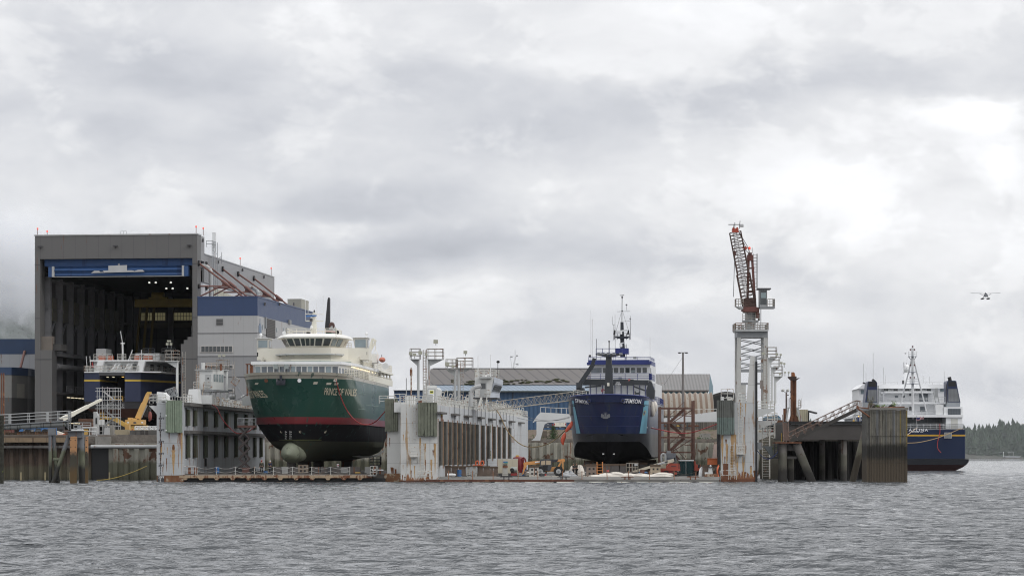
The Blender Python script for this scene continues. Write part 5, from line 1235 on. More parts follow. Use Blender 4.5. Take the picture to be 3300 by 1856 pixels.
# scissor lift
Ys=352.5;sx2=lambda px:X(px,Ys);sz=lambda py:Z(py,Ys)
sl=T('scissor_lift','raised brown scissor lift beside the green ferry bow','scissor lift',(sx2(792),Ys,DKZ))
MB().box(sx2(765),sx2(823),Ys,Ys+1.6,sz(1377),sz(1370)).bu('platform',mat('brown_red',(.11,.05,.04),.7),sl)
MB().rail([(sx2(766),Ys,sz(1370)),(sx2(822),Ys,sz(1370)),(sx2(822),Ys+1.6,sz(1370)),(sx2(766),Ys+1.6,sz(1370))],.95,2,.8,.04).bu('guardrail',GREY,sl)
MB().box(sx2(768),sx2(778),Ys-.05,Ys,sz(1360),sz(1348)).bu('control_box',DG,sl)
zsc=[sz(v)for v in(1507,1478,1444,1411,1377)]
for k in range(4):
    for s_ in(0,1.4):
        m_=MB();m_.bar((sx2(769),Ys+.1+s_,zsc[k]),(sx2(802),Ys+.1+s_,zsc[k+1]),.1,.2).bar((sx2(802),Ys+.2+s_,zsc[k]),(sx2(769),Ys+.2+s_,zsc[k+1]),.1,.2);m_.bu('scissor_arm',mat('dark_brown_arm',(.05,.04,.038),.6),sl)
MB().box(sx2(778),sx2(808),Ys-.1,Ys+1.7,sz(1523),sz(1506)).bu('chassis',MC['brown_red'],sl)
for px in(771,814):MB().tube((sx2(px),Ys-.2,DKZ+.42),(sx2(px),Ys+.3,DKZ+.42),.42,14).bu('wheel',RUB,sl,40)
# keel blocks
KB=mat('keel_block_concrete',(.11,.10,.095),.85,var=.3,vs=1,streak=.3)
KT=mat('keel_block_timber',(.10,.07,.05),.85,var=.3)
def block(px0,px1,ptop,Y,d,label,m=KB,group='keel blocks on the smaller dock',holes=0,zb=DKZ,cap=True):
    o=T('keel_block',label,'keel block',((X(px0,Y)+X(px1,Y))/2,Y+d/2,zb),group)
    zt=Z(ptop,Y);zc=zt-.28 if cap else zt
    MB().prism([(X(px0,Y)-.06,zb),(X(px1,Y)+.06,zb),(X(px1,Y),zc),(X(px0,Y),zc)],'y',Y,Y+d).bu('base',m,o)
    if cap:MB().box(X(px0,Y)-.04,X(px1,Y)+.04,Y-.04,Y+d+.04,zc+.003,zt).bu('timber_cap',KT,o)
    for i in range(holes):
        for j in range(2):
            xx=X(px0+(px1-px0)*(i+.7)/(holes+.4),Y);zh=zb+(zc-zb)*(.2+.45*j)
            MB().box(xx-.12,xx+.12,Y-.01,Y+.02,zh,zh+.25).bu('lifting_hole',BLK,o)
    return o
lst=[(882,907,1504,'dark'),(907,929,1503,'pale'),(929,945,1504,'grey'),(945,960,1504,'dark'),(961,991,1497,'tan two-holed'),(1003,1030,1504,'dark'),(1034,1052,1504,'grey'),(1062,1080,1504,'mid grey'),(1081,1097,1504,'plain'),(1098,1122,1505,'pale cream'),(1124,1146,1504,'mid grey'),(1147,1160,1504,'narrow'),(1176,1193,1504,'light grey')]
ordn=['first','second','third','fourth','fifth','sixth','seventh','eighth','ninth','tenth','eleventh','twelfth','thirteenth']
for i,(a,c_,t,l)in enumerate(lst):
    m={'pale':mat('pale_block',(.30,.30,.29),.8,streak=.2),'pale cream':MC.get('pale_block'),'tan two-holed':mat('tan_block',(.22,.18,.14),.85,var=.3,streak=.4),'light grey':MC.get('pale_block')}.get(l)or KB
    block(a,c_,t,352,1.3,'%s concrete keel block, %s from the left in the row under the green ferry'%(l,ordn[i]),m,holes=2 if 'two' in l else 0,cap=False)
for i,(a,c_,v)in enumerate(((925,950,361),(960,1000,372),(1010,1040,385),(1100,1130,392))):
    block(a,c_,1478 if i<2 else 1482,v,2,ordn[i]+' tall dark keel block in the shade close under the hull of the green ferry',KB)
cn=T('bilge_block','tall pale ribbed block standing under the aft hull of the green ferry','keel block',(X(1120,400),400,DKZ));MB().box(X(1106,400),X(1134,400),400,402,DKZ,Z(1484,400)).bu('body',mat('ribbed_pale',(.30,.30,.27),.8,rib=(.5,1,0,.06)),cn)
MB().box(X(1106,400)-.05,X(1134,400)+.05,399.95,402,Z(1484,400),Z(1481,400)).bu('timber_cap',KT,cn)
o=T('bucket','small white bucket with red label on the keel blocks','bucket',P(1089,1503,352.5));MB().tube(P(1089,1503.5,352.5),P(1089,1494,352.5),.15,10,.17).bu('body',WCL,o,40);MB().box(X(1087,352),X(1091,352),352.3,352.34,Z(1501,352),Z(1497,352)).bu('label',RHOSE,o)
o=T('drum','blue drum on the deck between the two workers','drum',(X(855,351),351,DKZ));MB().tube((X(855,351),351.3,DKZ),(X(855,351),351.3,Z(1517,351)),.27,12).bu('body',mat('drum_blue',(.03,.12,.30),.4),o,40)
o=T('wheel_chock','low yellow chock at the foot of the keel blocks','chock',(X(1152,350.5),350.5,DKZ));MB().prism([(X(1143,350),DKZ),(X(1162,350),DKZ),(X(1160,350),DKZ+.22),(X(1145,350),DKZ+.22)],'y',350.2,350.7).bu('body',YEL,o)
MB_=MB().box(X(1192,358),X(1226,358),358,360,Z(1502,358),Z(1497,358))
bk=T('work_platform','black railed work platform under the stern quarter of the green ferry','work platform',(X(1209,358),358,DKZ))
MB_.bu('floor',BLK,bk);MB().rail([(X(1192,358),358,Z(1497,358)),(X(1226,358),358,Z(1497,358)),(X(1226,358),360,Z(1497,358))],1.1,3,.45,.05).bu('guardrail',BLK,bk)
MB().box(X(1204,358),X(1222,358),358.3,359.5,DKZ,Z(1502,358)).bu('lift_base',DG,bk)
for px in(1196,1222):MB().tube((X(px,358),358,DKZ),(X(px,358),358,Z(1502,358)),.07,6).bu('leg',DG,bk)
bo=T('mooring_bollard','left rusty double bollard on the edge of the smaller dock deck','bollard',(x1(613),Y1+1,DKZ),'bollards on the smaller dock deck')
for px in(606,625):D().box(x1(px)-.15,x1(px)+.15,Y1+.9,Y1+1.2,DKZ,DKZ+.85).bu('post',RST,bo)
bo=T('mooring_bollard','right rusty bollard on the smaller dock deck near the timber fender','bollard',(x1(1204),Y1+1,DKZ),'bollards on the smaller dock deck')
D().box(x1(1204)-.13,x1(1204)+.13,Y1+1,Y1+1.3,DKZ,DKZ+1.1).box(x1(1222)-.1,x1(1222)+.1,Y1+1,Y1+1.3,DKZ,DKZ+.8).bu('post',RST,bo);D().tube((x1(1197),Y1+1,DKZ+.5),(x1(1233),Y1+1,DKZ+.5),.08,6).bu('pipe',WCL,bo)

# ================================================ PEOPLE
def person(label,loc,heading=0,sc_=1.0,jacket=(.03,.03,.035),trousers=(.02,.022,.03),hat=(.5,.5,.5),skin=(.35,.2,.14),lean=0.0,arms='down',group='workers'):
    o=T('person',label,'person',loc,group)
    R=Matrix.Rotation(heading,4,'Z');base=V3(loc)
    fwd=-1  # facing the camera for heading 0
    J={'pel':(0,0,.95),'wst':(0,-.01+lean*.1,1.10),'chs':(0,lean*.2,1.33),'nk':(0,lean*.28,1.50),'hd':(0,lean*.3-.015,1.62),'tp':(0,lean*.3,1.72)}
    E=[('pel','wst'),('wst','chs'),('chs','nk'),('nk','hd'),('hd','tp')]
    rad={'pel':.135,'wst':.13,'chs':.155,'nk':.058,'hd':.095,'tp':.07}
    for s_,n in((-1,'l'),(1,'r')):
        up_=arms=='front'
        J.update({n+'sh':(.19*s_,lean*.22,1.42),n+'el':(.25*s_,lean*.2+(-.06 if up_ else.03),1.14),n+'wr':((.16 if up_ else.27)*s_,lean*.2+(-.28 if up_ else-.03),1.10 if up_ else.90),
                  n+'hp':(.10*s_,0,.88),n+'kn':(.12*s_,-.03,.50),n+'an':(.13*s_,.02,.10),n+'to':(.14*s_,-.15,.045)})
        E+=[('chs',n+'sh'),(n+'sh',n+'el'),(n+'el',n+'wr'),('pel',n+'hp'),(n+'hp',n+'kn'),(n+'kn',n+'an'),(n+'an',n+'to')]
        rad.update({n+'sh':.075,n+'el':.052,n+'wr':.036,n+'hp':.10,n+'kn':.068,n+'an':.05,n+'to':.045})
        w0=V3(J[n+'wr']);hd_=V3((0,-.6,-.4)).normalized()if up_ else V3((0,-.15,-1)).normalized()
        J[n+'pm']=tuple(w0+hd_*.07);rad[n+'pm']=.034;E.append((n+'wr',n+'pm'))
        for f_ in range(4):
            of=V3(((f_-1.5)*.02,0,0))if up_ else V3((0,(f_-1.5)*.02,0));L_=(.055,.065,.06,.045)[f_]
            J[n+'f%d'%f_]=tuple(w0+hd_*.11+of);J[n+'g%d'%f_]=tuple(w0+hd_*(.11+L_)+of+V3((-.015*s_,0,0)))
            rad[n+'f%d'%f_]=.0095;rad[n+'g%d'%f_]=.008;E+=[(n+'pm',n+'f%d'%f_),(n+'f%d'%f_,n+'g%d'%f_)]
        J[n+'th']=tuple(w0+hd_*.05+V3((-.04*s_,-.02,0)));J[n+'ti']=tuple(w0+hd_*.09+V3((-.05*s_,-.03,0)));rad[n+'th']=.012;rad[n+'ti']=.009
        E+=[(n+'wr',n+'th'),(n+'th',n+'ti')]
    def skinmesh(name,keys,m,grow=0.0,root_='pel'):
        ks=[k for k in J if k in keys];ix={k:i for i,k in enumerate(ks)}
        me=bpy.data.meshes.new(name)
        me.from_pydata([tuple(base+(R@(V3(J[k])*sc_)))for k in ks],[(ix[a],ix[b_])for a,b_ in E if a in ix and b_ in ix],[])
        ob=bpy.data.objects.new(name,me);COL.objects.link(ob)
        md=ob.modifiers.new('skin','SKIN');sv=me.skin_vertices[0].data
        for k in ks:r_=(rad[k]+grow)*sc_;sv[ix[k]].radius=(r_,r_);sv[ix[k]].use_root=(k==root_)
        md.use_smooth_shade=True
        sb_=ob.modifiers.new('sub','SUBSURF');sb_.levels=1;sb_.render_levels=1
        me.materials.append(m);adopt(ob,o);KIDS.setdefault(o.name,[]).append(ob);return ob
    key='skin_%d'%int(skin[0]*100)
    skinmesh('body',set(J),mat(key,skin,.6))
    skinmesh('jacket',{'pel','wst','chs','lsh','rsh','lel','rel','lwr','rwr'},mat('cloth_%d_%d_%d'%tuple(int(c*255)for c in jacket),jacket,.85),.022,'chs')
    skinmesh('trousers',{'pel','lhp','rhp','lkn','rkn','lan','ran','lto','rto'},mat('cloth_%d_%d_%d'%tuple(int(c*255)for c in trousers),trousers,.85),.018,'pel')
    hp_=base+R@(V3(J['hd'])*sc_)
    MB().ell((hp_.x,hp_.y,hp_.z+.07*sc_),.125*sc_,.14*sc_,.10*sc_,12,8).bu('hard_hat',mat('hat_%d_%d_%d'%tuple(int(c*255)for c in hat),hat,.4),o,60)
    fc=lambda dx_,dy_,dz_:hp_+R@(V3((dx_,dy_,dz_))*sc_)
    m_=MB()
    for s_ in(-1,1):q=fc(.032*s_,-.088,.005);m_.ell(tuple(q),.012,.008,.008,6,4)
    q=fc(0,-.095,-.055);m_.ell(tuple(q),.022,.006,.006,6,4);m_.bu('eyes_and_mouth',BLK,o)
    m_=MB();q=fc(0,-.10,-.02);m_.ell(tuple(q),.012,.018,.02,6,4)
    for s_ in(-1,1):q=fc(.088*s_,.0,-.01);m_.ell(tuple(q),.012,.02,.03,6,4)
    m_.bu('nose_and_ears',MC[key],o)
    return o
person('worker in dark olive overalls with red hood, left of the pair on the smaller dock',(X(843,350),350,DKZ),.2,1.0,(.05,.05,.035),(.02,.02,.018),(.35,.05,.05),arms='down',group='workers on the dock decks')
person('worker in dark navy overalls with white hood, right of the pair on the smaller dock',(X(871,350),350,DKZ),-.3,.98,(.02,.025,.05),(.015,.018,.03),(.6,.6,.62),arms='front',group='workers on the dock decks')
# ================================================ LARGER FLOATING DRY DOCK
Y2=344.0;x2=lambda px:X(px,Y2);z2=lambda py:Z(py,Y2);E2=474
def D2():return MB(sh2)
bd=T('floating_dry_dock','larger white floating dry dock under the dark blue ship, with open grey work deck','dry dock',(x2(1860),400,0))
WT2=z2(1302);DZ=.80;FZ=.42
D2().box(x2(1291),x2(1410),Y2,E2,z2(1547),WT2).bu('wing_wall',DGW,bd)
D2().box(x2(1291)+.01,x2(1410)-.01,Y2+.01,E2,-1.5,z2(1547)-.003).bu('waterline_band',mat('dark_rust_band',(.10,.045,.03),.8,var=.4,vs=1.5),bd)
Y2r=349.0;x2r=lambda px:X(px,Y2r)-(Y2r-344)*.0957;z2r=lambda py:Z(py,Y2r)
DGR=mat('dock_white_rust_run',(.50,.51,.51),.55,var=.10,vs=.35,streak=.30,scol=(.33,.17,.06),ss=2.4,foot=(1.0,(.22,.09,.04)),seam=(3.6,2.6,.98,.1,.05,.35))
D2().box(x2r(2323),x2r(2434),Y2r,E2,z2r(1543),z2r(1296)).bu('wing_wall',DGR,bd)
D2().box(x2r(2323)+.01,x2r(2434)-.01,Y2r+.01,E2,-1.5,z2r(1543)-.003).bu('waterline_band',RST,bd)
D2().box(x2r(2434)+.003,x2r(2441),Y2r-.1,Y2r+1,-1,z2r(1165)).bu('corner_fender',BLK,bd)
D2().prism([(x2r(2405),z2r(1296)),(x2r(2434),z2r(1296)),(x2r(2434),z2r(1147)),(x2r(2418),z2r(1147))],'y',Y2r+.01,Y2r+1.6).bu('tapered_tower',DGW,bd)
D2().prism([(x2r(2434)+.002,z2r(1296)),(x2r(2440),z2r(1296)),(x2r(2440),z2r(1149)),(x2r(2434)+.002,z2r(1147))],'y',Y2r+.3,Y2r+1.6).bu('tower_side',GREY,bd)
D2().box(x2r(2323)+.3,x2r(2347),Y2r-.02,Y2r,z2r(1541),z2r(1493)).bu('rust_patch',RST,bd)
xi2=x2(1410)
# black and white wall stiffeners/timbers on the inner face
INN2=mat('dock_inner_wall_pale',(.50,.52,.54),.55,var=.07,vs=.25,streak=.22,ss=1.4,seam=(2.8,2.3,0,1,.05,.3))
D2().box(xi2,xi2+.012,Y2+.05,E2-.05,DZ,WT2-.1).bu('inner_face',INN2,bd)
def yin(px,xo=0.0):
    k=(px-1650)/F;return(xi2+xo-Y2*.0957)/(k-.0957)
BTM=mat('dark_rubbing_timber',(.075,.075,.068),.9,var=.4,vs=1.2,streak=.4,scol=(.16,.14,.10),ss=3,bump=.04)
tl=[1417,1433,1449,1464,1479,1494,1508,1521,1535,1554,1572,1590,1607,1623,1640]
for i,px in enumerate(tl):
    yy=yin(px+3,.3);zt_=z2(1356);zb_=z2(1499)if i not in(10,11)else z2(1480)
    D2().box(xi2+.013,xi2+.38,yy,yy+1.5+i*.03,zb_,zt_).bu('rubbing_timber',BTM,bd)
    D2().box(xi2+.013,xi2+.05,yy-.75,yy-.05,zb_-.4,zt_+.3).bu('rust_channel',mat('rust_edge',(.28,.17,.10),.8,var=.3,patch=.5,pcol=(.16,.07,.04)),bd)
for px in(1420,1464,1505,1547,1583,1617,1648,1679):
    yy=yin(px,.5);D2().box(xi2+.013,xi2+.6,yy,yy+6.2,z2(1333),z2(1327)).bu('timber_ledge',CONCD,bd)
for px in(1463,1478,1494,1508,1522,1536,1549,1562,1574,1586,1598,1610,1620,1630,1641,1652):
    yy=yin(px);D2().tube((xi2+.1,yy,z2(1358)),(xi2+.1,yy,WT2+.3),.05,5).bu('vertical_pipe',GREY,bd)
D2().box(xi2+.02,xi2+.08,yin(1421),yin(1421)+1.2,z2(1360),z2(1334)).bu('yellow_topped_gauge',mat('rust_yellow_gauge',(.22,.10,.05),.7,zones=[(z2(1337),(.6,.45,.05))]),bd)
for(a,c_)in((1352,1380),(1450,1480)):D2().box(xi2+.02,xi2+.1,yin(1578),yin(1578)+1.2,z2(c_),z2(a)).bu('gauge_board',mat('gauge_board',(.05,.05,.045),.6,seam=(0,.5,1,0,.2,0),patch=.6,pcol=(.5,.5,.3),ps=3),bd)
D2().box(xi2+.02,xi2+.1,yin(1568),yin(1568)+.9,DZ+.1,DZ+1.9).bu('doorway',BLK,bd)
D2().box(xi2+.02,xi2+.1,yin(1646),yin(1646)+5,z2(1415),z2(1389)).bu('hanging_board',mat('brown_board',(.33,.28,.25),.7),bd)
D2().box(xi2+.02,xi2+.06,Y2+.3,Y2+2.5,DZ,z2(1357)).bu('corner_strip',LG,bd)
stain(bd,sh2,Y2-.001,[(1400,1428,1475,5),(1371,1428,1450,4),(1396,1450,1470,5),(1325,1515,1547,4),(1297,1530,1547,4),(1305,1535,1547,5),(1371,1480,1520,3),(1318,1465,1500,2),(1380,1525,1547,5)],ST1,5)
stain(bd,sh2,Y2-.003,[(1402,1430,1530,7),(1369,1428,1500,7),(1308,1410,1440,3),(1300,1400,1420,3),(1312,1410,1450,3),(1390,1480,1545,7),(1322,1470,1540,4),(1336,1500,1545,4),(1354,1410,1530,5)],ST2,6)
stain(bd,sh2,Y2r-.001,[(2327,1402,1480,5),(2340,1415,1465,4),(2358,1400,1500,5),(2344,1436,1490,5),(2375,1480,1541,6),(2395,1480,1541,6),(2399,1343,1400,2.5),(2401,1520,1541,8),(2411,1525,1541,6),(2421,1528,1541,8),(2432,1515,1541,9),(2420,1500,1520,4),(2404,1435,1460,2.5),(2336,1470,1500,4),(2369,1400,1440,3)],ST1,7)
stain(bd,sh2,Y2r-.003,[(2328,1400,1500,9),(2342,1430,1500,9),(2360,1400,1541,10),(2356,1440,1541,7),(2376,1470,1541,9),(2396,1470,1541,9),(2398,1400,1520,4),(2420,1505,1541,8),(2387,1297,1350,4),(2403,1300,1340,3),(2369,1400,1520,7)],ST2,8)
# pontoon deck
DK2=mat('work_deck',(.17,.165,.155),.85,var=.25,vs=.7,streak=.0,patch=.3,pcol=(.10,.095,.09),ps=.5,bump=.01)
D2().box(xi2+.02,x2r(2323)-.02,Y2+3.003,E2,-1,DZ).bu('pontoon_deck',DK2,bd)
D2().hexa([(x2(1368),Y2-.7,0),(x2(2318),Y2-.7,0),(x2(2318),Y2+3,0),(x2(1368),Y2+3,0)],[(x2(1368),Y2-.7,FZ),(x2(2318),Y2-.7,FZ),(x2(2318),Y2+3,DZ+.004),(xi2+.02,Y2+3,DZ+.004)]).bu('apron_deck',DK2,bd)
D2().prism([(x2(1366),Y2-.65),(x2(1384),Y2-.95),(x2(2320),Y2-.45),(x2(2320),Y2-.3),(x2(1384),Y2-.8),(x2(1366),Y2-.5)],'z',FZ-.25,FZ+.03).bu('deck_edge',mat('rust_deck_edge',(.11,.045,.03),.8,var=.3,vs=1.5,patch=.4,pcol=(.2,.1,.06)),bd)
FLT=mat('float_white',(.60,.60,.54),.6,var=.15,streak=.2)
xx=x2(1437)
while xx<x2(2316):
    L_=random.uniform(1.6,4.2);D2().tube((xx,Y2-.75,.07),(min(xx+L_,x2(2318)),Y2-.6,.07),.11,8).bu('float',FLT,bd,40);
    D2().box(xx+L_+.02,xx+L_+.35,Y2-.9,Y2-.45,-.2,.2).bu('float_coupling',BLK,bd);xx+=L_+random.choice((.4,.4,.75))
posts=[1446,1523,1590,1670,1734,1813,1876,1957,2026,2093,2173,2242]
for i,px in enumerate(posts):
    a_=V3((x2(px),Y2-.3,FZ+.05));D2().tube(tuple(a_),tuple(a_+V3((random.uniform(-.06,.06),0,1.1))),.05,6).bu('rail_post',mat('rust_orange_post',(.28,.13,.07),.7),bd)
    if i<len(posts)-1:
        c_=V3((x2(posts[i+1]),Y2-.3,FZ+.05));D2().path([tuple(a_.lerp(c_,t)+V3((0,0,.95-1.1*t*(1-t))))for t in[j/8 for j in range(9)]],.018,4).bu('rail_chain',mat('chain_brown',(.12,.10,.08),.7),bd)
fender(bd,sh2,1348,1409,1297,1405,Y2,TIMB,6)
fender(bd,None,2310,2366,1290,1399,Y2r,mat('teal_timber',(.14,.18,.165),.85,var=.25,vs=1,streak=.55,scol=(.07,.075,.065),ss=4,zones=[(z2r(1345),(.12,.125,.115))]),8)
MB().box(X(2314,Y2r),X(2322,Y2r),Y2r-.1,Y2r+2,z2r(1495),z2r(1399)).bu('corner_fender',BLK,bd)
LW=mat('ladder_paint',(.55,.54,.50),.6,patch=.35,pcol=(.30,.17,.09),ps=3)
MB().ladder((X(1329,Y2),Y2-.18,z2(1425)),z2(1302)-z2(1425),(.52,0,0),.42,.035).bu('ladder',LW,bd)
m_=MB()
for(a,c_,p0,p1)in((1323,1346,1441,1471),):
    m_.rail([(X(a,Y2),Y2-.7,z2(p1)),(X(c_,Y2),Y2-.7,z2(p1))],1.2,3,.9,.035).box(X(a,Y2),X(c_,Y2),Y2-.75,Y2-.01,z2(p1)-.05,z2(p1))
    m_.bar((X(a+1,Y2),Y2-.6,z2(p1)),(X(a+5,Y2),Y2-.03,z2(1495)),.1,.1).bar((X(c_-1,Y2),Y2-.6,z2(p1)),(X(c_,Y2),Y2-.03,z2(1493)),.1,.1)
m_.bu('landing_cage',LW,bd)
MB().ladder((X(1354,Y2),Y2-.15,z2(1546)),z2(1428)-z2(1546),(.55,0,0),.38,.03).bu('lower_ladder',LW,bd)
MB().rail([(X(1348,Y2),Y2-.9,z2(1547)),(X(1396,Y2),Y2-.9,z2(1547))],1.15,2,.9,.035).bu('landing_railing',LW,bd)
MB().ladder((X(2379,Y2r),Y2r-.2,z2r(1450)),z2r(1297)-z2r(1450),(.55,0,0),.42,.035).bu('ladder',LW,bd)
m_=MB().rail([(X(2373,Y2r),Y2r-.7,z2r(1462)),(X(2398,Y2r),Y2r-.7,z2r(1462))],1.1,3,.5,.035).box(X(2373,Y2r),X(2398,Y2r),Y2r-.75,Y2r-.01,z2r(1464),z2r(1462))
m_.bar((X(2375,Y2r),Y2r-.6,z2r(1464)),(X(2375,Y2r),Y2r-.03,z2r(1488)),.1,.1).bar((X(2395,Y2r),Y2r-.6,z2r(1464)),(X(2395,Y2r),Y2r-.03,z2r(1488)),.1,.1);m_.bu('landing_cage',LW,bd)
MB().ladder((X(2353,Y2r),Y2r-.15,z2r(1545)),z2r(1425)-z2r(1545),(.55,0,0),.35,.03).bu('lower_ladder',LW,bd)
MB().rail([(X(2321,Y2r),Y2r-.9,z2r(1545)),(X(2371,Y2r),Y2r-.9,z2r(1545))],1.2,2,1,.035).bu('landing_railing',LW,bd)
# left wing top
D2().rail([(x2(1291),Y2+.1,WT2),(x2(1347),Y2+.1,WT2),(x2(1401),Y2+.1,WT2)],1.05,2,.6,.045).rail([(x2(1262),Y2+2.4,WT2+.3),(x2(1298),Y2+2.4,WT2+.3)],1.05,2,.7,.045).bu('handrail',RAILW,bd)
D2().box(x2(1262),x2(1300),Y2+2.2,Y2+4,WT2-1,WT2+.3).bu('end_platform',WHT,bd)
D2().rail([(xi2-.1,Y2+.2,WT2),(xi2-.1,E2,WT2)],1.1,3,1.6,.045).bu('handrail',RAILW,bd)
D2().rail([(x2(1291),Y2+3,WT2),(x2(1291),E2,WT2)],1.1,2,2.5,.045).bu('handrail',RAILW,bd)
rr=random.Random(8);yy=Y2+9
while yy<E2-3:  # winch stands with bent handles along the inner edge
    h_=rr.uniform(1.2,1.9);w_=D2();w_.prism([(xi2-1.4,WT2),(xi2-.5,WT2),(xi2-.5,WT2+h_*.7),(xi2-1.2,WT2+h_*.7)],'y',yy,yy+.9)
    w_.bu('winch_stand',WHT,bd);D2().path([(xi2-.9,yy+.2,WT2+h_*.6),(xi2-.5,yy+.1,WT2+h_+.4),(xi2-.2,yy+.1,WT2+h_+.3),(xi2-.35,yy+.1,WT2+.5)],.055,5).bu('davit_arm',RAILW,bd)
    if rr.random()<.6:D2().tube((xi2-2,yy+.4,WT2),(xi2-2,yy+.4,WT2+rr.uniform(.5,1.2)),.16,7).bu('valve',RVAL,bd)
    yy+=rr.uniform(3.4,5.0)
for i in range(9):D2().rail([(xi2-2.6,400+i*8,WT2),(xi2-2.6,406+i*8,WT2)],2.0,5,1.2,.05).bu('pipe_manifold',RAILW,bd)
# deck houses on the left wing
D2().box(x2(1330),x2(1368),Y2+10,Y2+13,WT2,WT2+2.7).bu('machinery_house',WHT,bd)
ho=D2().prism([(X(1371,352)-.77,WT2),(X(1412,352)-.77,WT2),(X(1412,352)-.77,Z(1255,352)),(X(1406,352)-.77,Z(1248,352)),(X(1371,352)-.77,Z(1248,352))],'y',352,356).bu('stair_house',WHT,bd)
D2().box(X(1379,352)-.77,X(1404,352)-.77,351.95,352,WT2,Z(1252,352)).bu('door_recess',LG,ho)
D2().box(X(1381,352)-.77,X(1399,352)-.77,351.9,351.95,WT2,Z(1256,352)).bu('door',WCL,ho)
sg=D2().box(X(1386,352)-.77,X(1397,352)-.77,351.84,351.9,Z(1267,352),Z(1259,352)).bu('yellow_sign',mat('sign_yellow',(.75,.75,.05),.5),ho)
_o=text('SBP',.28,lambda x,y:(X(1391.5,352)+x,351.82,Z(1263,352)+y),DM,bd,'lettering',off=.012)
D2().box(x2(1352),x2(1378),Y2+4,Y2+5.5,WT2,WT2+1.35).bu('grey_locker',LG,bd)
for px,w_ in((1303,.25),(1315,.3),(1325,.2)):D2().tube((x2(px),Y2+3,WT2),(x2(px),Y2+3,WT2+1.2),w_,10).bu('mooring_bitt',WHT,bd,40)
D2().tube((x2(1315),Y2+3,WT2),(x2(1315),Y2+3,z2(1182)),.09,8).tube((x2(1315),Y2+3,z2(1209)),(x2(1315),Y2+3,z2(1187)),.17,8).bu('antenna_mast',RVAL,bd)
D2().tube((x2(1296),Y2+4,WT2),(x2(1296),Y2+4,z2(1215)),.06,6).bu('antenna_mast',LG,bd)
D2().box(x2(1345),x2(1355),Y2+1,Y2+1.8,WT2,WT2+.45).bu('rusty_base',RST,bd)
lightmast(bd,sh2,1348,347,1296,1157,1.0,((-.9,.7,1.1),(-.4,.55,1.0),(.35,.8,1.2),(1.1,.6,.8)),LG,side=-1)
lightmast(bd,sh2,1382,356,1250,1157,1.9,((1.0,2.3,1.4),),LG,side=1)
lightmast(bd,sh2,1467,362,1290,1190,1.2,((-1.0,.7,1.4),(-.2,.4,.9)),LG,side=-1)
lightmast(bd,sh2,1478,366,1290,1185,1.9,((1.0,2.1,1.2),),LG,side=1)
D2().path([(x2(1447)+.8,362,WT2),(x2(1447)+.8,362,WT2+2.0),(x2(1447)+1.3,362,WT2+2.6),(x2(1447)+2.2,362,WT2+2.8)],.3,8).bu('exhaust_elbow',LG,bd,40)
# control tower on the left wing
Yt=384.0;tx=lambda px:X(px,Yt)-(Yt-344)*.0957;tz=lambda py:Z(py,Yt)
tw=D2().prism([(tx(1530),tz(1280)),(tx(1579),tz(1280)),(tx(1592),tz(1215)),(tx(1530),tz(1215))],'y',Yt,Yt+4.5).bu('control_tower',WHT,bd)
D2().prism([(tx(1579)+.01,Yt+.05),(tx(1600),Yt+4),(tx(1600),Yt+4.6),(tx(1579)+.01,Yt+4.4)],'z',tz(1283),tz(1262)).bu('tower_side_lower',mat('blue_white',(.52,.56,.62),.4),tw)
D2().loft([[(tx(1581),Yt+.03,tz(1262)),(tx(1601),Yt+4.2,tz(1266))],[(tx(1591),Yt+.03,tz(1232)),(tx(1611),Yt+4.2,tz(1237))],[(tx(1593),Yt+.03,tz(1215)),(tx(1612),Yt+4.2,tz(1222))]]).bu('tower_slant_side',MC['blue_white'],tw)
for k in range(7):
    t0,t1=.12+k*.12,.19+k*.12
    f_=lambda t,h:(tx(1582+9*h+20*t)+.04,Yt+.03+4.2*t,tz(1259+4*t-21*h))
    D2().add([f_(t0,0),f_(t1,0),f_(t1,1),f_(t0,1)],[(0,1,2,3)]).bu('tower_window',GLASS,tw)
D2().box(tx(1550),tx(1565),Yt-.05,Yt,tz(1253),tz(1235)).bu('tower_window',GLASS,tw)
D2().box(tx(1547),tx(1568),Yt-.03,Yt,tz(1278),tz(1232)).bu('tower_door',LG,tw)
D2().box(tx(1546),tx(1585),Yt-.9,Yt,tz(1219),tz(1214)).bu('visor',LG,tw)
D2().box(tx(1526),tx(1604),Yt-.6,Yt+4.6,tz(1285),tz(1281)).bu('tower_floor',DG,tw)
for px in(1536,1556,1575):D2().box(tx(px),tx(px)+.35,Yt+.5,Yt+1,WT2,tz(1285)).bu('tower_leg',WHT,tw)
for q_ in(([(tx(1530),Yt,tz(1215)),(tx(1592),Yt,tz(1215)),(tx(1600),Yt+4,tz(1215)),(tx(1530),Yt+4,tz(1215)),(tx(1530),Yt,tz(1215))],1.1,3,.7,.04),([(tx(1527),Yt-.5,tz(1281)),(tx(1545),Yt-.5,tz(1281))],1.1,2,.6,.04),([(tx(1564),Yt-.5,tz(1281)),(tx(1580),Yt-.5,tz(1281))],1.1,2,.6,.04)):D2().rail(*q_).bu('tower_railing',RAILW,tw)
D2().tube((tx(1560),Yt+1,tz(1215)),(tx(1560),Yt+1,tz(1207)),.35,10).ell((tx(1570),Yt+2,tz(1207)),.6,.3,.15).bu('radar',WCL,tw,40)
for px,t_,m in((1538,1145,WCL),(1578,1142,WCL),(1602,1165,DG)):D2().tube((tx(px),Yt+1,tz(1215)),(tx(px),Yt+1,tz(t_)),.05,5).bu('mast',m,tw)
D2().ell((tx(1603),Yt+1,tz(1165)),.25,.2,.2).bu('horn',BLK,tw)
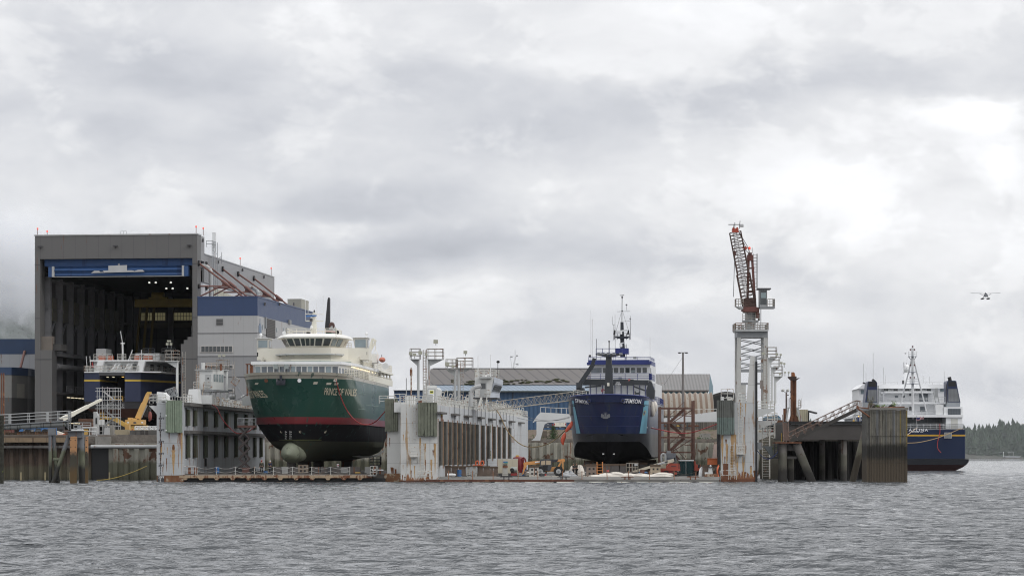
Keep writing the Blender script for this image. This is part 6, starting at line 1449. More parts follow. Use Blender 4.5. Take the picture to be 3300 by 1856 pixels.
D2().bar((tx(1553),Yt-.7,tz(1281)),(tx(1545),Yt-1.5,WT2),.3,.12).bar((tx(1571),Yt-.7,tz(1281)),(tx(1565),Yt-1.5,WT2),.1,.1).bu('tower_stair',RAILW,tw)
# aft apron brackets
Ya=473.0;ax_=lambda px:X(px,Ya);az_=lambda py:Z(py,Ya)
ap=MB().prism([(ax_(1716),az_(1362)),(ax_(1730),az_(1340)),(ax_(1742),az_(1328)),(ax_(1842),az_(1334)),(ax_(1878),az_(1338)),(ax_(1878),az_(1360)),(ax_(1766),az_(1361)),(ax_(1755),az_(1367)),(ax_(1750),az_(1385)),(ax_(1741),az_(1419)),(ax_(1712),az_(1419)),(ax_(1724),az_(1410)),(ax_(1729),az_(1400)),(ax_(1729),az_(1356))],'y',Ya,Ya+.5).bu('aft_apron',mat('apron_white',(.60,.61,.61),.5,var=.06,streak=.08),bd)
MB().rail([(ax_(1742),Ya,az_(1328)),(ax_(1842),Ya,az_(1333))],.9,1,1,.05).bu('apron_railing',RAILW,bd)
MB().prism([(ax_(2100),az_(1352)),(ax_(2318),az_(1324)),(ax_(2318),az_(1359)),(ax_(2100),az_(1360))],'y',Ya,Ya+.5).bu('aft_apron',MC['apron_white'],bd)
MB().rail([(ax_(2110),Ya,az_(1336)),(ax_(2310),Ya,az_(1330))],.7,1,1.6,.05).bu('apron_railing',RAILW,bd)
# right wing top, outer ladders, masts
D2().rail([(x2r(2324),Y2r+.1,z2r(1296)),(x2r(2364),Y2r+.1,z2r(1296))],1.7,3,.8,.045).bu('handrail',RAILW,bd)
D2().box(x2r(2322),x2r(2332),Y2r+.6,Y2r+1.2,z2r(1296),z2r(1278)).bu('white_locker',WCL,bd)
D2().prism([(x2r(2385),z2r(1296)),(x2r(2403),z2r(1296)),(x2r(2402),z2r(1267)),(x2r(2388),z2r(1267))],'y',Y2r+2,Y2r+4).bu('vent_housing',WHT,bd)
D2().rail([(x2r(2380),Y2r+.2,z2r(1296)),(x2r(2409),Y2r+.2,z2r(1296))],1.15,3,.6,.045).bu('handrail',RAILW,bd)
for i in range(6):D2().bar((x2r(2345+i*3),Y2r+4+i,z2r(1292)),(x2r(2340+i*3),Y2r+4+i,z2r(1275)),.12,.12).bu('davit_arm',RAILW,bd)
lx=x2r(2441)
for k,(yy,w_)in enumerate(((352,2.3),(356,2.6),(361,2.2))):
    zz=9.6-k*1.5;D2().prism([(lx-.3,zz-1.2),(lx+w_,zz-.15),(lx+w_,zz),(lx-.3,zz)],'y',yy,yy+.3).box(lx-.3,lx+w_,yy,yy+3,zz,zz+.08).bu('outer_bracket',WHT,bd)
    D2().rail([(lx+w_,yy,zz),(lx+w_,yy+3,zz),(lx,yy+3,zz)],1.1,3,.6,.045).bu('outer_railing',RAILW,bd)
D2().ladder((X(2457,358)-1.34,357,.4),Z(1382,358)-.4,(.9,0,0),.33,.045).ladder((X(2474,358)-1.34,357.5,Z(1410,358)),Z(1300,358)-Z(1410,358),(.9,0,0),.33,.045).ladder((X(2480,358)-1.34,357.2,.4),Z(1385,358)-.4,(.05,.9,0),.33,.045).bu('outer_stair_tower',LW,bd)
MB().tube(P(2476,1404,358),P(2497,1412,358),.05,5).tube(P(2497,1305,358),P(2497,1412,358),.07,5).bu('outer_stair_post',RAILW,bd)
lightmast(bd,None,2478,356,1300,1152,1.0,((-.8,.5,1.0),(1.0,.4,.9),(1.5,.35,.7)),WHT,side=1)
lightmast(bd,None,2488,362,1300,1182,1.0,((1.2,.5,.8),(1.6,.4,.7)),WHT,side=1)
lightmast(bd,None,2498,368,1300,1212,1.0,((.6,.3,.7),(1.3,.5,.6),(1.8,.5,.6)),WHT,side=1)
MB().box(X(2451,356),X(2460,356),356,357,Z(1251,356),Z(1225,356)).tube(P(2455,1290,356.3),P(2456,1250,356.3),.1,5).bu('switch_cabinet',mat('brown_grey_box',(.25,.22,.2),.7),bd)
# mooring arm between the dock and the right-hand dolphin
MB().box(X(2439,352),X(2453,352),351,352.5,Z(1448,352),Z(1425,352)).bu('mooring_guide',GREY,bd)
MB().box(X(2453,352),X(2490,352),351.3,352,Z(1441,352),Z(1437,352)).prism([(X(2463,352),Z(1441,352)),(X(2485,352),Z(1441,352)),(X(2496,352),Z(1470,352)),(X(2484,352),Z(1470,352))],'y',351.3,352).bu('mooring_arm',mat('blue_grey_steel',(.11,.125,.13),.6),bd)

# ================================================ PORTAL CRANE
Yk=400.0;kx=lambda px:X(px,Yk);kz=lambda py:Z(py,Yk)
WKT=z2r(1296)
pc=T('portal_crane','tall dock crane on white lattice legs with near-vertical rusty red lattice jib','crane',(kx(2425),Yk,WKT))
KW=mat('crane_leg_white',(.46,.46,.44),.55,var=.12,streak=.35,scol=(.10,.08,.07),patch=.25,pcol=(.2,.13,.09))
KR=mat('crane_red',(.14,.05,.04),.55,var=.15)
for yo in(0,4.0):
    for a,c_ in((2376,2388),(2461,2475)):MB().box(kx(a),kx(c_),Yk+yo,Yk+yo+.55,WKT,kz(1086)).bu('leg',KW,pc)
    m_=MB()
    for(p0,p1)in((1118,1093),(1140,1118),(1162,1141),(1186,1168),(1093,1108),(1118,1133),(1141,1155),(1168,1182)):
        m_.bar((kx(2388),Yk+yo+.2,kz(p0)),(kx(2461),Yk+yo+.2,kz(p1)),.1,.12)
    m_.bu('bracing',GREY,pc)
for xo in(2380,2466):MB().bar((kx(xo),Yk+.5,kz(1150)),(kx(xo),Yk+4,kz(1100)),.1,.1).bu('bracing',GREY,pc)
MB().box(kx(2388),kx(2461),Yk+.1,Yk+.6,kz(1199),kz(1189)).bu('cross_beam',GREY,pc)
MB().box(kx(2388),kx(2461),Yk+.1,Yk+.6,kz(1239),kz(1233)).bu('cross_beam',GREY,pc)
MB().box(kx(2388),kx(2404),Yk+.15,Yk+.5,WKT,kz(1239)).bu('web_panel',KW,pc)
MB().box(kx(2376)-.02,kx(2474)+.02,Yk-.05,Yk+4.7,kz(1087),kz(1068)).bu('portal_girder',GREY,pc)
MB().prism([(kx(2369),kz(1063)),(kx(2475),kz(1063)),(kx(2475),kz(1068)),(kx(2372),kz(1068))],'y',Yk-.6,Yk+5).bu('platform',LG,pc)
pr_=lambda a,c_,py,h_:MB().rail([(kx(a),Yk-.5,kz(py)),(kx(c_),Yk-.5,kz(py)),(kx(c_),Yk+4.8,kz(py)),(kx(a),Yk+4.8,kz(py)),(kx(a),Yk-.5,kz(py))],h_,3,.8,.045).bu('platform_railing',MC['mast_rail'],pc)
pr_(2370,2475,1064,1.05)
MB().tube((kx(2422),Yk+2.2,kz(1064)),(kx(2422),Yk+2.2,kz(1036)),.72,16,.85).tube((kx(2422),Yk+2.2,kz(1036)),(kx(2422),Yk+2.2,kz(1004)),.80,16).tube((kx(2422),Yk+2.2,kz(1036)),(kx(2422),Yk+2.2,kz(1030)),1.25,16).bu('slewing_column',mat('column_grey',(.30,.31,.31),.5,var=.12,streak=.2),pc,40)
MB().rail([(kx(2395),Yk+1,kz(1032)),(kx(2450),Yk+1,kz(1032)),(kx(2450),Yk+3.4,kz(1032))],1.1,3,.6,.04).bu('column_railing',MC['mast_rail'],pc)
MB().prism([(kx(2394),kz(998)),(kx(2403),kz(1004)),(kx(2443),kz(1004)),(kx(2443),kz(988)),(kx(2398),kz(988))],'y',Yk+.8,Yk+3.6).bu('turntable',KR,pc)
MB().box(kx(2440),kx(2449),Yk+1,Yk+3,kz(1023),kz(990)).bu('winch_frame',KR,pc)
MB().box(kx(2400),kx(2439),Yk+1,Yk+3.4,kz(988),kz(960)).bu('winch_house',mat('machinery_brown',(.09,.05,.04),.6,var=.4,vs=2),pc)
# jib: two-part lattice
j0,j1,j2=V3((kx(2418),Yk+1.6,kz(985))),V3((kx(2398),Yk+1.6,kz(880))),V3((kx(2372),Yk+1.6,kz(745)))
MB().truss(tuple(j0),tuple(j1),(1.9,1.9),(1.3,1.5),9,.035,.08,up=(0,-1,0)).truss(tuple(j1),tuple(j2),(1.7,1.7),(1.5,.75),13,.03,.065,up=(0,-1,0)).bu('jib',mat('jib_brown',(.075,.04,.03),.6),pc)
m_=MB()
for k in range(20):q=j0.lerp(j2,k/20);m_.tube(tuple(q+V3((-.25,.9,0))),tuple(q+V3((.25,.9,0))),.03,4)
m_.tube(tuple(j0+V3((-.25,.9,0))),tuple(j2+V3((-.25,.9,0))),.035,4).tube(tuple(j0+V3((.25,.9,0))),tuple(j2+V3((.25,.9,0))),.035,4).bu('jib_ladder',LG,pc)
MB().box(kx(2362),kx(2382),Yk+1,Yk+2.2,kz(747),kz(735)).box(kx(2364),kx(2368),Yk+.9,Yk+2.3,kz(738),kz(731)).box(kx(2376),kx(2380),Yk+.9,Yk+2.3,kz(738),kz(731)).bu('jib_head',mat('head_red',(.42,.07,.04),.5),pc)
MB().tube((kx(2350),Yk+1.6,kz(721)),(kx(2399),Yk+1.6,kz(721)),.06,5).tube((kx(2371),Yk+1.6,kz(735)),(kx(2371),Yk+1.6,kz(714)),.05,5).tube((kx(2385),Yk+1.6,kz(735)),(kx(2388),Yk+1.6,kz(709)),.05,5).tube((kx(2366),Yk+1.6,kz(735)),(kx(2368),Yk+1.6,kz(722)),.05,5).bu('head_antennas',DG,pc)
MB().box(kx(2388),kx(2399),Yk+1.4,Yk+1.9,kz(729),kz(724)).bu('head_lamp',LG,pc)
# A frame
for a,c_ in(((2414,985),(2418,835)),((2440,985),(2430,835))):MB().bar((kx(a[0]),Yk+3,kz(a[1])),(kx(c_[0]),Yk+3,kz(c_[1])),.34,.42).bu('a_frame_leg',KR,pc)
m_=MB().box(kx(2413),kx(2433),Yk+2.6,Yk+3.4,kz(836),kz(817)).box(kx(2417),kx(2428),Yk+2.55,Yk+3.4,kz(817),kz(810))
for py in(860,900,937):m_.bar((kx(2414),Yk+3,kz(py)),(kx(2437),Yk+3,kz(py)),.2,.22)
m_.bu('a_frame_head',KR,pc)
MB().ladder((kx(2435),Yk+3.6,kz(930)),kz(812)-kz(930),(.5,0,0),.5,.04).ladder((kx(2448),Yk+3.6,kz(930)),kz(812)-kz(930),(0,.5,0),.9,.04).bu('caged_ladder',LG,pc)
m_=MB()
for k in range(13):z_=kz(930-k*9.5);m_.path([(kx(2435),Yk+3.6,z_),(kx(2448),Yk+3.6,z_),(kx(2448),Yk+4.2,z_)],.035,4)
m_.bu('ladder_hoops',LG,pc)
m_=MB()
for a,c_ in(((2380,735),(2416,795)),((2381,737),(2410,797)),((2400,797),(2420,815)),((2414,797),(2424,815))):m_.tube((kx(a[0]),Yk+2,kz(a[1])),(kx(c_[0]),Yk+2.4,kz(c_[1])),.045,4)
m_.bu('luffing_rope',DG,pc)
MB().box(kx(2400),kx(2410),Yk+1.8,Yk+2.5,kz(801),kz(792)).box(kx(2396),kx(2416),Yk+2,Yk+2.2,kz(797),kz(795)).bu('rope_block',mat('head_red',()),pc)if 0 else MB().box(kx(2400),kx(2410),Yk+1.8,Yk+2.5,kz(801),kz(792)).box(kx(2396),kx(2416),Yk+2,Yk+2.2,kz(797),kz(795)).bu('rope_block',MC['head_red'],pc)
MB().ell((kx(2420),Yk+2.5,kz(796)),.2,.2,.25).bu('beacon',MC['red_lamp'],pc,40)
for px,p0,p1 in((2419,812,798),(2430,812,794)):MB().tube((kx(px),Yk+3,kz(p0)),(kx(px),Yk+3,kz(p1)),.05,4).bu('small_antenna',LG,pc)
MB().tube((kx(2368),Yk+1.4,kz(745)),(kx(2369),Yk+1.4,kz(806)),.03,4).tube((kx(2370),Yk+1.4,kz(830)),(kx(2366),Yk+1.4,kz(955)),.045,5).bu('hoist_rope',DG,pc)
MB().ell((kx(2370),Yk+1.4,kz(814)),.22,.2,.42).tube((kx(2370),Yk+1.4,kz(822)),(kx(2370),Yk+1.4,kz(828)),.1,6).bu('hook_block',mat('block_brown',(.10,.035,.03),.5),pc,40)
MB().box(kx(2380),kx(2392),Yk+1,Yk+1.2,kz(902),kz(900)).box(kx(2382),kx(2389),Yk+.8,Yk+1.2,kz(909),kz(904)).bu('jib_lamp',LG,pc)
# cab and side balconies
cab=MB().prism([(kx(2449),kz(987)),(kx(2473),kz(987)),(kx(2473),kz(932)),(kx(2449),kz(932))],'y',Yk+.4,Yk+2.4).bu('cab',mat('cab_grey',(.34,.35,.35),.4),pc)
MB().box(kx(2451),kx(2471),Yk+.35,Yk+.4,kz(981),kz(935)).bu('cab_window',GLASS,cab)
MB().box(kx(2453),kx(2469),Yk+.3,Yk+.35,kz(960),kz(943)).bu('cab_inner_pane',mat('pale_cab_pane',(.25,.32,.33),.15),cab)
MB().box(kx(2443),kx(2485),Yk+.1,Yk+2.7,kz(932),kz(928)).bu('cab_roof',DG,cab)
MB().box(kx(2449),kx(2498),Yk+.3,Yk+2.6,kz(993),kz(987)).bu('cab_floor',GREY,cab)
MB().rail([(kx(2474),Yk+.3,kz(987)),(kx(2497),Yk+.3,kz(987)),(kx(2497),Yk+2.5,kz(987))],1.1,3,.4,.045).bu('cab_railing',MC['mast_rail'],cab)
MB().prism([(kx(2374),kz(987)),(kx(2396),kz(987)),(kx(2396),kz(995)),(kx(2386),kz(995))],'y',Yk+.5,Yk+2.5).bu('balcony',LG,pc)
MB().rail([(kx(2396),Yk+.5,kz(987)),(kx(2373),Yk+.5,kz(987)),(kx(2373),Yk+2.5,kz(987))],1.15,3,.4,.045).bu('balcony_railing',MC['mast_rail'],pc)
MB().box(kx(2378),kx(2385),Yk-.2,Yk+.2,kz(1060),kz(1048)).box(kx(2388),kx(2398),Yk-.2,Yk+.2,kz(1060),kz(1046)).bu('cabinet',LG,pc)
MB().tube((kx(2454),Yk+1,kz(1062)),(kx(2454),Yk+1,kz(995)),.05,4).bu('cable',DG,pc)

# ================================================ DARK BLUE SHIP
SB=12.63
sf=FR(SB,362.0,7.0)
def U():return MB(sf)
bs=T('work_boat','dark blue ship with two light blue stripes, bow on, raised on the larger dry dock','ship',sf((0,25,2)))
def uq(px,py,v):
    k=(px-1650)/F;c_,s_=math.cos(math.radians(7)),math.sin(math.radians(7))
    u=(k*(362+v*c_)-SB-v*s_)/(c_+k*s_)
    return u,v,Z(py,362-u*s_+v*c_)
SKE,SWL,SDK=2.35,6.5,11.75
def sstem(z):return max(0,(SDK-z))*.30 if z>SWL else(SDK-SWL)*.30+(SWL-z)*.62
def schz(v):return 3.3+max(0,(10-v))*.33  # chine height
def shb(z,v):
    s=sstem(z)
    if v<=s:return 0.0
    full=5.5
    L_=7.0+max(0,SDK-z)*.55;t=min(1,(v-s)/L_);w=full*(1-(1-t)**2.4)**(1/2.1)
    zc=schz(v)
    if z<zc:
        wc=w;kk=max(0,(z-SKE))/max(.1,zc-SKE);w=min(w,.25+(wc-.25)*kk)
    if v>34:w*=1-.12*((v-34)/12)**2
    return w
def ssheer(v):return SDK-.5*min(1,v/9)-.3*min(1,max(0,v-9)/12)
vs2=[0,.12,.35,.7,1.2,1.8,2.6,3.5,4.5,5.8,7.2,9,11,14,18,24,32,40,46]
secs=[]
for t in vs2:
    row=[]
    v0=t
    zc=schz(max(0,v0))
    for z in(SKE,(SKE+zc)/2,zc-.03,zc+.03,5.4,SWL-.02,SWL+.02,8,9.3,10.5,ssheer(v0)-.35,ssheer(v0)):
        v=sstem(z)*(1-t/46)+t;row.append((shb(z,v),v,z))
    secs.append([(-a,v,z)for a,v,z in row[::-1]]+row)
STH=mat('navy_blue_hull',(.012,.018,.022),.30,var=.12,vs=.15,streak=.3,scol=(.035,.04,.055),ss=1.8,coat=.35,seam=(5.0,2.2,.1,1,.04,.35),bump=.05,bs=.3,zones=[(-5,(.022,.025,.032)),(SWL,(.008,.019,.072))])  # lower black is lifted in colour to stand for sheen
U().loft([r[:10]for r in secs]).loft([r[14:]for r in secs]).add([p for p in secs[-1]],[tuple(range(len(secs[-1])))]).bu('hull',STH,bs,30)
U().loft([r[9:15]for r in secs]).bu('hull_bottom',mat('shaded_antifouling_black',(.009,.009,.010),.9,spec=.1),bs,30)  # matte black bottom, coloured darker than the side as underside shade
U().loft([[(s_[0][0],s_[0][1],s_[0][2]-1.0),(s_[-1][0],s_[-1][1],s_[-1][2]-1.0)]for s_ in secs]).bu('deck',GREY,bs)
U().path([tuple(V3(s_[0])+V3((0,0,.04)))for s_ in secs[::-1]],.09,5).path([tuple(V3(s_[-1])+V3((0,0,.04)))for s_ in secs],.09,5).bu('bulwark_cap',mat('cap_blue',(.02,.035,.16),.35),bs)
def spt(px,py,out=.05):
    k=(px-1650)/F;best=40;v=0.0
    while v<46:
        u,_,z=uq(px,py,v)
        if z<=ssheer(v)+.3 and abs(u)<=shb(min(z,ssheer(v)),v):
            lo,hi=v-.1,v
            for _ in range(12):
                md=(lo+hi)/2;u,_z,z=uq(px,py,md)
                if abs(u)<=shb(min(z,ssheer(md)),md):hi=md
                else:lo=md
            best=hi;break
        v+=.1
    dirv=V3((k,1,(HZ-py)/F)).normalized()
    return V3(sf(uq(px,py,best)))-dirv*out
LBL=mat('light_blue_stripe',(.16,.38,.50),.35,var=.05)
def patchq(cols,rows,m,name,out=.07):  # painted quad laid on the hull: columns at the top and bottom rows
    (a0,a1),(b0,b1)=cols;r0,r1=rows;n,k=4,8;G=[]
    for j in range(k+1):
        t=j/k;G.append([tuple(spt(a0+(b0-a0)*t+((a1-a0)+((b1-b0)-(a1-a0))*t)*i/n,r0+(r1-r0)*t,out))for i in range(n+1)])
    return MB().loft(G).bu(name,m,bs)
patchq(((1843.5,1848),(1857,1870)),(1290,1396),LBL,'light_blue_stripe')
patchq(((2077,2091),(2061,2083)),(1291,1396),LBL,'light_blue_stripe')
for px,r0 in((2073,1306),(2095,1306)):patchq(((px,px+(8 if px>2080 else 5)),(px,px+(7 if px>2080 else 5))),(r0,r0+4),BLK,'freeing_port',.12)
for px in(1846,1850):patchq(((px-1,px+1.5),(px-1,px+1.5)),(1306,1310),BLK,'freeing_port',.12)
EMB=mat('gold_badge',(.45,.33,.12),.5)
m_=MB();ce=spt(2077,1330,.14);pts=[tuple(spt(2077+3.2*math.cos(a)+1.5*math.sin(a),1330-8*math.sin(a),.14))for a in[6.283*i/16 for i in range(16)]]
m_.add(pts,[tuple(range(16))]);m_.bu('round_badge',EMB,bs)
m_=MB();pts=[tuple(spt(2077+1.6*math.cos(a),1330-4*math.sin(a),.2))for a in[6.283*i/10 for i in range(10)]];m_.add(pts,[tuple(range(10))]).bu('badge_centre',mat('badge_blue',(.05,.1,.25),.5),bs)
WLT=mat('white_lettering',(.75,.76,.78),.4)
text('STIMSON',16.5,lambda x,y:tuple(spt(1875.5+x*.60,1294.5-y+x*.10,.16)),WLT,bs,'name_lettering',shear=-.28,off=.3,space=1.05)
text('STIMSON',20,lambda x,y:tuple(spt(2037+x*.66,1293.5-y+x*.02,.16)),WLT,bs,'name_lettering',shear=.32,off=.35,space=1.05)
LN=mat('hull_seam_line',(.03,.045,.17),.4)
def sline(a,c_,m,nm_):
    pts=[tuple(spt(a[0]+(c_[0]-a[0])*i/16,a[1]+(c_[1]-a[1])*i/16,.03))for i in range(17)];MB().path(pts,.025,4).bu(nm_,m,bs)
sline((1852,1340),(2060,1340),LN,'weld_seam');sline((1860,1372),(2060,1372),LN,'weld_seam')
for px,py in((1898,1291),(2007,1290)):c0=spt(px,py,.1);MB().tube((c0.x,c0.y-.1,c0.z),(c0.x,c0.y+.2,c0.z),.3,12,.24).bu('hawse_pipe',mat('cap_blue2',(.015,.025,.10),.3),bs,40);MB().ell((c0.x,c0.y-.12,c0.z),.16,.05,.16).bu('hawse_hole',BLK,bs)
ca=spt(1951,1338,.3);AN=mat('anchor_dark',(.035,.038,.05),.4)
m_=MB().tube((ca.x,ca.y-.15,ca.z+.15),(ca.x,ca.y+.1,ca.z+.15),.42,12).bu('anchor_pocket',mat('pocket_navy',(.008,.01,.04),.35),bs,40)
m_=MB()
for s_ in(-1,1):m_.hexa([(ca.x+s_*.15,ca.y-.3,ca.z-.35),(ca.x+s_*.62,ca.y-.3,ca.z-.3),(ca.x+s_*.60,ca.y-.3,ca.z+.15),(ca.x+s_*.2,ca.y-.3,ca.z+.05)],[(ca.x+s_*.15,ca.y-.1,ca.z-.3),(ca.x+s_*.5,ca.y-.1,ca.z-.25),(ca.x+s_*.5,ca.y-.1,ca.z+.2),(ca.x+s_*.2,ca.y-.1,ca.z+.1)])
m_.box(ca.x-.35,ca.x+.35,ca.y-.35,ca.y-.1,ca.z-.45,ca.z-.15).box(ca.x-.12,ca.x+.12,ca.y-.35,ca.y-.15,ca.z-.2,ca.z+.3).bu('anchor',mat('anchor_grey',(.12,.125,.14),.4),bs)
for px,py in((1944,1462),(1978,1462)):c0=spt(px,py,.05);MB().box(c0.x-.12,c0.x+.12,c0.y-.06,c0.y,c0.z-.08,c0.z+.08).bu('anode',WCL,bs)
# superstructure
vw=25.0;ux=lambda px,v=vw:uq(px,0,v)[0];uz=lambda py,v=vw:uq(2000,py,v)[2]
UW=mat('ship_white',(.66,.67,.68),.4,var=.03,streak=.04)
UB=mat('ship_blue',(.022,.035,.17),.4)
st=U().box(ux(1904),ux(2095),vw,vw+12,uz(1276),uz(1175)).bu('wheelhouse',UW,bs)
U().box(ux(1898),ux(2112),vw-.2,vw+14,uz(1300),uz(1235)).bu('lower_house',UW,bs)
U().box(ux(1897),ux(2093),vw-.8,vw+12.5,uz(1174.5),uz(1160)).box(ux(1893),ux(1898),vw-.9,vw+1,uz(1176),uz(1168)).box(ux(2092),ux(2101),vw-.9,vw+1,uz(1174),uz(1166)).bu('blue_roof_fascia',UB,bs)
U().box(ux(1905),ux(1939),vw-.06,vw,uz(1201),uz(1185)).bu('window',GL3,st)
for px in(1943,1962,1979,1997.5,2015.5,2034,2052,2071):U().box(ux(px),ux(px+13.5),vw-.06,vw,uz(1201),uz(1185)).bu('window',GLASS,st)
U().box(ux(2034),ux(2047),vw-.09,vw-.06,uz(1199),uz(1193)).bu('window_reflection_panel',GLASS2,st)
U().box(ux(2095),ux(2095)+.05,vw+.5,vw+3,uz(1201),uz(1185)).bu('window',GLASS,st)
for px in(1902,1921,1941,1961,1981,2001,2021,2041,2061,2080,2096):U().box(ux(px),ux(px)+.09,vw-.3,vw-.2,uz(1280),uz(1240)).bu('frame_rib',UB,bs)
U().rail([(ux(1899),vw-2,uz(1226)),(ux(2098),vw-2,uz(1226)),(ux(2098),vw+8,uz(1226))],uz(1205)-uz(1226),3,1.9,.035).bu('bridge_front_railing',UB,bs)
U().box(ux(2094),ux(2103),vw-1.9,vw-1.7,uz(1225),uz(1205)).bu('railing_panel',UB,bs)
U().box(ux(1897),ux(2100),vw-2.2,vw,uz(1229),uz(1226)).bu('bridge_deck',GREY,bs)
U().rail([(ux(1898),vw-.6,uz(1160)),(ux(2096),vw-.6,uz(1160)),(ux(2096),vw+8,uz(1160))],.42,2,1.8,.03).bu('roof_railing',UB,bs)
U().box(ux(2042),ux(2052),vw-.8,vw-.3,uz(1157),uz(1150)).bu('roof_lamp',GREY,bs)
U().box(ux(1994),ux(2004),vw-.4,vw-.1,uz(1222),uz(1215)).bu('deck_lamp',GREY,bs)
U().ell(uq(1901,1147,vw),.2,.2,.2).bu('searchlight',DG,bs)
for px,t_,r_ in((1904,1000,.035),(1909,1029,.06),(1922,1092,.04),(2095,1088,.04)):U().tube(uq(px,1160,vw),uq(px,t_,vw),r_,5).bu('whip_antenna',WCL if px!=1922 else DG,bs)
# main mast
vm=30.0;mq=lambda px,py,d=0:uq(px,py,vm+d)
DM2=mat('mast_dark',(.035,.04,.05),.5)
mst=U().prism([(mq(1999,0)[0],mq(0,1160)[2]),(mq(2014,0)[0],mq(0,1160)[2]),(mq(2009,0)[0],mq(0,1050)[2]),(mq(2000,0)[0],mq(0,1050)[2])],'y',vm-.3,vm+.3).bu('main_mast',DM2,bs)
U().prism([(mq(1980,0)[0],mq(0,1095)[2]),(mq(2028,0)[0],mq(0,1095)[2]),(mq(2022,0)[0],mq(0,1101)[2]),(mq(1990,0)[0],mq(0,1101)[2])],'y',vm-.8,vm+.8).bu('mast_platform',DM2,mst)
U().rail([mq(1979,1095,-.7),mq(2029,1095,-.7)],.95,3,.5,.04).bu('platform_railing',DM2,mst)
for px in(1982,2026):U().prism([(mq(px-3.5,0)[0],mq(0,1090)[2]),(mq(px+2,0)[0],mq(0,1090)[2]),(mq(px+3.5,0)[0],mq(0,1077)[2]),(mq(px-1,0)[0],mq(0,1075)[2])],'y',vm-1.1,vm-.8).bu('speaker',BLK,mst)
U().bar(mq(1984,1069,-.9),mq(2021,1064,-.9),.2,.22).bu('radar_scanner',WCL,mst)
U().tube(mq(2001,1077,-.9),mq(2001,1069,-.9),.2,8).bar(mq(1995,1108,-.7),mq(2010,1104,-.7),.15,.12).tube(mq(2001,1118,-.7),mq(2001,1108,-.7),.22,8).bu('radar_base',WCL,mst)
U().tube(mq(2004,1050),mq(2005,955),.07,6).bar(mq(1989,1004),mq(2030,1003),.07,.07).bar(mq(1998,952),mq(2011,951),.15,.12).bar(mq(2005,1036),mq(2031,1034),.05,.05).bu('top_mast',LG,mst)
for(a,c_)in(((1985,1068),(2002,1008)),((2028,1073),(2008,1008)),((1977,1096),(1977,1046)),((1974,1046),(1973,1018)),((2031,1094),(2031,1028)),((2032,1094),(2032,1018)),((1980,1094),(1982,1044)),((2019,1000),(2019,982)),((1983,1160),(1982,1015))):U().tube(mq(*a),mq(*c_),.03,4).bu('stay',LG,mst)
U().bar(mq(1973,1046),mq(1981,1046),.05,.05).ell(mq(2031,1027),.12,.12,.1).ell(mq(2005,1002),.12,.12,.12).ell(mq(2005,958),.12,.12,.2).ell(mq(2019,982),.15,.1,.1).bu('mast_lights',DG,mst)
U().box(mq(1986,0)[0],mq(2026,0)[0],vm-.6,vm+.8,mq(0,1150)[2],mq(0,1132)[2]).bu('mast_house',UB,bs)
U().ladder(mq(2014,1160,-.2),mq(0,1110)[2]-mq(0,1160)[2],(.25,0,0),.3,.03).bu('mast_ladder',DM2,mst)
# foredeck post with floodlight platform and crane booms
vp=8.0;fq=lambda px,py,d=0:uq(px,py,vp+d)
DK_=mat('crane_dark_grey',(.04,.045,.052),.5,var=.1)
po=U().prism([(fq(1949,0)[0],fq(0,1275)[2]),(fq(1977,0)[0],fq(0,1275)[2]),(fq(1970,0)[0],fq(0,1150)[2]),(fq(1954,0)[0],fq(0,1150)[2])],'y',vp-.5,vp+.5).bu('foredeck_post',DK_,bs)
U().prism([(fq(1921,0)[0],fq(0,1149)[2]),(fq(2005,0)[0],fq(0,1149)[2]),(fq(2005,0)[0],fq(0,1152)[2]),(fq(1971,0)[0],fq(0,1159)[2]),(fq(1953,0)[0],fq(0,1159)[2]),(fq(1921,0)[0],fq(0,1152)[2])],'y',vp-.8,vp+.8).bu('light_platform',DK_,po)
U().rail([fq(1921,1149,-.8),fq(2005,1149,-.8)],1.1,2,.9,.04).bu('light_platform_railing',UB,po)
for px in(1924,1937,1955,1973,1995):U().hexa([fq(px,1143,-.9),fq(px+12,1143,-.9),fq(px+11,1137,-.9),fq(px+1,1137,-.9)],[fq(px+2,1142,-.5),fq(px+10,1142,-.5),fq(px+9,1136,-.5),fq(px+3,1136,-.5)]).bu('floodlight',GREY,po)
U().tube(fq(1963,1150),fq(1963,1098),.07,6).bar(fq(1960,1100),fq(1966,1100),.1,.15).bu('forward_mast',BLK,po)
U().box(fq(1958,0)[0],fq(1965,0)[0],vp-.75,vp-.5,fq(0,1250)[2],fq(0,1240)[2]).bu('post_lamp',CREAM,po)
cb1=U().bar(fq(1862,1247,1),fq(1913,1172,1),.5,.55).bar(fq(1905,1188,1),fq(1916,1154,1),.45,.45).box(fq(1857,0)[0],fq(1872,0)[0],vp,vp+2,fq(0,1262)[2],fq(0,1238)[2]).box(fq(1858,0)[0],fq(1880,0)[0],vp,vp+2,fq(0,1268)[2],fq(0,1255)[2]).bu('folding_crane',DK_,bs)
U().bar(fq(1885,1248,.5),fq(1938,1243,.5),.22,.22).bu('crane_cylinder',DK_,cb1)
cb2=U().bar(fq(1878,1231,3),fq(2042,1232,3),.6,.85).bar(fq(2040,1232,3),fq(2090,1233,3),.55,.7).bu('horizontal_crane_boom',DK_,bs)
U().prism([(fq(2079,0)[0],fq(0,1290)[2]),(fq(2104,0)[0],fq(0,1290)[2]),(fq(2106,0)[0],fq(0,1262)[2]),(fq(2101,0)[0],fq(0,1252)[2]),(fq(2096,0)[0],fq(0,1236)[2]),(fq(2090,0)[0],fq(0,1232)[2]),(fq(2085,0)[0],fq(0,1240)[2]),(fq(2078,0)[0],fq(0,1262)[2])],'y',vp+2.4,vp+3.8).bu('crane_pedestal',DK_,cb2)
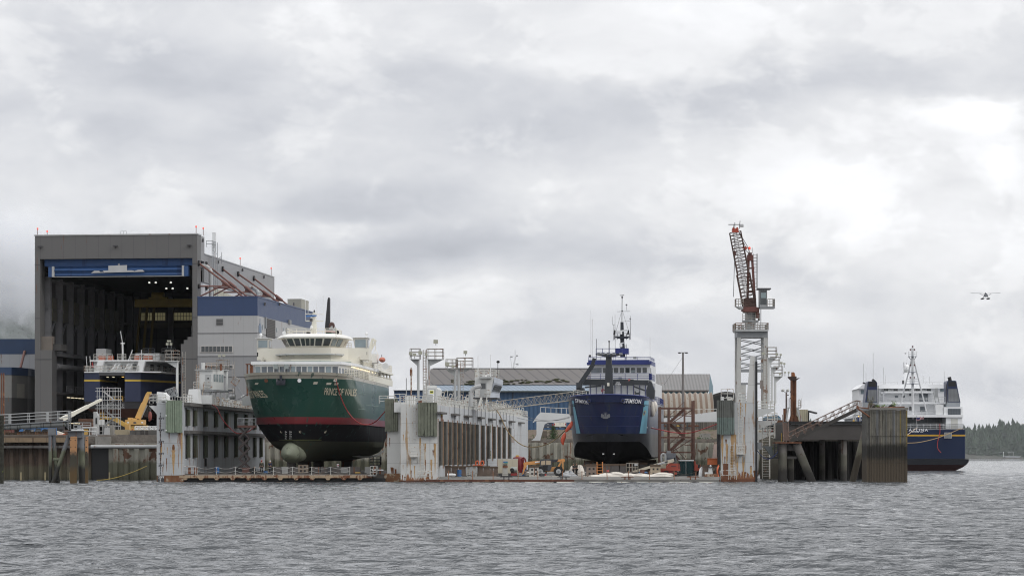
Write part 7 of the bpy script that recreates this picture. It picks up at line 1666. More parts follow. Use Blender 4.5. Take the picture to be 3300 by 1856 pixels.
U().bar(fq(2043,1245,2.5),fq(2078,1258,2.5),.22,.22).bu('crane_cylinder',DK_,cb2)
for s_,py in(('NPCC',1233),('CRABBER',1238.5)):text(s_,5.6 if s_=='NPCC' else 5.6,(lambda py:(lambda x,y:sf(fq(1991+x*.86,py-y*1.0,2.3))))(py),WLT,bs,'boom_lettering',shear=.2,off=.22)
m_=U();m_.prism([(fq(2021+7*math.cos(a),0)[0],fq(0,1226+7*math.sin(a))[2])for a in[math.pi/2*i/6 for i in range(7)]]+[(fq(2021,0)[0],fq(0,1226)[2])],'y',vp+2.1,vp+2.2);m_.bu('red_white_mark',mat('mark_pink',(.45,.12,.12),.5),bs)
U().prism([(fq(2046,0)[0],fq(0,1276)[2]),(fq(2061,0)[0],fq(0,1276)[2]),(fq(2061,0)[0],fq(0,1264)[2]),(fq(2058,0)[0],fq(0,1270)[2]),(fq(2050,0)[0],fq(0,1270)[2]),(fq(2046,0)[0],fq(0,1264)[2])],'y',vp,vp+.6).bu('windlass',DK_,bs)
m_=U();m_.path([fq(1943+4*math.cos(a),1258-4*math.sin(a),0)for a in[6.283*i/10 for i in range(9)]],.09,5);m_.bu('red_life_ring',mat('ring_red',(.35,.06,.07),.5),bs)
U().path([fq(2101,1235,3),fq(2104,1245,3),(fq(2108,1250,3)),fq(2106,1262,3)],.06,5).bu('blue_hoses',UB,bs)
U().rail([(ux(2098),14,ssheer(14)),(5.4,30,ssheer(30)),(5.0,44,ssheer(40))],1.0,3,1.6,.035).bu('side_railing',UB,bs)
MB().bar(tuple(spt(2084,1377,-.05)),tuple(spt(2105,1378,.3)),.15,.12).bu('fender_bar',WCL,bs)
# bundled tarps and mesh at the rails
tag(MB().ell(P(2103,1318,372),.45,.6,1.1,12,10).ell(P(2110,1310,372),.4,.5,.8,12,10).bu('folded_tarp',TARP,None,60),'off white tarp hanging over the right rail of the dark blue ship','tarp')
tag(MB().ell(P(1839,1312,368),.3,.4,1.2,10,10).bu('folded_tarp',mat('grey_mesh',(.4,.4,.4),.8),None,60),'grey mesh bundle hanging at the left rail of the dark blue ship','tarp')
# gangway
gw=T('gangway','pale lattice gangway bridging from the dock wing to the dark blue ship','gangway',P(1600,1312,368))
MB().truss(P(1575,1310,366),P(1848,1276,368),.9,1.15,15,.025,.05).bu('truss',mat('gangway_paint',(.33,.31,.27),.6,patch=.2),gw)
MB().bar(P(1575,1323,366),P(1848,1289,368),.9,.16).bu('walkway',MC['gangway_paint'],gw)
MB().rail([P(1848,1274,368),P(1890,1281,369)],.8,3,.7,.04).bu('end_railing',RAILW,gw)

# ================================================ BEHIND THE DOCKS
Yw=560.0;WBL=mat('warehouse_blue',(.05,.11,.21),.5,var=.06,rib=(.9,1,0,.06),seam=(9.5,0,1,0,.3,.6))
wx=lambda px:X(px,Yw);wz=lambda py:Z(py,Yw)
wh_=T('warehouse','long blue warehouse with weathered brown-grey metal roof behind the larger dock','building',(wx(1640),Yw+10,8))
MB().box(wx(1364),wx(1960),Yw-4,Yw+40,6.4,Z(1258,Yw-4)).bu('wall',WBL,wh_)
RFM=mat('roof_metal_brown',(.125,.115,.110),.6,var=.10,vs=.25,seam=(2.3,0,.985,.28,.24,.8),patch=.16,pcol=(.06,.065,.02),ps=.35,streak=.15,scol=(.12,.10,.08))
MB().add([(wx(1372),Yw-.5,wz(1240)),(wx(1960),Yw-.5,wz(1240)),(wx(1960),Yw+14,Z(1188,Yw+14)),(X(1388,Yw+14),Yw+14,Z(1188,Yw+14))],[(0,1,2,3)]).add([(X(1388,Yw+14),Yw+14,Z(1188,Yw+14)),(wx(1960),Yw+14,Z(1188,Yw+14)),(wx(1960),Yw+34,wz(1240)),(wx(1372),Yw+34,wz(1240))],[(0,1,2,3)]).add([(wx(1372),Yw-.5,wz(1240)-.3),(X(1388,Yw+14),Yw+14,Z(1188,Yw+14)-.3),(wx(1372),Yw+34,wz(1240)-.3)],[(0,1,2)]).bu('roof',RFM,wh_)
MB().add([(wx(1362),Yw-5,Z(1259,Yw-5)),(wx(1960),Yw-5,Z(1259,Yw-5)),(wx(1960),Yw-.4,wz(1241)),(wx(1370),Yw-.4,wz(1241))],[(0,1,2,3)]).bu('lean_to_roof',mat('blue_grey_roof',(.20,.26,.33),.45,seam=(.9,0,.9,.4,.25,.35)),wh_)
MB().box(wx(1362),wx(1960),Yw-5.1,Yw-4.9,Z(1263,Yw-5),Z(1259,Yw-5)).bu('gutter',mat('gutter_green',(.07,.085,.08),.5),wh_)
MB().box(wx(1388),wx(1960),Yw+13.8,Yw+14.3,Z(1188,Yw+14),Z(1186,Yw+14)).bu('ridge_cap',DG,wh_)
rr=random.Random(2);m_=MB()
for k in range(60):
    px=rr.choice((rr.uniform(1600,1700),rr.uniform(1700,1830),rr.uniform(1450,1600)));t=rr.uniform(.02,.3)if px<1700 else rr.uniform(.2,.5)*(.4+(px-1700)/300)
    yq=Yw-.5+14.5*t;zq=wz(1240)+(Z(1188,Yw+14)-wz(1240))*t+.05;xq=X(px,yq)
    m_.ell((xq,yq,zq),rr.uniform(.3,.9),rr.uniform(.3,.8),.12,6,4)
m_.bu('moss_patches',mat('roof_moss',(.045,.05,.018),.95,var=.4,vs=2),wh_)
lb=T('low_warehouse','low dark blue shed behind the left wing of the larger dock','building',(X(1320,540),545,8));MB().box(X(1270,540),X(1372,540),540,555,6.4,Z(1259,540)).bu('wall',mat('deep_blue_wall',(.03,.07,.16),.5,rib=(.9,1,0,.06)),lb);MB().box(X(1268,540),X(1372,540),539.5,556,Z(1259,540),Z(1257,540)).bu('roof',DG,lb)
Yv=545.0;vx=lambda px:X(px,Yv)
w2_=T('shed','grey corrugated roofed shed with light blue gable behind the quonset hut','building',(vx(2200),Yv+10,8))
MB().box(vx(2080),vx(2282),Yv,Yv+20,6.4,Z(1257,Yv)).bu('wall',mat('teal_wall',(.12,.22,.27),.5),w2_)
MB().add([(vx(2080),Yv-.6,Z(1258,Yv)),(vx(2284),Yv-.6,Z(1258,Yv)),(X(2288,Yv+10),Yv+10,Z(1205,Yv+10)),(X(2080,Yv+10),Yv+10,Z(1205,Yv+10))],[(0,1,2,3)]).bu('roof',mat('grey_corrugated',(.20,.195,.19),.55,var=.08,seam=(.65,0,1,0,.3,.3),patch=.1,streak=.1),w2_)
MB().box(vx(2080),vx(2284),Yv-.7,Yv-.5,Z(1261,Yv),Z(1257,Yv)).bu('eave',mat('eave_brown',(.12,.10,.09),.6),w2_)
MB().add([(vx(2284),Yv-.5,Z(1258,Yv)),(X(2288,Yv+10),Yv+10,Z(1205,Yv+10)),(X(2298,Yv+21),Yv+21,Z(1245,Yv+21)),(X(2298,Yv+21),Yv+21,6.4),(vx(2284),Yv-.5,6.4)],[(0,1,2,3,4)]).bu('gable',MC['teal_wall'],w2_)
# quonset huts
qh=T('quonset_hut','rust-striped corrugated quonset hut behind the rusty stair scaffold','building',(X(2200,512),512,8))
def qhut(xa,xb,yc,R,zb,mA,par,pitch=1.02):
    secs=[];n=int((xb-xa)/pitch)*6
    for i in range(n+1):
        x_=xa+(xb-xa)*i/n;dr=.16*math.cos(6.283*(i%6)/6)
        secs.append([(x_,yc-(R+dr)*math.cos(a),zb+(R+dr)*math.sin(a))for a in[math.pi*j/20 for j in range(21)]])
    MB().loft(secs).bu('shell',mA,par,60)
qhut(X(2108,505),X(2302,505),512,7.4,8.0,mat('quonset_metal',(.27,.25,.215),.6,var=.12,vs=.4,streak=.3,scol=(.17,.10,.06),ss=2.2,seam=(1.02,0,1,0,.46,.75,(.19,.115,.07))),qh)
qh2=T('quonset_hut','dark arched quonset hut end seen over the right dock wing','building',(X(2340,540),540,8))
arc=[(X(2340,540)+4.9*math.cos(a),12.2+4.1*math.sin(a))for a in[math.pi*j/14 for j in range(15)]]
MB().prism([(arc[0][0],6.4)]+arc+[(arc[-1][0],6.4)],'y',540,560).bu('shell',mat('dark_shell',(.05,.048,.045),.7,rib=(.5,1,0,.04)),qh2,40)
MB().prism([(p[0]*.97+X(2340,540)*.03,p[1]*.97)for p in[(arc[0][0],6.6)]+arc+[(arc[-1][0],6.6)]],'y',539.8,539.99).bu('end_wall',BLK,qh2)
# lamp mast
lm=T('lamp_mast','tall grey pole with small crossbar behind the dark blue ship','lamp post',(X(2201,497),497,8))
MB().tube((X(2201,497),497,8),(X(2201,497),497,Z(1135,497)),.30,10,.17).bu('pole',mat('pole_grey',(.17,.16,.155),.6,streak=.2),lm,40)
MB().bar(P(2185,1136,497),P(2217,1136,497),.14,.12).ell(P(2190,1137,497),.3,.2,.14).ell(P(2212,1137,497),.3,.2,.14).bu('lamp_crossbar',DG,lm)
MB().tube(P(2199,1152,497),P(2140,1240,520),.02,4).bu('guy_wire',DG,lm)
# white mast seen over the warehouse
om=T('ship_mast','white radar mast of a hidden vessel showing above the warehouse ridge','mast',P(1655,1187,600))
oP=lambda px,py:P(px,py,600)
MB().bar(oP(1653,1190),oP(1662,1147),.35,.35).bar(oP(1647,1150),oP(1657,1146),.1,.1).bar(oP(1645,1150),oP(1649,1185),.12,.12).bar(oP(1653,1171),oP(1670,1174),.15,.15).bar(oP(1650,1188),oP(1672,1176),.08,.08).bu('lattice',WCL,om)
MB().tube(oP(1660,1145),oP(1660,1128),.05,4).ell(oP(1666,1146),.25,.2,.2).ell(oP(1667,1173),.3,.2,.2).ell(oP(1648,1149),.35,.2,.15).bu('fittings',LG,om)
# pickup trucks on the embankment
def car(name,label,px,Y,z0,w,h,body,rear=True,cat='pickup truck'):
    x_=X(px,Y);o=T(name,label,cat,(x_,Y+2,z0),'vehicles parked behind the larger dock')
    MB().prism([(x_-w/2,z0+.45),(x_+w/2,z0+.45),(x_+w/2,z0+h*.62),(x_+w/2-.08,z0+h*.66),(x_-w/2+.08,z0+h*.66),(x_-w/2,z0+h*.62)],'y',Y,Y+5).bu('body',body,o)
    MB().prism([(x_-w*.44,z0+h*.66),(x_+w*.44,z0+h*.66),(x_+w*.36,z0+h),(x_-w*.36,z0+h)],'y',Y+1.8,Y+3.8).bu('cab',body,o)
    MB().prism([(x_-w*.38,z0+h*.69),(x_+w*.38,z0+h*.69),(x_+w*.33,z0+h*.95),(x_-w*.33,z0+h*.95)],'y',Y+1.74,Y+1.8).bu('rear_window',GLASS,o)
    MB().box(x_-w/2+.05,x_+w/2-.05,Y-.15,Y,z0+.42,z0+.62).bu('bumper',DG,o)
    for s_ in(-1,1):
        MB().box(x_+s_*(w/2-.1)-.09,x_+s_*(w/2-.1)+.09,Y-.02,Y,z0+h*.42,z0+h*.60).bu('tail_lamp',mat('tail_red',(.35,.03,.03),.3),o)
        MB().tube((x_+s_*(w/2-.15)-.12,Y+.9,z0+.4),(x_+s_*(w/2-.15)+.12,Y+.9,z0+.4),.4,14).bu('wheel',RUB,o,40)
    MB().box(x_-.2,x_+.2,Y-.18,Y-.15,z0+.48,z0+.6).box(x_-.16,x_+.16,Y-.03,Y,z0+h*.55,z0+h*.6).bu('plate_and_handle',LG,o)
    return o
car('pickup_truck','cream white pickup truck parked tail-on above the spruce',1805,499,8.22,2.3,2.0,CREAM)
car('pickup_truck','dark blue grey pickup truck parked left of the white pickup',1766,501,8.22,2.0,1.9,mat('slate_car',(.08,.10,.14),.3))
rw=MB().box(X(1742,489),X(1763,489),489,490,5,7.9);tag(rw.bu('retaining_block',mat('mud_concrete',(.13,.11,.085),.9,streak=.4)),'brown upright concrete retaining block left of the spruce','wall')
# spruce
def spruce(label,x,y,z,h,r,seed,name='spruce_tree'):
    o=T(name,label,'tree',(x,y,z));rr=random.Random(seed)
    MB().tube((x,y,z-.2),(x,y,z+h*.97),.09,6,.02).bu('trunk',mat('bark',(.07,.05,.035),.9),o)
    c_=MB();n=16
    for i in range(n):
        t=i/n;zz=z+h*(.06+.9*t);R=r*(1-t)**.85+.08;k=max(5,int(13*(1-t)+4));a0=rr.random()*6
        for j in range(k):
            a=a0+6.283*j/k+rr.uniform(-.2,.2);L_=R*rr.uniform(.7,1.15);dx_,dy_=math.cos(a),math.sin(a)
            for q in range(7):
                s0=q/7;px_,py_,pz_=x+dx_*L_*s0,y+dy_*L_*s0,zz-L_*.22*s0+rr.uniform(-.05,.05);ww=.28*(1-s0*.5)*(r/1.8)
                an=a+rr.choice((-.8,.8))+rr.uniform(-.3,.3);ex,ey=math.cos(an)*ww,math.sin(an)*ww
                c_.add([(px_-dy_*.03,py_+dx_*.03,pz_),(px_+dx_*.14,py_+dy_*.14,pz_-.02),(px_+ex,py_+ey,pz_-rr.uniform(.03,.12)),(px_+ex*.6-dx_*.05,py_+ey*.6-dy_*.05,pz_+.05)],[(0,1,2,3)])
    c_.bu('crown',mat('spruce_green',(.045,.085,.03),.8,var=.45,vs=3),o);return o
spruce('young green spruce on the embankment left of the dark blue bow',X(1783,486.5),486.5,5.9,Z(1367,486.5)-5.9,1.95,3)
rr=random.Random(11)
for i,(px,Y,z,s_)in enumerate(((1722,485,5.8,.9),(1738,485,5.8,.7),(2262,483.6,5.8,.9),(2300,484,5.8,.6))):
    o=T('bush',['low leafy bush at the wall top under the apron bracket','small bush beside the retaining block','straggly bush on the embankment right of the rusty scaffold','small weed clump beside the right dock wing'][i],'bush',(X(px,Y),Y,z))
    m_=MB();cx=X(px,Y)
    for k in range(170):
        a=V3((rr.gauss(0,.9),rr.gauss(0,.4),abs(rr.gauss(0,.45))))*s_;q=a+V3((cx,Y,z));d_=V3((rr.uniform(-.2,.2),rr.uniform(-.1,.1),rr.uniform(-.05,.2)))
        m_.add([tuple(q),tuple(q+d_),tuple(q+d_+V3((.08,0,.12))),tuple(q+V3((.1,0,.06)))],[(0,1,2,3)])
    m_.bu('foliage',MC['spruce_green'],o);MB().tube((cx,Y,z-.1),(cx,Y,z+.4*s_),.04,5).bu('stem',MC['bark'],o)
# parts yard behind the stair scaffold
cbk=tag(MB().box(X(2257,486),X(2290,486),486,488,5.9,Z(1396,486)).bu('concrete_block',CONC),'large concrete block above the sheet pile wall near the right dock wing','concrete block')
rr=random.Random(6)
yl_=['leftmost','second','third','fourth','fifth','rightmost']
for i,px in enumerate((2140,2160,2185,2205,2225,2246)):
    o=T('parts_rack',yl_[i]+' dark rack of stored yard parts behind the rusty stair scaffold','rack',(X(px,498),498,8.2),'racks of stored parts behind the larger dock')
    w_=.52;m_=MB()
    for s_ in(-1,1):m_.box(X(px,498)+s_*w_-.05,X(px,498)+s_*w_+.05,498,498.2,8.2,10.4)
    for zz in(8.7,9.5,10.3):m_.box(X(px,498)-w_,X(px,498)+w_,498,499,zz,zz+.08)
    m_.bu('frame',DG,o);MB().ell((X(px,498),498.4,8.9),.45,.3,.2).bu('part',rr.choice((YEL,DG,RST)),o);MB().box(X(px,498)-.4,X(px,498)+.3,498.2,498.8,9.6,10.1).bu('part',rr.choice((DG,BLK,LG)),o)
tag(MB().box(X(2128,506),X(2318,506),504,504.4,8.1,10.9).bu('plank_fence',mat('grey_planks',(.14,.125,.11),.9,var=.2,plank=(.4,1,0,.3))),'weathered plank fence below the quonset hut','fence')
# ================================================ THINGS ON THE LARGER DOCK DECK
GD='keel blocks on the larger dock'
BRB=mat('brown_block',(.14,.105,.085),.85,var=.35,vs=1.2,streak=.4,scol=(.06,.045,.04),patch=.2,pcol=(.3,.27,.22))
PLB=mat('white_block',(.42,.41,.38),.8,var=.15,streak=.4)
bl_=[(1433,1452,1500,BRB,'brown'),(1455,1475,1501,BRB,'brown'),(1478,1500,1501,BRB,'brown')]
for i,(a,c_,t,m,l)in enumerate(bl_):block(a,c_,t,352,1.4,'%s rust-brown keel block, %s from the left before the white dock wing'%(l,ordn[i]),m,GD,0,DZ)
for i,(a,c_)in enumerate(((1503,1517),(1519,1537))):
    o=T('keel_stand',('left' if i==0 else 'right')+' white A-shaped keel stand between the brown blocks','keel stand',(X((a+c_)/2,352),352,DZ),'white keel stands')
    MB().prism([(X(a,352),DZ),(X(a+5,352),DZ),(X(a+7,352),Z(1515,352)),(X(c_-7,352),Z(1515,352)),(X(c_-5,352),DZ),(X(c_,352),DZ),(X(c_-4,352),Z(1503,352)),(X(a+4,352),Z(1503,352))],'y',352,353).bu('frame',PLB,o)
    MB().box(X(a-1,352),X(c_+1,352),351.8,353.2,Z(1503,352),Z(1500,352)).bu('timber_cap',KT,o)
for i,(a,c_,t)in enumerate(((1539,1556,1501),(1558,1578,1501),(1580,1590,1502),(1592,1604,1502))):block(a,c_,t,353,1.4,'%s brown keel block, %s to the right of the white keel stands'%(('tall','wide','slim','leaning')[i],ordn[i]),BRB,GD,0,DZ)
o=T('hose_coil','bright orange hose loops lying on the brown keel blocks','hose',P(1542,1500,352.5))
for px in(1533,1549):MB().path([P(px,1500,352.5),P(px,1488,352.5),P(px+3,1485,352.5),P(px+9,1485,352.5),P(px+10,1499,352.5)],.09,6).bu('loop',ORG,o)
MB().path([P(1524,1499,352.6),P(1556,1499,352.6)],.08,6).bu('loop',ORG,o)
# compressor
Yq=356.0;q=lambda a,c_,p0,p1,d=2.4,y=Yq:MB().box(X(a,y),X(c_,y),y,y+d,Z(p1,y),Z(p0,y))
co=T('air_compressor','large beige boxed air compressor standing before the red tank','compressor',(X(1636,Yq),Yq,DZ))
BEI=mat('beige_panel',(.50,.46,.36),.5,var=.06,seam=(1.3,0,1,0,.03,.5))
q(1604,1669,1479,1524).bu('casing',BEI,co);q(1603,1670,1477,1479).bu('roof_edge',LG,co);q(1606,1667,1524,1534,2).bu('skid',DG,co)
q(1622,1636,1486,1491,.04,Yq-.04).bu('badge',mat('badge_blue_band',(.03,.12,.40),.4),co);q(1626,1636,1489,1492,.04,Yq-.07).bu('badge',mat('badge_green_band',(.10,.38,.25),.4),co);q(1622,1635,1495,1499,.04,Yq-.04).bu('name_plate',DG,co)
rt=T('red_tank','dark red pressure tank behind the beige compressor','tank',(X(1670,359),359,DZ))
MB().lathe if 0 else None
def lathe(prof,cx,cy,n=16):
    m=MB();m.loft([[(cx+r*math.cos(a),cy+r*math.sin(a),z)for a in[6.28319*i/n for i in range(n)]]for r,z in prof],True,True);return m
lathe([(.75,DZ+.4),(.8,DZ+.8),(.8,Z(1480,359)),(.7,Z(1474,359)),(.35,Z(1470,359)),(.05,Z(1469,359))],X(1670,359),359.8).bu('vessel',mat('tank_red',(.17,.012,.015),.35,var=.1),rt,40)
MB().path([P(1684,1474,359),P(1691,1476,359),P(1694,1486,359),P(1694,1520,359)],.12,8).bu('pipe',mat('tank_red',()),rt,40)
MB().box(X(1662,359),X(1672,359),359.5,360,Z(1470,359),Z(1466,359)).bu('valve_cover',YEL,rt)
for px in(1656,1684):MB().tube((X(px,359),359.6,DZ),(X(px,359),359.6,DZ+.9),.08,6).bu('leg',DG,rt)
ps=T('pedestal','narrow pale pedestal with rusty head before the compressor','pedestal',(X(1628,350),350,DZ));MB().prism([(X(1618,350),DZ),(X(1638,350),DZ),(X(1635,350),Z(1506,350)),(X(1621,350),Z(1506,350))],'y',350,351).bu('base',PLB,ps);MB().box(X(1620,350),X(1636,350),349.9,351.1,Z(1506,350),Z(1500,350)).bu('rusty_head',RST,ps)
bw=T('blower','silver barrel shaped blower lying in front of the compressor','blower',(X(1655,352),352,DZ));MB().tube((X(1646,352),352.4,Z(1514,352)),(X(1666,352),352.4,Z(1514,352)),.42,16).bu('drum',mat('dull_silver',(.30,.32,.30),.35,met=.6),bw,40);MB().box(X(1646,352),X(1666,352),352,353,DZ+.1,Z(1524,352)).bu('stand',RHOSE,bw);MB().tube((X(1655,352)-.2,351.9,Z(1514,352)),(X(1655,352)-.2,352.0,Z(1514,352)),.28,12).bu('intake',BLK,bw)
# telehandler
Yt2=350.5;tp=lambda px,py,d=0:P(px,py,Yt2+d);TG=lambda*a:MB()
th=T('telehandler','orange telescopic handler parked side-on on the dock deck','telehandler',(X(1765,Yt2),Yt2,DZ))
TO=mat('handler_orange',(.62,.30,.10),.45,var=.06)
def pol(pts,d0,d1,name,m,par):return MB().prism([(X(a,Yt2),Z(c_,Yt2))for a,c_ in pts],'y',Yt2+d0,Yt2+d1).bu(name,m,par)
pol([(1694,1488),(1744,1483),(1802,1479),(1802,1487),(1745,1494),(1696,1498)],.9,1.4,'boom',TO,th)
pol([(1765,1481),(1800,1479),(1795,1488),(1762,1491)],.86,.89,'boom_panel',mat('boom_panel_dark',(.05,.05,.06),.4),th)
pol([(1724,1487),(1742,1485),(1742,1489),(1724,1491)],.86,.89,'boom_sticker',WCL,th)
pol([(1800,1480),(1819,1478),(1821,1482),(1820,1488),(1808,1489),(1800,1487)],.8,1.5,'boom_rear',TO,th)
pol([(1687,1490),(1696,1489),(1698,1499),(1692,1512),(1687,1527),(1682,1530),(1684,1522),(1688,1503)],.7,1.7,'fork_carriage',TO,th)
pol([(1744,1510),(1770,1503),(1800,1505),(1812,1513),(1812,1519),(1742,1519)],.5,1.9,'chassis',TO,th)
pol([(1740,1484),(1745,1479),(1774,1479),(1778,1484),(1778,1504),(1774,1516),(1744,1516),(1741,1504)],.0,.8,'cab_frame',mat('cab_charcoal',(.06,.065,.075),.5),th)
pol([(1744,1485),(1757,1483),(1757,1497),(1743,1498)],-.04,0,'cab_window',mat('see_through_pane',(.45,.36,.25),.3),th)
pol([(1760,1483),(1775,1484),(1775,1497),(1760,1497)],-.04,0,'cab_window',MC['see_through_pane'],th)
pol([(1749,1499),(1765,1499),(1765,1513),(1750,1513)],-.05,-.01,'cab_door_opening',BLK,th)
pol([(1790,1515),(1810,1480),(1814,1484),(1796,1518)],.7,.9,'boom_support',TO,th)
pol([(1812,1482),(1816,1482),(1817,1532),(1813,1530)],.5,.7,'rear_strut',TO,th)
for px,d in((1800,-.15),(1742,-.1)):
    wl_=MB().tube(tp(px,1518.5,d),tp(px,1518.5,d+.55),.66 if px>1780 else.62,22).bu('wheel',RUB,th,40);MB().tube(tp(px,1518.5,d-.04),tp(px,1518.5,d),.33,16).bu('rim',LG,wl_);MB().tube(tp(px,1518.5,d-.08),tp(px,1518.5,d-.03),.14,12).bu('hub',GREY,wl_)
for px in(1748,1806):MB().tube(tp(px,1518.5,2.0),tp(px,1518.5,2.4),.6,18).bu('wheel',RUB,th,40)
text('MUSTANG',.30,lambda x,y:(X(1778,Yt2)+x,Yt2+.84,Z(1486,Yt2)+y+x*.06),DM,th,'boom_lettering',off=.015)
# blocks, bags, pallets
block(1706,1736,1499,348.5,1.2,'grey four-holed concrete keel block before the orange telehandler',PLB,GD,2,DZ)
block(1891,1922,1495,348.5,1.3,'brown capped keel block with three holes left of the orange ladder',mat('mid_brown_block',(.22,.17,.14),.85,var=.25,streak=.3),GD,2,DZ)
block(2097,2128,1496,347.6,1.2,'tan two-holed keel block before the red boom lift',mat('tan_block2',(.34,.28,.21),.85,var=.2),GD,2,DZ)
block(2265,2289,1498,350,1.2,'dark open-sided keel block left of the white keel stand under the orange box',BRB,GD,0,DZ)
block(2294,2318,1497,350.5,1.2,'weathered keel block against the right dock wing',BRB,GD,0,DZ)
for i,(a,c_,t,Y)in enumerate(((1945,1968,1494,358),(1970,1995,1494,358),(1998,2018,1494,358),(1940,1985,1492,372),(1995,2040,1492,385),(1880,1894,1497,362),(2060,2085,1490,372))):
    block(a,c_,t,Y,2,'%s dark keel block in the shade beneath the dark blue hull'%('front left','front middle','front right','second row','rear','outer left','outer right')[i],KB,'keel blocks under the dark blue ship',0,DZ)
for i in range(10):
    for j,uu in enumerate((-3.1,0,3.1)):
        p_=sf((uu,7+i*4+(3 if j!=1 else 0),0));o=T('keel_block',('nearest','second','third','fourth','fifth','sixth','seventh','eighth','ninth','farthest')[i]+' timber-topped keel block in the long '+('left','centre','right')[j]+' row carrying the dark blue ship','keel block',(p_[0],p_[1],DZ),'keel blocks under the dark blue ship')
        MB().box(p_[0]-.8,p_[0]+.8,p_[1],p_[1]+1.2,DZ,2.0 if j==1 else 2.5).bu('base',KB,o);MB().box(p_[0]-.7,p_[0]+.7,p_[1]-.03,p_[1]+1.23,2.003 if j==1 else 2.503,2.33 if j==1 else 2.85).bu('timber_cap',KT,o)
def lump(name,label,cat,px,Y,z,rx,ry,rz,m,seed,amp=.25,group=None):
    rr=random.Random(seed);n,k=22,12;ph=[(rr.uniform(1,5),rr.uniform(1,5),rr.random()*6)for _ in range(5)]
    secs=[]
    for j in range(k+1):
        t=math.pi/2*j/k;row=[]
        for i in range(n):
            a=6.28319*i/n;w_=1+amp*sum(math.sin(p[0]*round(p[1])*a*0+round(p[1])*a+p[2]+t*p[0])for p in ph)/3
            row.append((X(px,Y)+rx*w_*math.cos(a)*math.cos(t),Y+ry*w_*math.sin(a)*math.cos(t),z+rz*(1+amp*.7*math.sin(5*a+seed))*math.sin(t)*(1+amp*.6*math.sin(3*a+ph[0][2])*math.cos(t))))
        secs.append(row)
    o=MB().loft(secs,True,True).bu(name,m,None,50);return tag(o,label,cat,group)
GBG=mat('grey_plastic_sheet',(.36,.37,.38),.35,var=.2,vs=3,bump=.08,bs=6)
lump('plastic_sheet','grey crumpled plastic sheeting heap before the two standing workers','plastic sheet',1836,349.5,DZ,.95,.6,.62,GBG,1,.35)
lump('bulk_bag','white bulk bag behind the right worker on the larger dock','bag',1868,353.5,DZ,.75,.5,1.35,TARP,2,.2)
lump('bulk_bag','cream bulk bag behind the grey plastic heap, left of the workers','bag',1845,354,DZ,.55,.5,1.25,TARP,3,.2)
lump('rubbish_bag','translucent rubbish bag between the compressor and the concrete block','bag',1699,352,DZ,.45,.4,.75,GBG,4,.25)
lump('bulk_bag','white bag standing beside the keel blocks near the right dock wing','bag',2261,351,DZ,.45,.4,1.1,WCL,12,.2)
tl_=[(1928,1530,1.4,.22),(1955,347.6,1.3,.42),(1985,347.6,1.5,.55),(2025,347.6,1.3,.40),(2062,347.4,1.5,.38),(2092,347.2,1.1,.25),(2132,346.8,1.6,.5)]
tn=['leftmost flat','second','highest','fourth','fifth','sixth small','rightmost black-strapped']
for i,(px,Y,rx,rz)in enumerate(tl_):lump('tarp_roll',tn[i]+' off-white tarp heap in the row along the dock deck under the blue bow','tarp',px,347.6 if Y>400 else Y,DZ,rx,.55,rz,TARP,20+i,.18,'tarp heaps along the larger dock deck')
for i,(px,w_)in enumerate(((1722,34),(1765,20),(1790,24),(1885,12))):tag(MB().box(X(px-w_/2,348),X(px+w_/2,348),347.6,348.4,DZ+.005,DZ+.07).bu('loose_board',mat('bleached_board',(.5,.47,.4),.8,patch=.4,pcol=(.25,.22,.18),ps=3)),ordn[i]+' bleached board from the left lying on the deck near the telehandler','board','loose boards on the larger dock')
o=T('tool_box','dark tool box with white and red lid under the telehandler','tool box',(X(1750,348.5),348.5,DZ));MB().box(X(1742,348.4),X(1755,348.4),348.4,348.9,DZ+.07,DZ+.45).bu('body',DG,o);MB().box(X(1742,348.4),X(1758,348.4),348.38,348.92,DZ+.45,DZ+.52).bu('lid',WCL,o);MB().box(X(1756,348.4),X(1761,348.4),348.3,348.8,DZ+.1,DZ+.35).bu('red_box',RHOSE,o)
fe_=T('fire_extinguisher','small red extinguisher hanging on the chain rail before the blue bow','extinguisher',P(1958,1518,346));MB().tube(P(1958,1520,345),P(1958,1514,345),.16,10).bu('body',mat('pinkish_red',(.55,.10,.10),.4),fe_,40);MB().tube(P(1958,1514,345),P(1958,1512,345),.05,6).bu('valve',DG,fe_)
la=T('ladder','orange step ladder leaning against the keel block under the blue bow','ladder',(X(1933,352),352,DZ));MB().ladder((X(1924,352),351.5,DZ),(0,.9,Z(1488,352)-DZ),(X(1942,352)-X(1924,352),0,0),.38,.06).bu('rungs_and_rails',mat('ladder_orange',(.50,.20,.06),.5),la)
person('worker in black jacket standing left of the pair before the blue ship',(X(1848,352),352,DZ),1.2,.97,(.015,.015,.018),(.02,.02,.025),(.10,.08,.06),arms='front',group='workers on the dock decks')
person('worker in dark camouflage jacket standing right of the pair before the blue ship',(X(1858,351),351,DZ),-1.0,1.02,(.045,.04,.03),(.02,.02,.018),(.12,.10,.07),arms='front',group='workers on the dock decks')
person('worker in blue helmet standing in the dark car deck opening of the navy ferry',lf((lu(421),3.0,zb+.0)),.3,1.0,(.02,.03,.06),(.015,.018,.03),(.10,.2,.4),arms='down',group='worker inside the ferry')
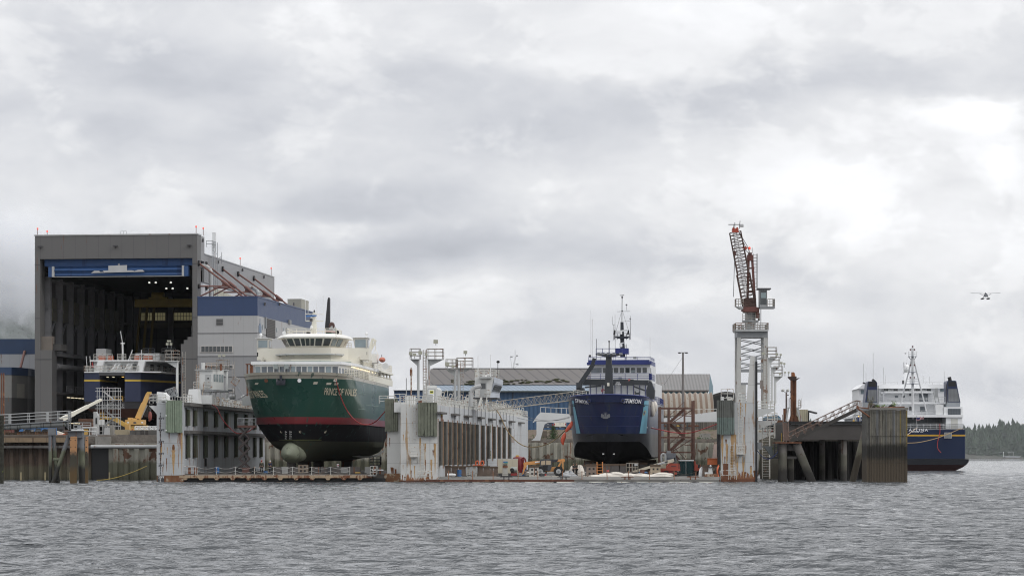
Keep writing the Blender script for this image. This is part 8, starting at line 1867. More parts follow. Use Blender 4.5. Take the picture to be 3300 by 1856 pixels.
# basket & red boom lift
bk=T('boom_lift','red and cream boom lift with its work basket lowered before the blue ship','boom lift',(X(2165,352),352,DZ))
mq_=lambda pts,d0,d1,nm_,m,Y=352.0:MB().prism([(X(a,Y),Z(c_,Y))for a,c_ in pts],'y',Y+d0,Y+d1).bu(nm_,m,bk)
LR=mat('lift_red',(.42,.085,.055),.5,var=.08)
mq_([(2150,1500),(2157,1492),(2190,1493),(2192,1505),(2192,1517),(2128,1515),(2128,1508)],0,1.9,'counterweight',LR)
mq_([(2128,1499),(2146,1497),(2146,1508),(2128,1508)],-.05,-.01,'cream_panel',BEI)
mq_([(2128,1515),(2180,1517),(2178,1524),(2130,1524)],.3,1.6,'chassis',RHOSE)
for k in range(5):mq_([(2186,1495+k*3),(2190,1495+k*3),(2190,1496+k*3),(2186,1496+k*3)],-.03,0,'vent_slot',BLK)
for px in(2163,2171):mq_([(px,1501),(px+8,1501),(px+8,1503),(px,1503)],-.03,0,'decal',DG)
a_,c_=V3(P(2172,1482,351.2)),V3(P(2040,1520,351.2))
bm_=MB().bar(tuple(a_),tuple(a_.lerp(c_,.55)),.45,.42).bar(tuple(a_.lerp(c_,.55)),tuple(c_),.35,.32).bu('boom',mat('cream_boom',(.55,.50,.40),.5),bk)
mq_([(2112,1495),(2150,1484),(2150,1490),(2112,1501)],-1.1,-1.07,'boom_label',DG)
text('RENTAL',.30,lambda x,y:(X(2132,350.9)+x*.96,350.88,Z(1492.5,350.9)+x*.28+y),WLT,bk,'boom_lettering',off=.01)
for px,dd_ in((2147,-.2),(2178,.1)):w_=MB().tube(P(px,1524.5,352+dd_),P(px,1524.5,352.5+dd_),.36,16).bu('wheel',RUB,bk,40);MB().tube(P(px,1524.5,351.97+dd_),P(px,1524.5,352+dd_),.17,12).bu('rim',LR,w_)
m_=MB();x0_,x1_=X(2019,351),X(2056,351)
m_.rail([(x0_,350.6,Z(1520,351)),(x1_,350.6,Z(1520,351)),(x1_,351.6,Z(1520,351)),(x0_,351.6,Z(1520,351)),(x0_,350.6,Z(1520,351))],1.15,2,.35,.045).box(x0_,x1_,350.6,351.6,Z(1521,351),Z(1519,351)).bu('basket',mat('grey_brown_basket',(.30,.27,.23),.6),bk)
MB().box(X(2044,351),X(2055,351),350.5,350.7,Z(1500,351),Z(1494,351)).bu('control_box',LG,bk)
# cleats
for i,(px,l)in enumerate(((1632,'left'),(1816,'middle'),(2022,'right'),(2233,'far right'))):
    o=T('deck_cleat',l+' dark iron cleat on the apron edge of the larger dock','cleat',(X(px,343.6),343.6,FZ),'cleats on the larger dock edge')
    cx=X(px,343.6)
    for s_ in(-.32,.32):MB().box(cx+s_-.07,cx+s_+.07,343.5,343.75,FZ,FZ+.34).bu('post',RST if i>1 else DG,o)
    MB().hexa([(cx-.85,343.5,FZ+.32),(cx+.85,343.5,FZ+.32),(cx+.85,343.72,FZ+.32),(cx-.85,343.72,FZ+.32)],[(cx-.7,343.5,FZ+.44),(cx+.7,343.5,FZ+.44),(cx+.7,343.72,FZ+.44),(cx-.7,343.72,FZ+.44)]).bu('horn',RST if i>1 else DG,o)
o=T('gas_cylinder','white gas cylinder lying on the deck before the brown keel blocks','cylinder',(X(1450,347),347,DZ));MB().tube((X(1441,347),347,DZ+.22),(X(1464,347),347,DZ+.22),.2,12).ell((X(1464,347),347,DZ+.22),.2,.2,.2).bu('body',WCL,o,40);MB().box(X(1439,347),X(1441,347),346.9,347.1,DZ+.12,DZ+.32).bu('valve',RST,o)
# loose lines and small gear
rr=random.Random(31)
for i,(x0,x1_,Y,z,l)in enumerate(((1440,1520,349.5,DZ,'black cable snaking over the dock deck before the brown keel blocks'),(1600,1700,348.6,DZ,'black cable lying before the beige compressor'),(1880,2010,350.5,DZ,'black cable lying under the blue bow'),(2060,2240,350.2,DZ,'black cable lying across the deck before the red boom lift'),(640,860,349.2,DKZ,'dark air hose lying on the smaller dock deck near the scissor lift'),(960,1180,349.0,DKZ,'dark air hose lying on the smaller dock deck under the green hull'))):
    pts=[V3((X(x0+(x1_-x0)*t,Y),Y+.7*math.sin(t*9+i)+rr.uniform(-.2,.2),z+.05+(.12 if rr.random()<.2 else 0)))for t in[k/9 for k in range(10)]]
    tag(MB().path(smooth(pts,4),.045,5).bu('cable',RUB,None,60),l,'cable')
for i,(px,Y,l)in enumerate(((1712,350.6,'timber pallet of sacks left of the telehandler wheels'),(1900,354,'timber pallet with a tarped load under the blue bow'),(2075,353,'timber pallet with a tarped load behind the work basket'))):
    o=T('pallet',l,'pallet',(X(px,Y),Y,DZ));x_=X(px,Y);m_=MB()
    for k in range(3):m_.box(x_-.6+k*.54,x_-.48+k*.54,Y,Y+1,DZ,DZ+.1)
    m_.box(x_-.6,x_+.6,Y,Y+1,DZ+.103,DZ+.14).bu('boards',MC['bleached_board'],o);m2=MB()
    for k in range(4):m2.ell((x_-.3+.6*(k%2)*.9,Y+.5,DZ+.27+.2*(k//2)),.32,.42,.14,10,6)
    m2.bu('sacks',(TARP,GBG,MC['drum_blue'])[i],o,60)
for i,(px,Y,m,l)in enumerate(((1480,349,'drum_blue','blue drum before the brown keel blocks on the larger dock'),(1690,354,'drum_blue','blue drum between the red tank and the telehandler'),(2070,350,'red_oxide','red drum near the tan two-holed keel block'),(700,353,'drum_blue','blue drum by the doorway of the left dock wing'),(1062,350.4,'dark_grey','dark drum before the keel blocks of the green ferry'))):
    z=DZ if px>1300 else DKZ;o=T('drum',l,'drum',(X(px,Y),Y,z));x_=X(px,Y)
    MB().tube((x_,Y,z),(x_,Y,z+.88),.29,14).bu('body',MC[m],o,40);m_=MB()
    for h_ in(.02,.3,.58,.86):m_.tube((x_,Y,z+h_-.015),(x_,Y,z+h_+.015),.305,14)
    m_.bu('hoops',MC[m],o,40)
for i,(px,w_,h_,m,l)in enumerate(((272,18,.9,'yellow_paint','yellow tool crate behind the white railing of the dolphin landing'),(300,9,1.2,'light_grey','small grey crate at the foot of the grey generator cabinet'),(212,12,.8,'brown_baulk','low brown timber crate behind the pipe walkway end'),(20,20,.7,'brown_baulk','low brown timber crate behind the leftmost steel beam'))):
    Y=388;o=T('crate',l,'crate',(X(px,Y),Y,6.4));x_,ww=X(px,Y),w_*Y/F/2;MB().box(x_-ww,x_+ww,Y,Y+1,6.4,6.4+h_).bu('body',MC[m],o);m_=MB()
    for k in range(5):m_.box(x_-ww-.02,x_+ww+.02,Y-.03,Y,6.42+h_*k/5,6.42+h_*(k+.7)/5)
    m_.bu('slats',MC[m],o)
# rusty stair scaffold
Yr=366.0;rx=lambda px:X(px,Yr);rz=lambda py:Z(py,Yr)
rs=T('stair_scaffold','rusty brown steel stair scaffold on the deck right of the dark blue ship','scaffold',(rx(2183),Yr,DZ))
RS=mat('scaffold_rust',(.13,.068,.052),.75,var=.25,vs=2)
for px,t_ in((2128,1310),(2236,1290),(2157,1312)):
    for yo in(0,3):MB().box(rx(px)-(.13 if px!=2157 else.08),rx(px)+(.13 if px!=2157 else.08),Yr+yo,Yr+yo+.3,rz(1545)if px!=2157 else rz(1455),rz(t_)).bu('post',RS,rs)
MB().box(rx(2206)-.12,rx(2206)+.12,Yr,Yr+.25,rz(1410),rz(1312)).bu('post',RS,rs)
for a,c_,py in((2128,2236,1315),(2128,2208,1362),(2128,2236,1409),(2128,2236,1457),(2128,2236,1528)):
    for yo in(0,3):MB().box(rx(a),rx(c_),Yr+yo+.02,Yr+yo+.25,rz(py)-.1,rz(py)+.12).bu('beam',RS,rs)
def stair(a,c_,yo):
    p_,q_=V3((rx(a[0]),Yr+yo,rz(a[1]))),V3((rx(c_[0]),Yr+yo,rz(c_[1])));m_=MB()
    m_.bar(tuple(p_),tuple(q_),.1,.38).bar(tuple(p_+V3((0,.8,0))),tuple(q_+V3((0,.8,0))),.1,.38)
    for k in range(9):t=(k+.5)/9;e=p_.lerp(q_,t);m_.box(e.x-.14,e.x+.14,e.y,e.y+.8,e.z-.02,e.z+.03)
    m_.bu('stair_flight',RS,rs)
    up_=V3((0,0,1.0));MB().bar(tuple(p_+up_),tuple(q_+up_),.06,.08).tube(tuple(p_),tuple(p_+up_),.04,4).tube(tuple((p_+q_)/2),tuple((p_+q_)/2+up_),.04,4).tube(tuple(q_),tuple(q_+up_),.04,4).bu('stair_handrail',RS,rs)
stair((2158,1362),(2206,1318),.6);stair((2160,1452),(2206,1411),.6);stair((2158,1363),(2206,1405),1.6);stair((2172,1462),(2232,1526),1.2)
MB().bar((rx(2170),Yr+.5,rz(1360)),(rx(2234),Yr+.5,rz(1318)),.1,.12).bar((rx(2165),Yr+.5,rz(1456)),(rx(2234),Yr+.5,rz(1412)),.1,.12).bu('diagonal_brace',RS,rs)
for py in(1340,1385,1434):MB().box(rx(2206),rx(2236),Yr+.05,Yr+.15,rz(py)-.05,rz(py)+.05).bu('mid_rail',RS,rs)
# items round the scaffold
gt=T('grey_machine','grey dust collector with curved pipe behind the red boom lift','machine',(X(2155,360),360,DZ));gq=lambda a,c_,p0,p1,d=1.8:MB().box(X(a,360),X(c_,360),360,360+d,Z(p1,360),Z(p0,360))
GMm=mat('machine_grey',(.16,.17,.19),.45,var=.1)
gq(2146,2178,1460,1474).bu('hopper',GMm,gt);gq(2148,2176,1474,1490).bu('body',mat('machine_dark',(.09,.10,.12),.5),gt);gq(2150,2162,1452,1460).bu('lid',GREY,gt)
for px in(2130,2134,2172,2177):MB().box(X(px,360),X(px,360)+.12,360,360.2,DZ,Z(1474,360)).bu('leg',GMm,gt)
MB().path([P(2132,1486,359.8),P(2131,1468,359.8),P(2134,1462,359.8),P(2141,1462,359.8),P(2145,1468,359.8),P(2145,1486,359.8)],.14,8).bu('curved_pipe',LG,gt,40)
dc=T('shipping_container','dark teal container with snow-white sheeting on top behind the scaffold stair','container',(X(2213,362),362,DZ));MB().box(X(2190,362),X(2235,362),362,364.4,DZ,Z(1485,362)).bu('body',mat('dark_teal',(.012,.05,.055),.5,rib=(.3,1,0,.04)),dc);MB().box(X(2189,362),X(2236,362),361.9,364.5,Z(1485,362),Z(1481,362)).bu('white_sheet',WCL,dc);MB().box(X(2210,362),X(2211,362),361.95,362,DZ,Z(1486,362)).bu('door_bar',WCL,dc)
rm=T('red_forklift','small red machine with glazed cab right of the rusty scaffold','machine',(X(2248,362),362,DZ));MB().box(X(2238,362),X(2257,362),362,364,Z(1518,362),Z(1496,362)).prism([(X(2238,362),Z(1496,362)),(X(2243,362),Z(1496,362)),(X(2241,362),Z(1484,362)),(X(2238,362),Z(1484,362))],'y',362,363).bu('body',LR,rm);MB().box(X(2249,362),X(2255,362),361.95,362,Z(1507,362),Z(1496,362)).bu('window',GLASS,rm)
for px in(2242,2253):MB().tube((X(px,362),361.9,DZ+.35),(X(px,362),362.3,DZ+.35),.35,12).bu('wheel',RUB,rm,40)
ob_=T('orange_box','orange steel box resting on the keel blocks beside the right dock wing','box',P(2298,1497,351));MB().box(X(2281,351),X(2315,351),350.4,352,Z(1497,351),Z(1477,351)).bu('body',mat('box_orange',(.50,.13,.04),.5,var=.1,streak=.2),ob_);MB().box(X(2280,351),X(2316,351),350.3,352.1,Z(1477.5,351),Z(1476,351)).bu('lid',MC['box_orange'],ob_)
ks=T('keel_stand','pale grey keel stand under the orange box','keel stand',(X(2290,349.6),349.6,DZ));MB().prism([(X(2281,349.6),DZ),(X(2298,349.6),DZ),(X(2294,349.6),Z(1508,349.6)),(X(2284,349.6),Z(1508,349.6))],'y',349.2,350).bu('base',WHT,ks);MB().box(X(2282,349.6),X(2297,349.6),349.1,350.1,Z(1508,349.6),Z(1506,349.6)).bu('cap',GREY,ks);MB().ell(P(2290,1501,349.5),.14,.14,.14).bu('lamp',WCL,ks)
hp=[V3(P(2316,1500,348)),V3(P(2312,1512,347.6)),V3(P(2313,1530,347.6)),V3(P(2318,1538,347.6))]
tag(MB().path(smooth(hp),.11,6).bu('orange_hose',ORG,None,60),'thick orange hose hanging against the rusty corner of the right dock wing','hose')
m_=T('winch','small rusty winch on the deck in front of the right keel blocks','winch',(X(2280,347),347,DZ));MB().box(X(2271,347),X(2313,347),346.8,347.6,DZ,DZ+.35).bu('frame',RSTL,m_);MB().tube((X(2271,347),347.1,DZ+.3),(X(2281,347),347.1,DZ+.3),.27,12).bu('drum',LG,m_,40)
rmp=tag(MB().hexa([(X(2292,470),470,1.0),(X(2318,470),470,1.0),(X(2318,470),471,1.0),(X(2292,470),471,1.0)],[(X(2302,484),484,6.4),(X(2320,484),484,6.4),(X(2320,485),485,6.4),(X(2302,485),485,6.4)]).bu('ramp',mat('ramp_brown',(.18,.13,.11),.8)),'steep brown access ramp rising to the embankment beside the right dock wing','ramp')
# ropes and hoses at the big dock
hp=[V3(P(1600,1321,400)),V3(P(1612,1340,400)),V3(P(1640,1395,400)),V3(P(1680,1432,398)),V3(P(1720,1440,395)),V3(P(1770,1428,390)),V3(P(1815,1392,380)),V3(P(1846,1353,370))]
tag(MB().path(smooth(hp),.075,6).bu('mooring_rope',ROPE,None,60),'thick tan rope sagging from the dock wing to the blue bow','rope')
for i,(a,c_,sg)in enumerate((((1665,1345),(1843,1340),14),((1668,1330),(1843,1343),18))):
    pts=[P(a[0]+(c_[0]-a[0])*t,a[1]+(c_[1]-a[1])*t+sg*4*t*(1-t),440-70*t)for t in[j/14 for j in range(15)]]
    tag(MB().path(pts,.03,4).bu('mooring_line',DG,None,60),('upper' if i==0 else 'lower')+' thin dark line across the white apron to the blue ship','rope')
hp=[V3(P(2098,1378,368)),V3(P(2130,1385,364)),V3(P(2180,1394,362)),V3(P(2230,1393,358)),V3(P(2310,1366,350))]
tag(MB().path(smooth(hp),.07,6).bu('fire_hose',RHOSE,None,60),'red hose sagging from the blue ship to the right dock wing','hose')
for i,(pts,l)in enumerate((([(1843,1356),(1840,1370),(1832,1380),(1822,1392)],'upper long red orange air bag hanging from the rope at the blue bow'),([(1821,1394),(1818,1405),(1813,1420),(1815,1434)],'lower red orange air bag dangling below the first at the blue bow'))):
    P3=[V3(P(a,c_,367))for a,c_ in pts];S_=smooth(P3,5);m_=MB()
    for k in range(len(S_)-1):
        t0,t1=k/(len(S_)-1),(k+1)/(len(S_)-1);m_.tube(S_[k],S_[k+1],.04+.26*math.sin(math.pi*t0)**.7,10,.04+.26*math.sin(math.pi*t1)**.7)
    tag(m_.bu('lift_bag',mat('bag_orange',(.60,.10,.05),.5,var=.1),None,60),l,'lift bag','orange bags at the blue bow')

# ================================================ RIGHT-HAND PIER AND DOLPHINS
Yp=352.0;px_=lambda p,Y=Yp:X(p,Y);pz_=lambda p,Y=Yp:Z(p,Y)
PCN=mat('stained_pile',(.20,.185,.17),.85,var=.3,vs=.9,streak=.4,scol=(.09,.06,.045),tide=(3.6,(.13,.125,.10),(.045,.042,.038)),patch=.25,pcol=(.10,.06,.04),bump=.03)
dp=T('mooring_dolphin','steel-capped dolphin on thick stained piles right of the larger dock','dolphin',(px_(2540),Yp,0))
MB().box(px_(2495),px_(2580),Yp-1.2,Yp+2.5,pz_(1428),pz_(1424)).bu('cap_plate',RST,dp)
MB().box(px_(2533),px_(2575),Yp+.2,Yp+.9,pz_(1452),pz_(1440)).box(px_(2533),px_(2568),Yp+.2,Yp+.9,pz_(1478),pz_(1470)).box(px_(2537),px_(2565),Yp+.3,Yp+.8,pz_(1440),pz_(1428)).bu('cross_beam',CONCD,dp)
MB().tube((px_(2522),Yp,-2),(px_(2522),Yp,pz_(1428)),.60,18).bu('pile',PCN,dp,40)
MB().tube((px_(2553),Yp+1.6,-2),(px_(2553),Yp+1.6,pz_(1470)),.42,14).bu('pile',PCN,dp,40)
MB().tube(P(2625,1572,Yp),P(2566,1430,Yp),.55,18).bu('raking_pile',PCN,dp,40)
MB().rail([(px_(2494),Yp-.9,pz_(1475)),(px_(2494),Yp-.9,pz_(1432))],0.1,1,1,.05)
fr_=MB();fr_.box(px_(2492),px_(2496),Yp-1.2,Yp-.9,pz_(1475),pz_(1428)).box(px_(2502),px_(2506),Yp-1.2,Yp-.9,pz_(1475),pz_(1428)).box(px_(2470),px_(2506),Yp-1.3,Yp-.9,pz_(1477),pz_(1473))
for k in range(7):fr_.box(px_(2492),px_(2506),Yp-1.15,Yp-.95,pz_(1472-6.5*k)-.04,pz_(1472-6.5*k)+.04)
fr_.bu('side_frame',BLK,dp)
pts=[P(2440+(2507-2440)*t,1450+4*t+48*4*t*(1-t)*.55+0,350.5)for t in[j/14 for j in range(15)]]
tag(MB().path(pts,.05,5).bu('mooring_rope',mat('navy_rope',(.03,.045,.14),.7),None,60),'navy blue rope sagging between the dock wing and the dolphin','rope')
# concrete pier
Yc2=362.0;pr=T('concrete_pier','long stained concrete pier deck on piles behind the right timber fender wall','pier',(X(2680,Yc2),Yc2,0))
PD=mat('pier_concrete',(.080,.074,.070),.85,var=.2,vs=.35,streak=.35,scol=(.055,.05,.046),patch=.06,pcol=(.5,.5,.48),ps=.8,bump=.02)
MB().box(X(2540,Yc2),X(2850,Yc2),Yc2,Yc2+20,Z(1416,Yc2),Z(1366,Yc2)).bu('beam',PD,pr)
MB().box(X(2540,Yc2),X(2850,Yc2),Yc2-.3,Yc2+20,Z(1366,Yc2)+.004,Z(1357,Yc2)).bu('kerb',BLK,pr)
MB().box(X(2549,Yc2),X(2848,Yc2),Yc2-.05,Yc2-.003,Z(1368,Yc2),Z(1366,Yc2)).bu('conduit',LG,pr)
for px,Y,r_ in((2720,363,.42),(2790,372,.4),(2650,376,.4),(2710,378,.4),(2850,364,.4)):MB().tube((X(px,Y),Y,-2),(X(px,Y),Y,Z(1416,Y)),r_,14).bu('pile',PCN,pr,40)
MB().tube(P(2742,1572,353),P(2810,1300,354),.44,16).bu('raking_pile',mat('raking_pile_paint',(.15,.13,.115),.8,var=.3,streak=.4,tide=(5.5,(.20,.19,.14),(.06,.05,.035)),vs=.9),pr,40)
sheetpile(MB(),(X(2540,380),381.5),(X(2880,384),384.5),-2,5.6).bu('rear_sheet_piles',mat('dark_sheet_pile',(.012,.011,.010),.9,var=.4),pr)
# timber fender wall
fw=T('timber_fender_wall','tall weathered timber plank fender wall at the corner of the right pier','fender wall',(X(2865,345),346,0))
n=24;a0_,a1_=X(2803.5,345),X(2924,345);w_=(a1_-a0_)/n
cols_=[mat('plank_%d'%i,c_,.9,var=.3,vs=1.0,streak=.35,scol=(.06,.055,.045),ss=3,tide=(4.9,(.028,.026,.022),(.085,.068,.048)),bump=.03,bs=8)for i,c_ in enumerate(((.14,.135,.115),(.17,.158,.13),(.115,.112,.102),(.17,.175,.18),(.19,.15,.06)))]
rr=random.Random(13)
for k in range(n):
    m=cols_[3]if k in(4,15)else cols_[4]if k in(19,23)else rr.choice(cols_[:3])
    MB().box(a0_+k*w_+.016,a0_+(k+1)*w_-.016,344.9-rr.uniform(0,.08),345.4,-1.5,Z(1321,345)+rr.uniform(-.03,.03)).bu('plank',m,fw)
m_=MB()
for py in(1329,1405,1490):
    for k in range(n):m_.box(a0_+(k+.5)*w_-.035,a0_+(k+.5)*w_+.035,344.78,344.9,Z(py,345)-.035,Z(py,345)+.035)
m_.bu('bolt_heads',BLK,fw)
MB().box(a0_-.1,a1_+.1,344.75,345.3,Z(1321,345)+.004,Z(1313,345)).bu('top_timber',mat('grey_top_timber',(.20,.19,.17),.85,var=.2),fw)
MB().box(a0_+.1,a1_-.1,345.42,350,-1.5,Z(1322,345)).bu('backing',CONCD,fw)
MB().box(a0_-.4,a0_-.01,345,350,-1.5,Z(1322,345)).bu('end_timber',cols_[2],fw)
MB().tube(P(2763,1312,345.5),P(2800,1316,345.3),.09,8).tube(P(2800,1315,345.3),P(2915,1311,345.6),.08,8).tube(P(2762,1314,345.2),P(2802,1343,344.8),.11,8).tube(P(2762,1318,345.2),P(2763,1306,345.2),.12,8).bu('rusty_pipe',RST,fw,40)
MB().box(X(2762,346),X(2804,346),346,346.6,Z(1324,346),Z(1317,346)).bu('bracket_beam',GREY,fw)
for i,(px,l)in enumerate(((2824,'left'),(2876,'right'))):
    ty=T('tyre',l+' large black tyre half showing over the timber fender wall','tyre',(X(px,347.5),347.5,Z(1322,347)),'tyres on the fender wall');
    m_=MB();R_=.42;cz0=Z(1315,347)
    ring=[(X(px,347)+R_*math.cos(a),347.3,cz0+R_*.75*math.sin(a))for a in[6.283*i/18 for i in range(19)]]
    m_.path(ring,.17,8).bu('tyre_ring',RUB,ty,60);MB().path([(p[0]*.0+X(px,347)+(p[0]-X(px,347))*.6,347.3,cz0+(p[2]-cz0)*.6)for p in ring],.05,6).bu('bead',DG,ty,60)
def sapling(label,px,base_py,h,w,n,m,seed,dens=60):
    o=T('sapling',label,'plant',P(px,base_py,346.5));rr=random.Random(seed);b0=V3(P(px,base_py,346.5));st_=MB();lf_=MB()
    for k in range(n):
        top=b0+V3((rr.uniform(-w,w),rr.uniform(-.3,.3),h*rr.uniform(.6,1)));mid=(b0+top)/2+V3((rr.uniform(-.1,.1),0,0));st_.path([tuple(b0),tuple(mid),tuple(top)],.018,4)
        for j in range(dens//n):
            q=b0.lerp(top,rr.uniform(.25,1))+V3((rr.gauss(0,.13),rr.gauss(0,.1),rr.gauss(0,.08)));e=V3((rr.uniform(-.09,.09),rr.uniform(-.03,.03),rr.uniform(-.02,.09)))
            lf_.add([tuple(q),tuple(q+e),tuple(q+e+V3((.03,0,.05))),tuple(q+V3((.05,0,.03)))],[(0,1,2,3)])
    st_.bu('stem',MC['bark'],o);lf_.bu('leaves',m,o)
sapling('thin bare-branched sapling growing on the timber wall before the ferry funnel',2806,1314,1.7,.55,8,mat('olive_leaf',(.12,.14,.04),.7),1,90)
sapling('bright green leafy shoot on top of the timber fender wall',2880,1312,.95,.25,4,mat('bright_leaf',(.16,.26,.04),.7),2,90)
sapling('low green weeds between the tyres on the timber wall top',2838,1313,.3,.8,10,mat('bright_leaf',()),3,110)
# gangway
gg=T('gangway','rusty sloping gangway with railings from the dolphin up to the fender wall','gangway',P(2560,1424,351))
a_,c_=V3(P(2545,1424,351)),V3(P(2768,1318,349))
RG=mat('gangway_rust',(.17,.11,.085),.7,patch=.3,pcol=(.4,.37,.33),ps=2)
for oy in(0,1.1):MB().bar(tuple(a_+V3((0,oy,0))),tuple(c_+V3((0,oy,0))),.12,.42).bu('stringer',mat('stringer_dark',(.055,.05,.045),.7,var=.2),gg)
MB().bar(tuple(a_+V3((0,.55,.15))),tuple(c_+V3((0,.55,.15))),1.05,.06).bu('tread_deck',DG,gg)
for oy in(-.05,1.15):
    m_=MB();o_=V3((0,oy,.1));k=9
    for i in range(k+1):
        q_=a_.lerp(c_,i/k)+o_;m_.tube(tuple(q_),tuple(q_+V3((-.28,0,1.05))),.04,4)
        if i<k:m_.tube(tuple(q_),tuple(a_.lerp(c_,(i+1)/k)+o_+V3((-.28,0,1.05))),.028,4)
    for h_ in(1.05,.55):m_.tube(tuple(a_+o_+V3((-.28*h_,0,h_))),tuple(c_+o_+V3((-.28*h_,0,h_))),.045,5)
    m_.path([tuple(c_+o_+V3((-.28,0,1.05))),tuple(c_+o_+V3((.25,0,.9))),tuple(c_+o_+V3((.3,0,.3)))],.045,5)
    m_.bu('handrail',RG,gg)
st_=T('gangway_landing','brown ribbed landing flap standing at the foot of the gangway','landing',(px_(2534),Yp,pz_(1424)))
MB().hexa([(px_(2525),Yp-.6,pz_(1420)),(px_(2542),Yp-.6,pz_(1420)),(px_(2542),Yp-.5,pz_(1420)),(px_(2525),Yp-.5,pz_(1420))],[(px_(2526),Yp+1.4,pz_(1361)),(px_(2540),Yp+1.4,pz_(1361)),(px_(2540),Yp+1.5,pz_(1361)),(px_(2526),Yp+1.5,pz_(1361))]).bu('tread',mat('brown_grating',(.10,.06,.045),.8,seam=(.12,0,1,0,.04,.6)),st_)
MB().tube((px_(2524),Yp-.6,pz_(1424)),(px_(2525),Yp+1.4,pz_(1335)),.05,5).tube((px_(2542),Yp-.6,pz_(1424)),(px_(2543),Yp+1.4,pz_(1350)),.05,5).bu('rail',RG,st_)
# rusty guide column
Yg=368.0;gx=lambda p:X(p,Yg);gz=lambda p:Z(p,Yg)
gc=T('guide_column','tall rust-red steel guide column with flared head at the pier end','steel column',(gx(2558),Yg,gz(1357)))
GR=mat('orange_rust',(.13,.055,.03),.8,var=.25,vs=.8,patch=.4,pcol=(.24,.10,.045),ps=1.2,streak=.3,scol=(.09,.04,.03))
MB().box(gx(2549),gx(2555),Yg,Yg+.8,gz(1357),gz(1212)).box(gx(2561),gx(2567),Yg+.1,Yg+.8,gz(1357),gz(1212)).box(gx(2555),gx(2561),Yg+.25,Yg+.6,gz(1357),gz(1212)).bu('column',GR,gc)
MB().box(gx(2551),gx(2559),Yg,Yg+.5,gz(1212),gz(1199)).hexa([(gx(2559),Yg,gz(1212)),(gx(2565),Yg+.8,gz(1212)),(gx(2565),Yg+.9,gz(1212)),(gx(2559),Yg+.5,gz(1212))],[(gx(2559),Yg,gz(1199)),(gx(2564),Yg+.8,gz(1203)),(gx(2564),Yg+.9,gz(1203)),(gx(2559),Yg+.5,gz(1199))]).bu('column_top',mat('bright_rust',(.26,.10,.04),.8),gc)
DRH=mat('dark_rust_head',(.05,.03,.025),.7)
MB().prism([(gx(2549),gz(1225)),(gx(2567),gz(1225)),(gx(2577),gz(1218)),(gx(2576),gz(1217)),(gx(2566),gz(1219)),(gx(2568),gz(1214)),(gx(2541),gz(1213)),(gx(2540),gz(1216))],'y',Yg-.1,Yg+.9).bu('flared_head',DRH,gc)
MB().prism([(gx(2543),gz(1357)),(gx(2549),gz(1335)),(gx(2549),gz(1357))],'y',Yg+.1,Yg+.4).prism([(gx(2575),gz(1357)),(gx(2571),gz(1342)),(gx(2567),gz(1338)),(gx(2567),gz(1357))],'y',Yg+.1,Yg+.4).bu('base_gusset',GR,gc)
for a,c_ in(((2541,1314),(2534,1356)),((2570,1316),(2582,1357))):MB().bar((gx(a[0]),Yg,gz(a[1])),(gx(c_[0]),Yg,gz(c_[1])),.2,.3).bu('side_strut',LG,gc)
MB().box(gx(2539),gx(2549)-.01,Yg-.2,Yg+.8,gz(1315),gz(1312)).box(gx(2567)+.01,gx(2580),Yg-.2,Yg+.8,gz(1315),gz(1312)).bu('collar',LG,gc)
MB().rail([(gx(2572),Yg,gz(1313)),(gx(2580),Yg,gz(1313))],1.0,3,.3,.04).ladder((gx(2575),Yg,gz(1313)),1.3,(.3,0,0),.3,.03).bu('side_ladder',MC['mast_rail'],gc)
for px in(2536,2543):MB().tube((gx(px),Yg,gz(1312)),(gx(px),Yg,gz(1283)),.05,5).bu('side_post',DG,gc)
for py in(1262,1283):MB().ell((gx(2547),Yg-.1,gz(py)),.1,.1,.1).bu('shackle',DG,gc)
# lights pole
lp=T('lamp_post','thin brown pole with two round lamps beside the rusty guide column','lamp post',(X(2533,374),374,6.4))
MB().tube((X(2534,374),374,6.4),P(2534,1264,374),.12,8).bu('pole',mat('pole_brown',(.14,.11,.10),.8),lp,40)
MB().path([P(2524,1259,374),P(2530,1264,374),P(2534,1264,374),P(2538,1262,374),P(2539,1258,374)],.04,5).bu('bracket',LG,lp)
for px in(2522,2538):MB().tube(P(px-1.5,1259,373.8),P(px+1.5,1257,374.3),.16,10,.22).bu('lamp',mat('lamp_silver',(.4,.4,.38),.4),lp,40)
MB().tube(P(2536,1272,374),P(2542,1273,374),.06,6).bu('small_lamp',DG,lp)
for i,(px,t_,m,l)in enumerate(((2528,1316,GR,'short rust-brown pile standing left of the guide column'),(2519,1395,YEL,'yellow-topped dark post at the edge of the right quay'))):tag(MB().tube((X(px,370),370,5.5),P(px,t_,370),.17 if i==0 else.09,8).bu('steel_post',m),l,'post')
ct=T('shipping_container','cream shipping container with open dark end behind the guide column','container',(X(2592,392),392,6.4))
MB().box(X(2572,392),X(2604,392),392,398,6.9,Z(1319,392)).bu('body',mat('container_cream',(.48,.44,.32),.5,rib=(.3,1,0,.05),seam=(.3,0,1,0,.08,.3)),ct)
MB().box(X(2604,392),X(2608,392),391.95,398,6.9,Z(1322,392)).bu('open_door',BLK,ct);MB().bar(P(2608,1325,392),P(2631,1331,391),.4,.25).bu('dark_beam',DG,ct)
b2_=T('blue_building','small blue building with rounded roof seen between the dock and the dolphin','building',(X(2505,520),520,6.4))
MB().prism([(X(2480,520),6.4),(X(2516,520),6.4),(X(2516,520),Z(1345,520)),(X(2508,520),Z(1338,520)),(X(2498,520),Z(1336,520)),(X(2480,520),Z(1342,520))],'y',520,535).bu('wall',mat('steel_blue_wall',(.07,.15,.22),.5),b2_)
for i in range(3):MB().box(X(2496+i*6,520),X(2501+i*6,520),519.9,519.99,Z(1356,520),Z(1346,520)).bu('window',GLASS2,b2_)
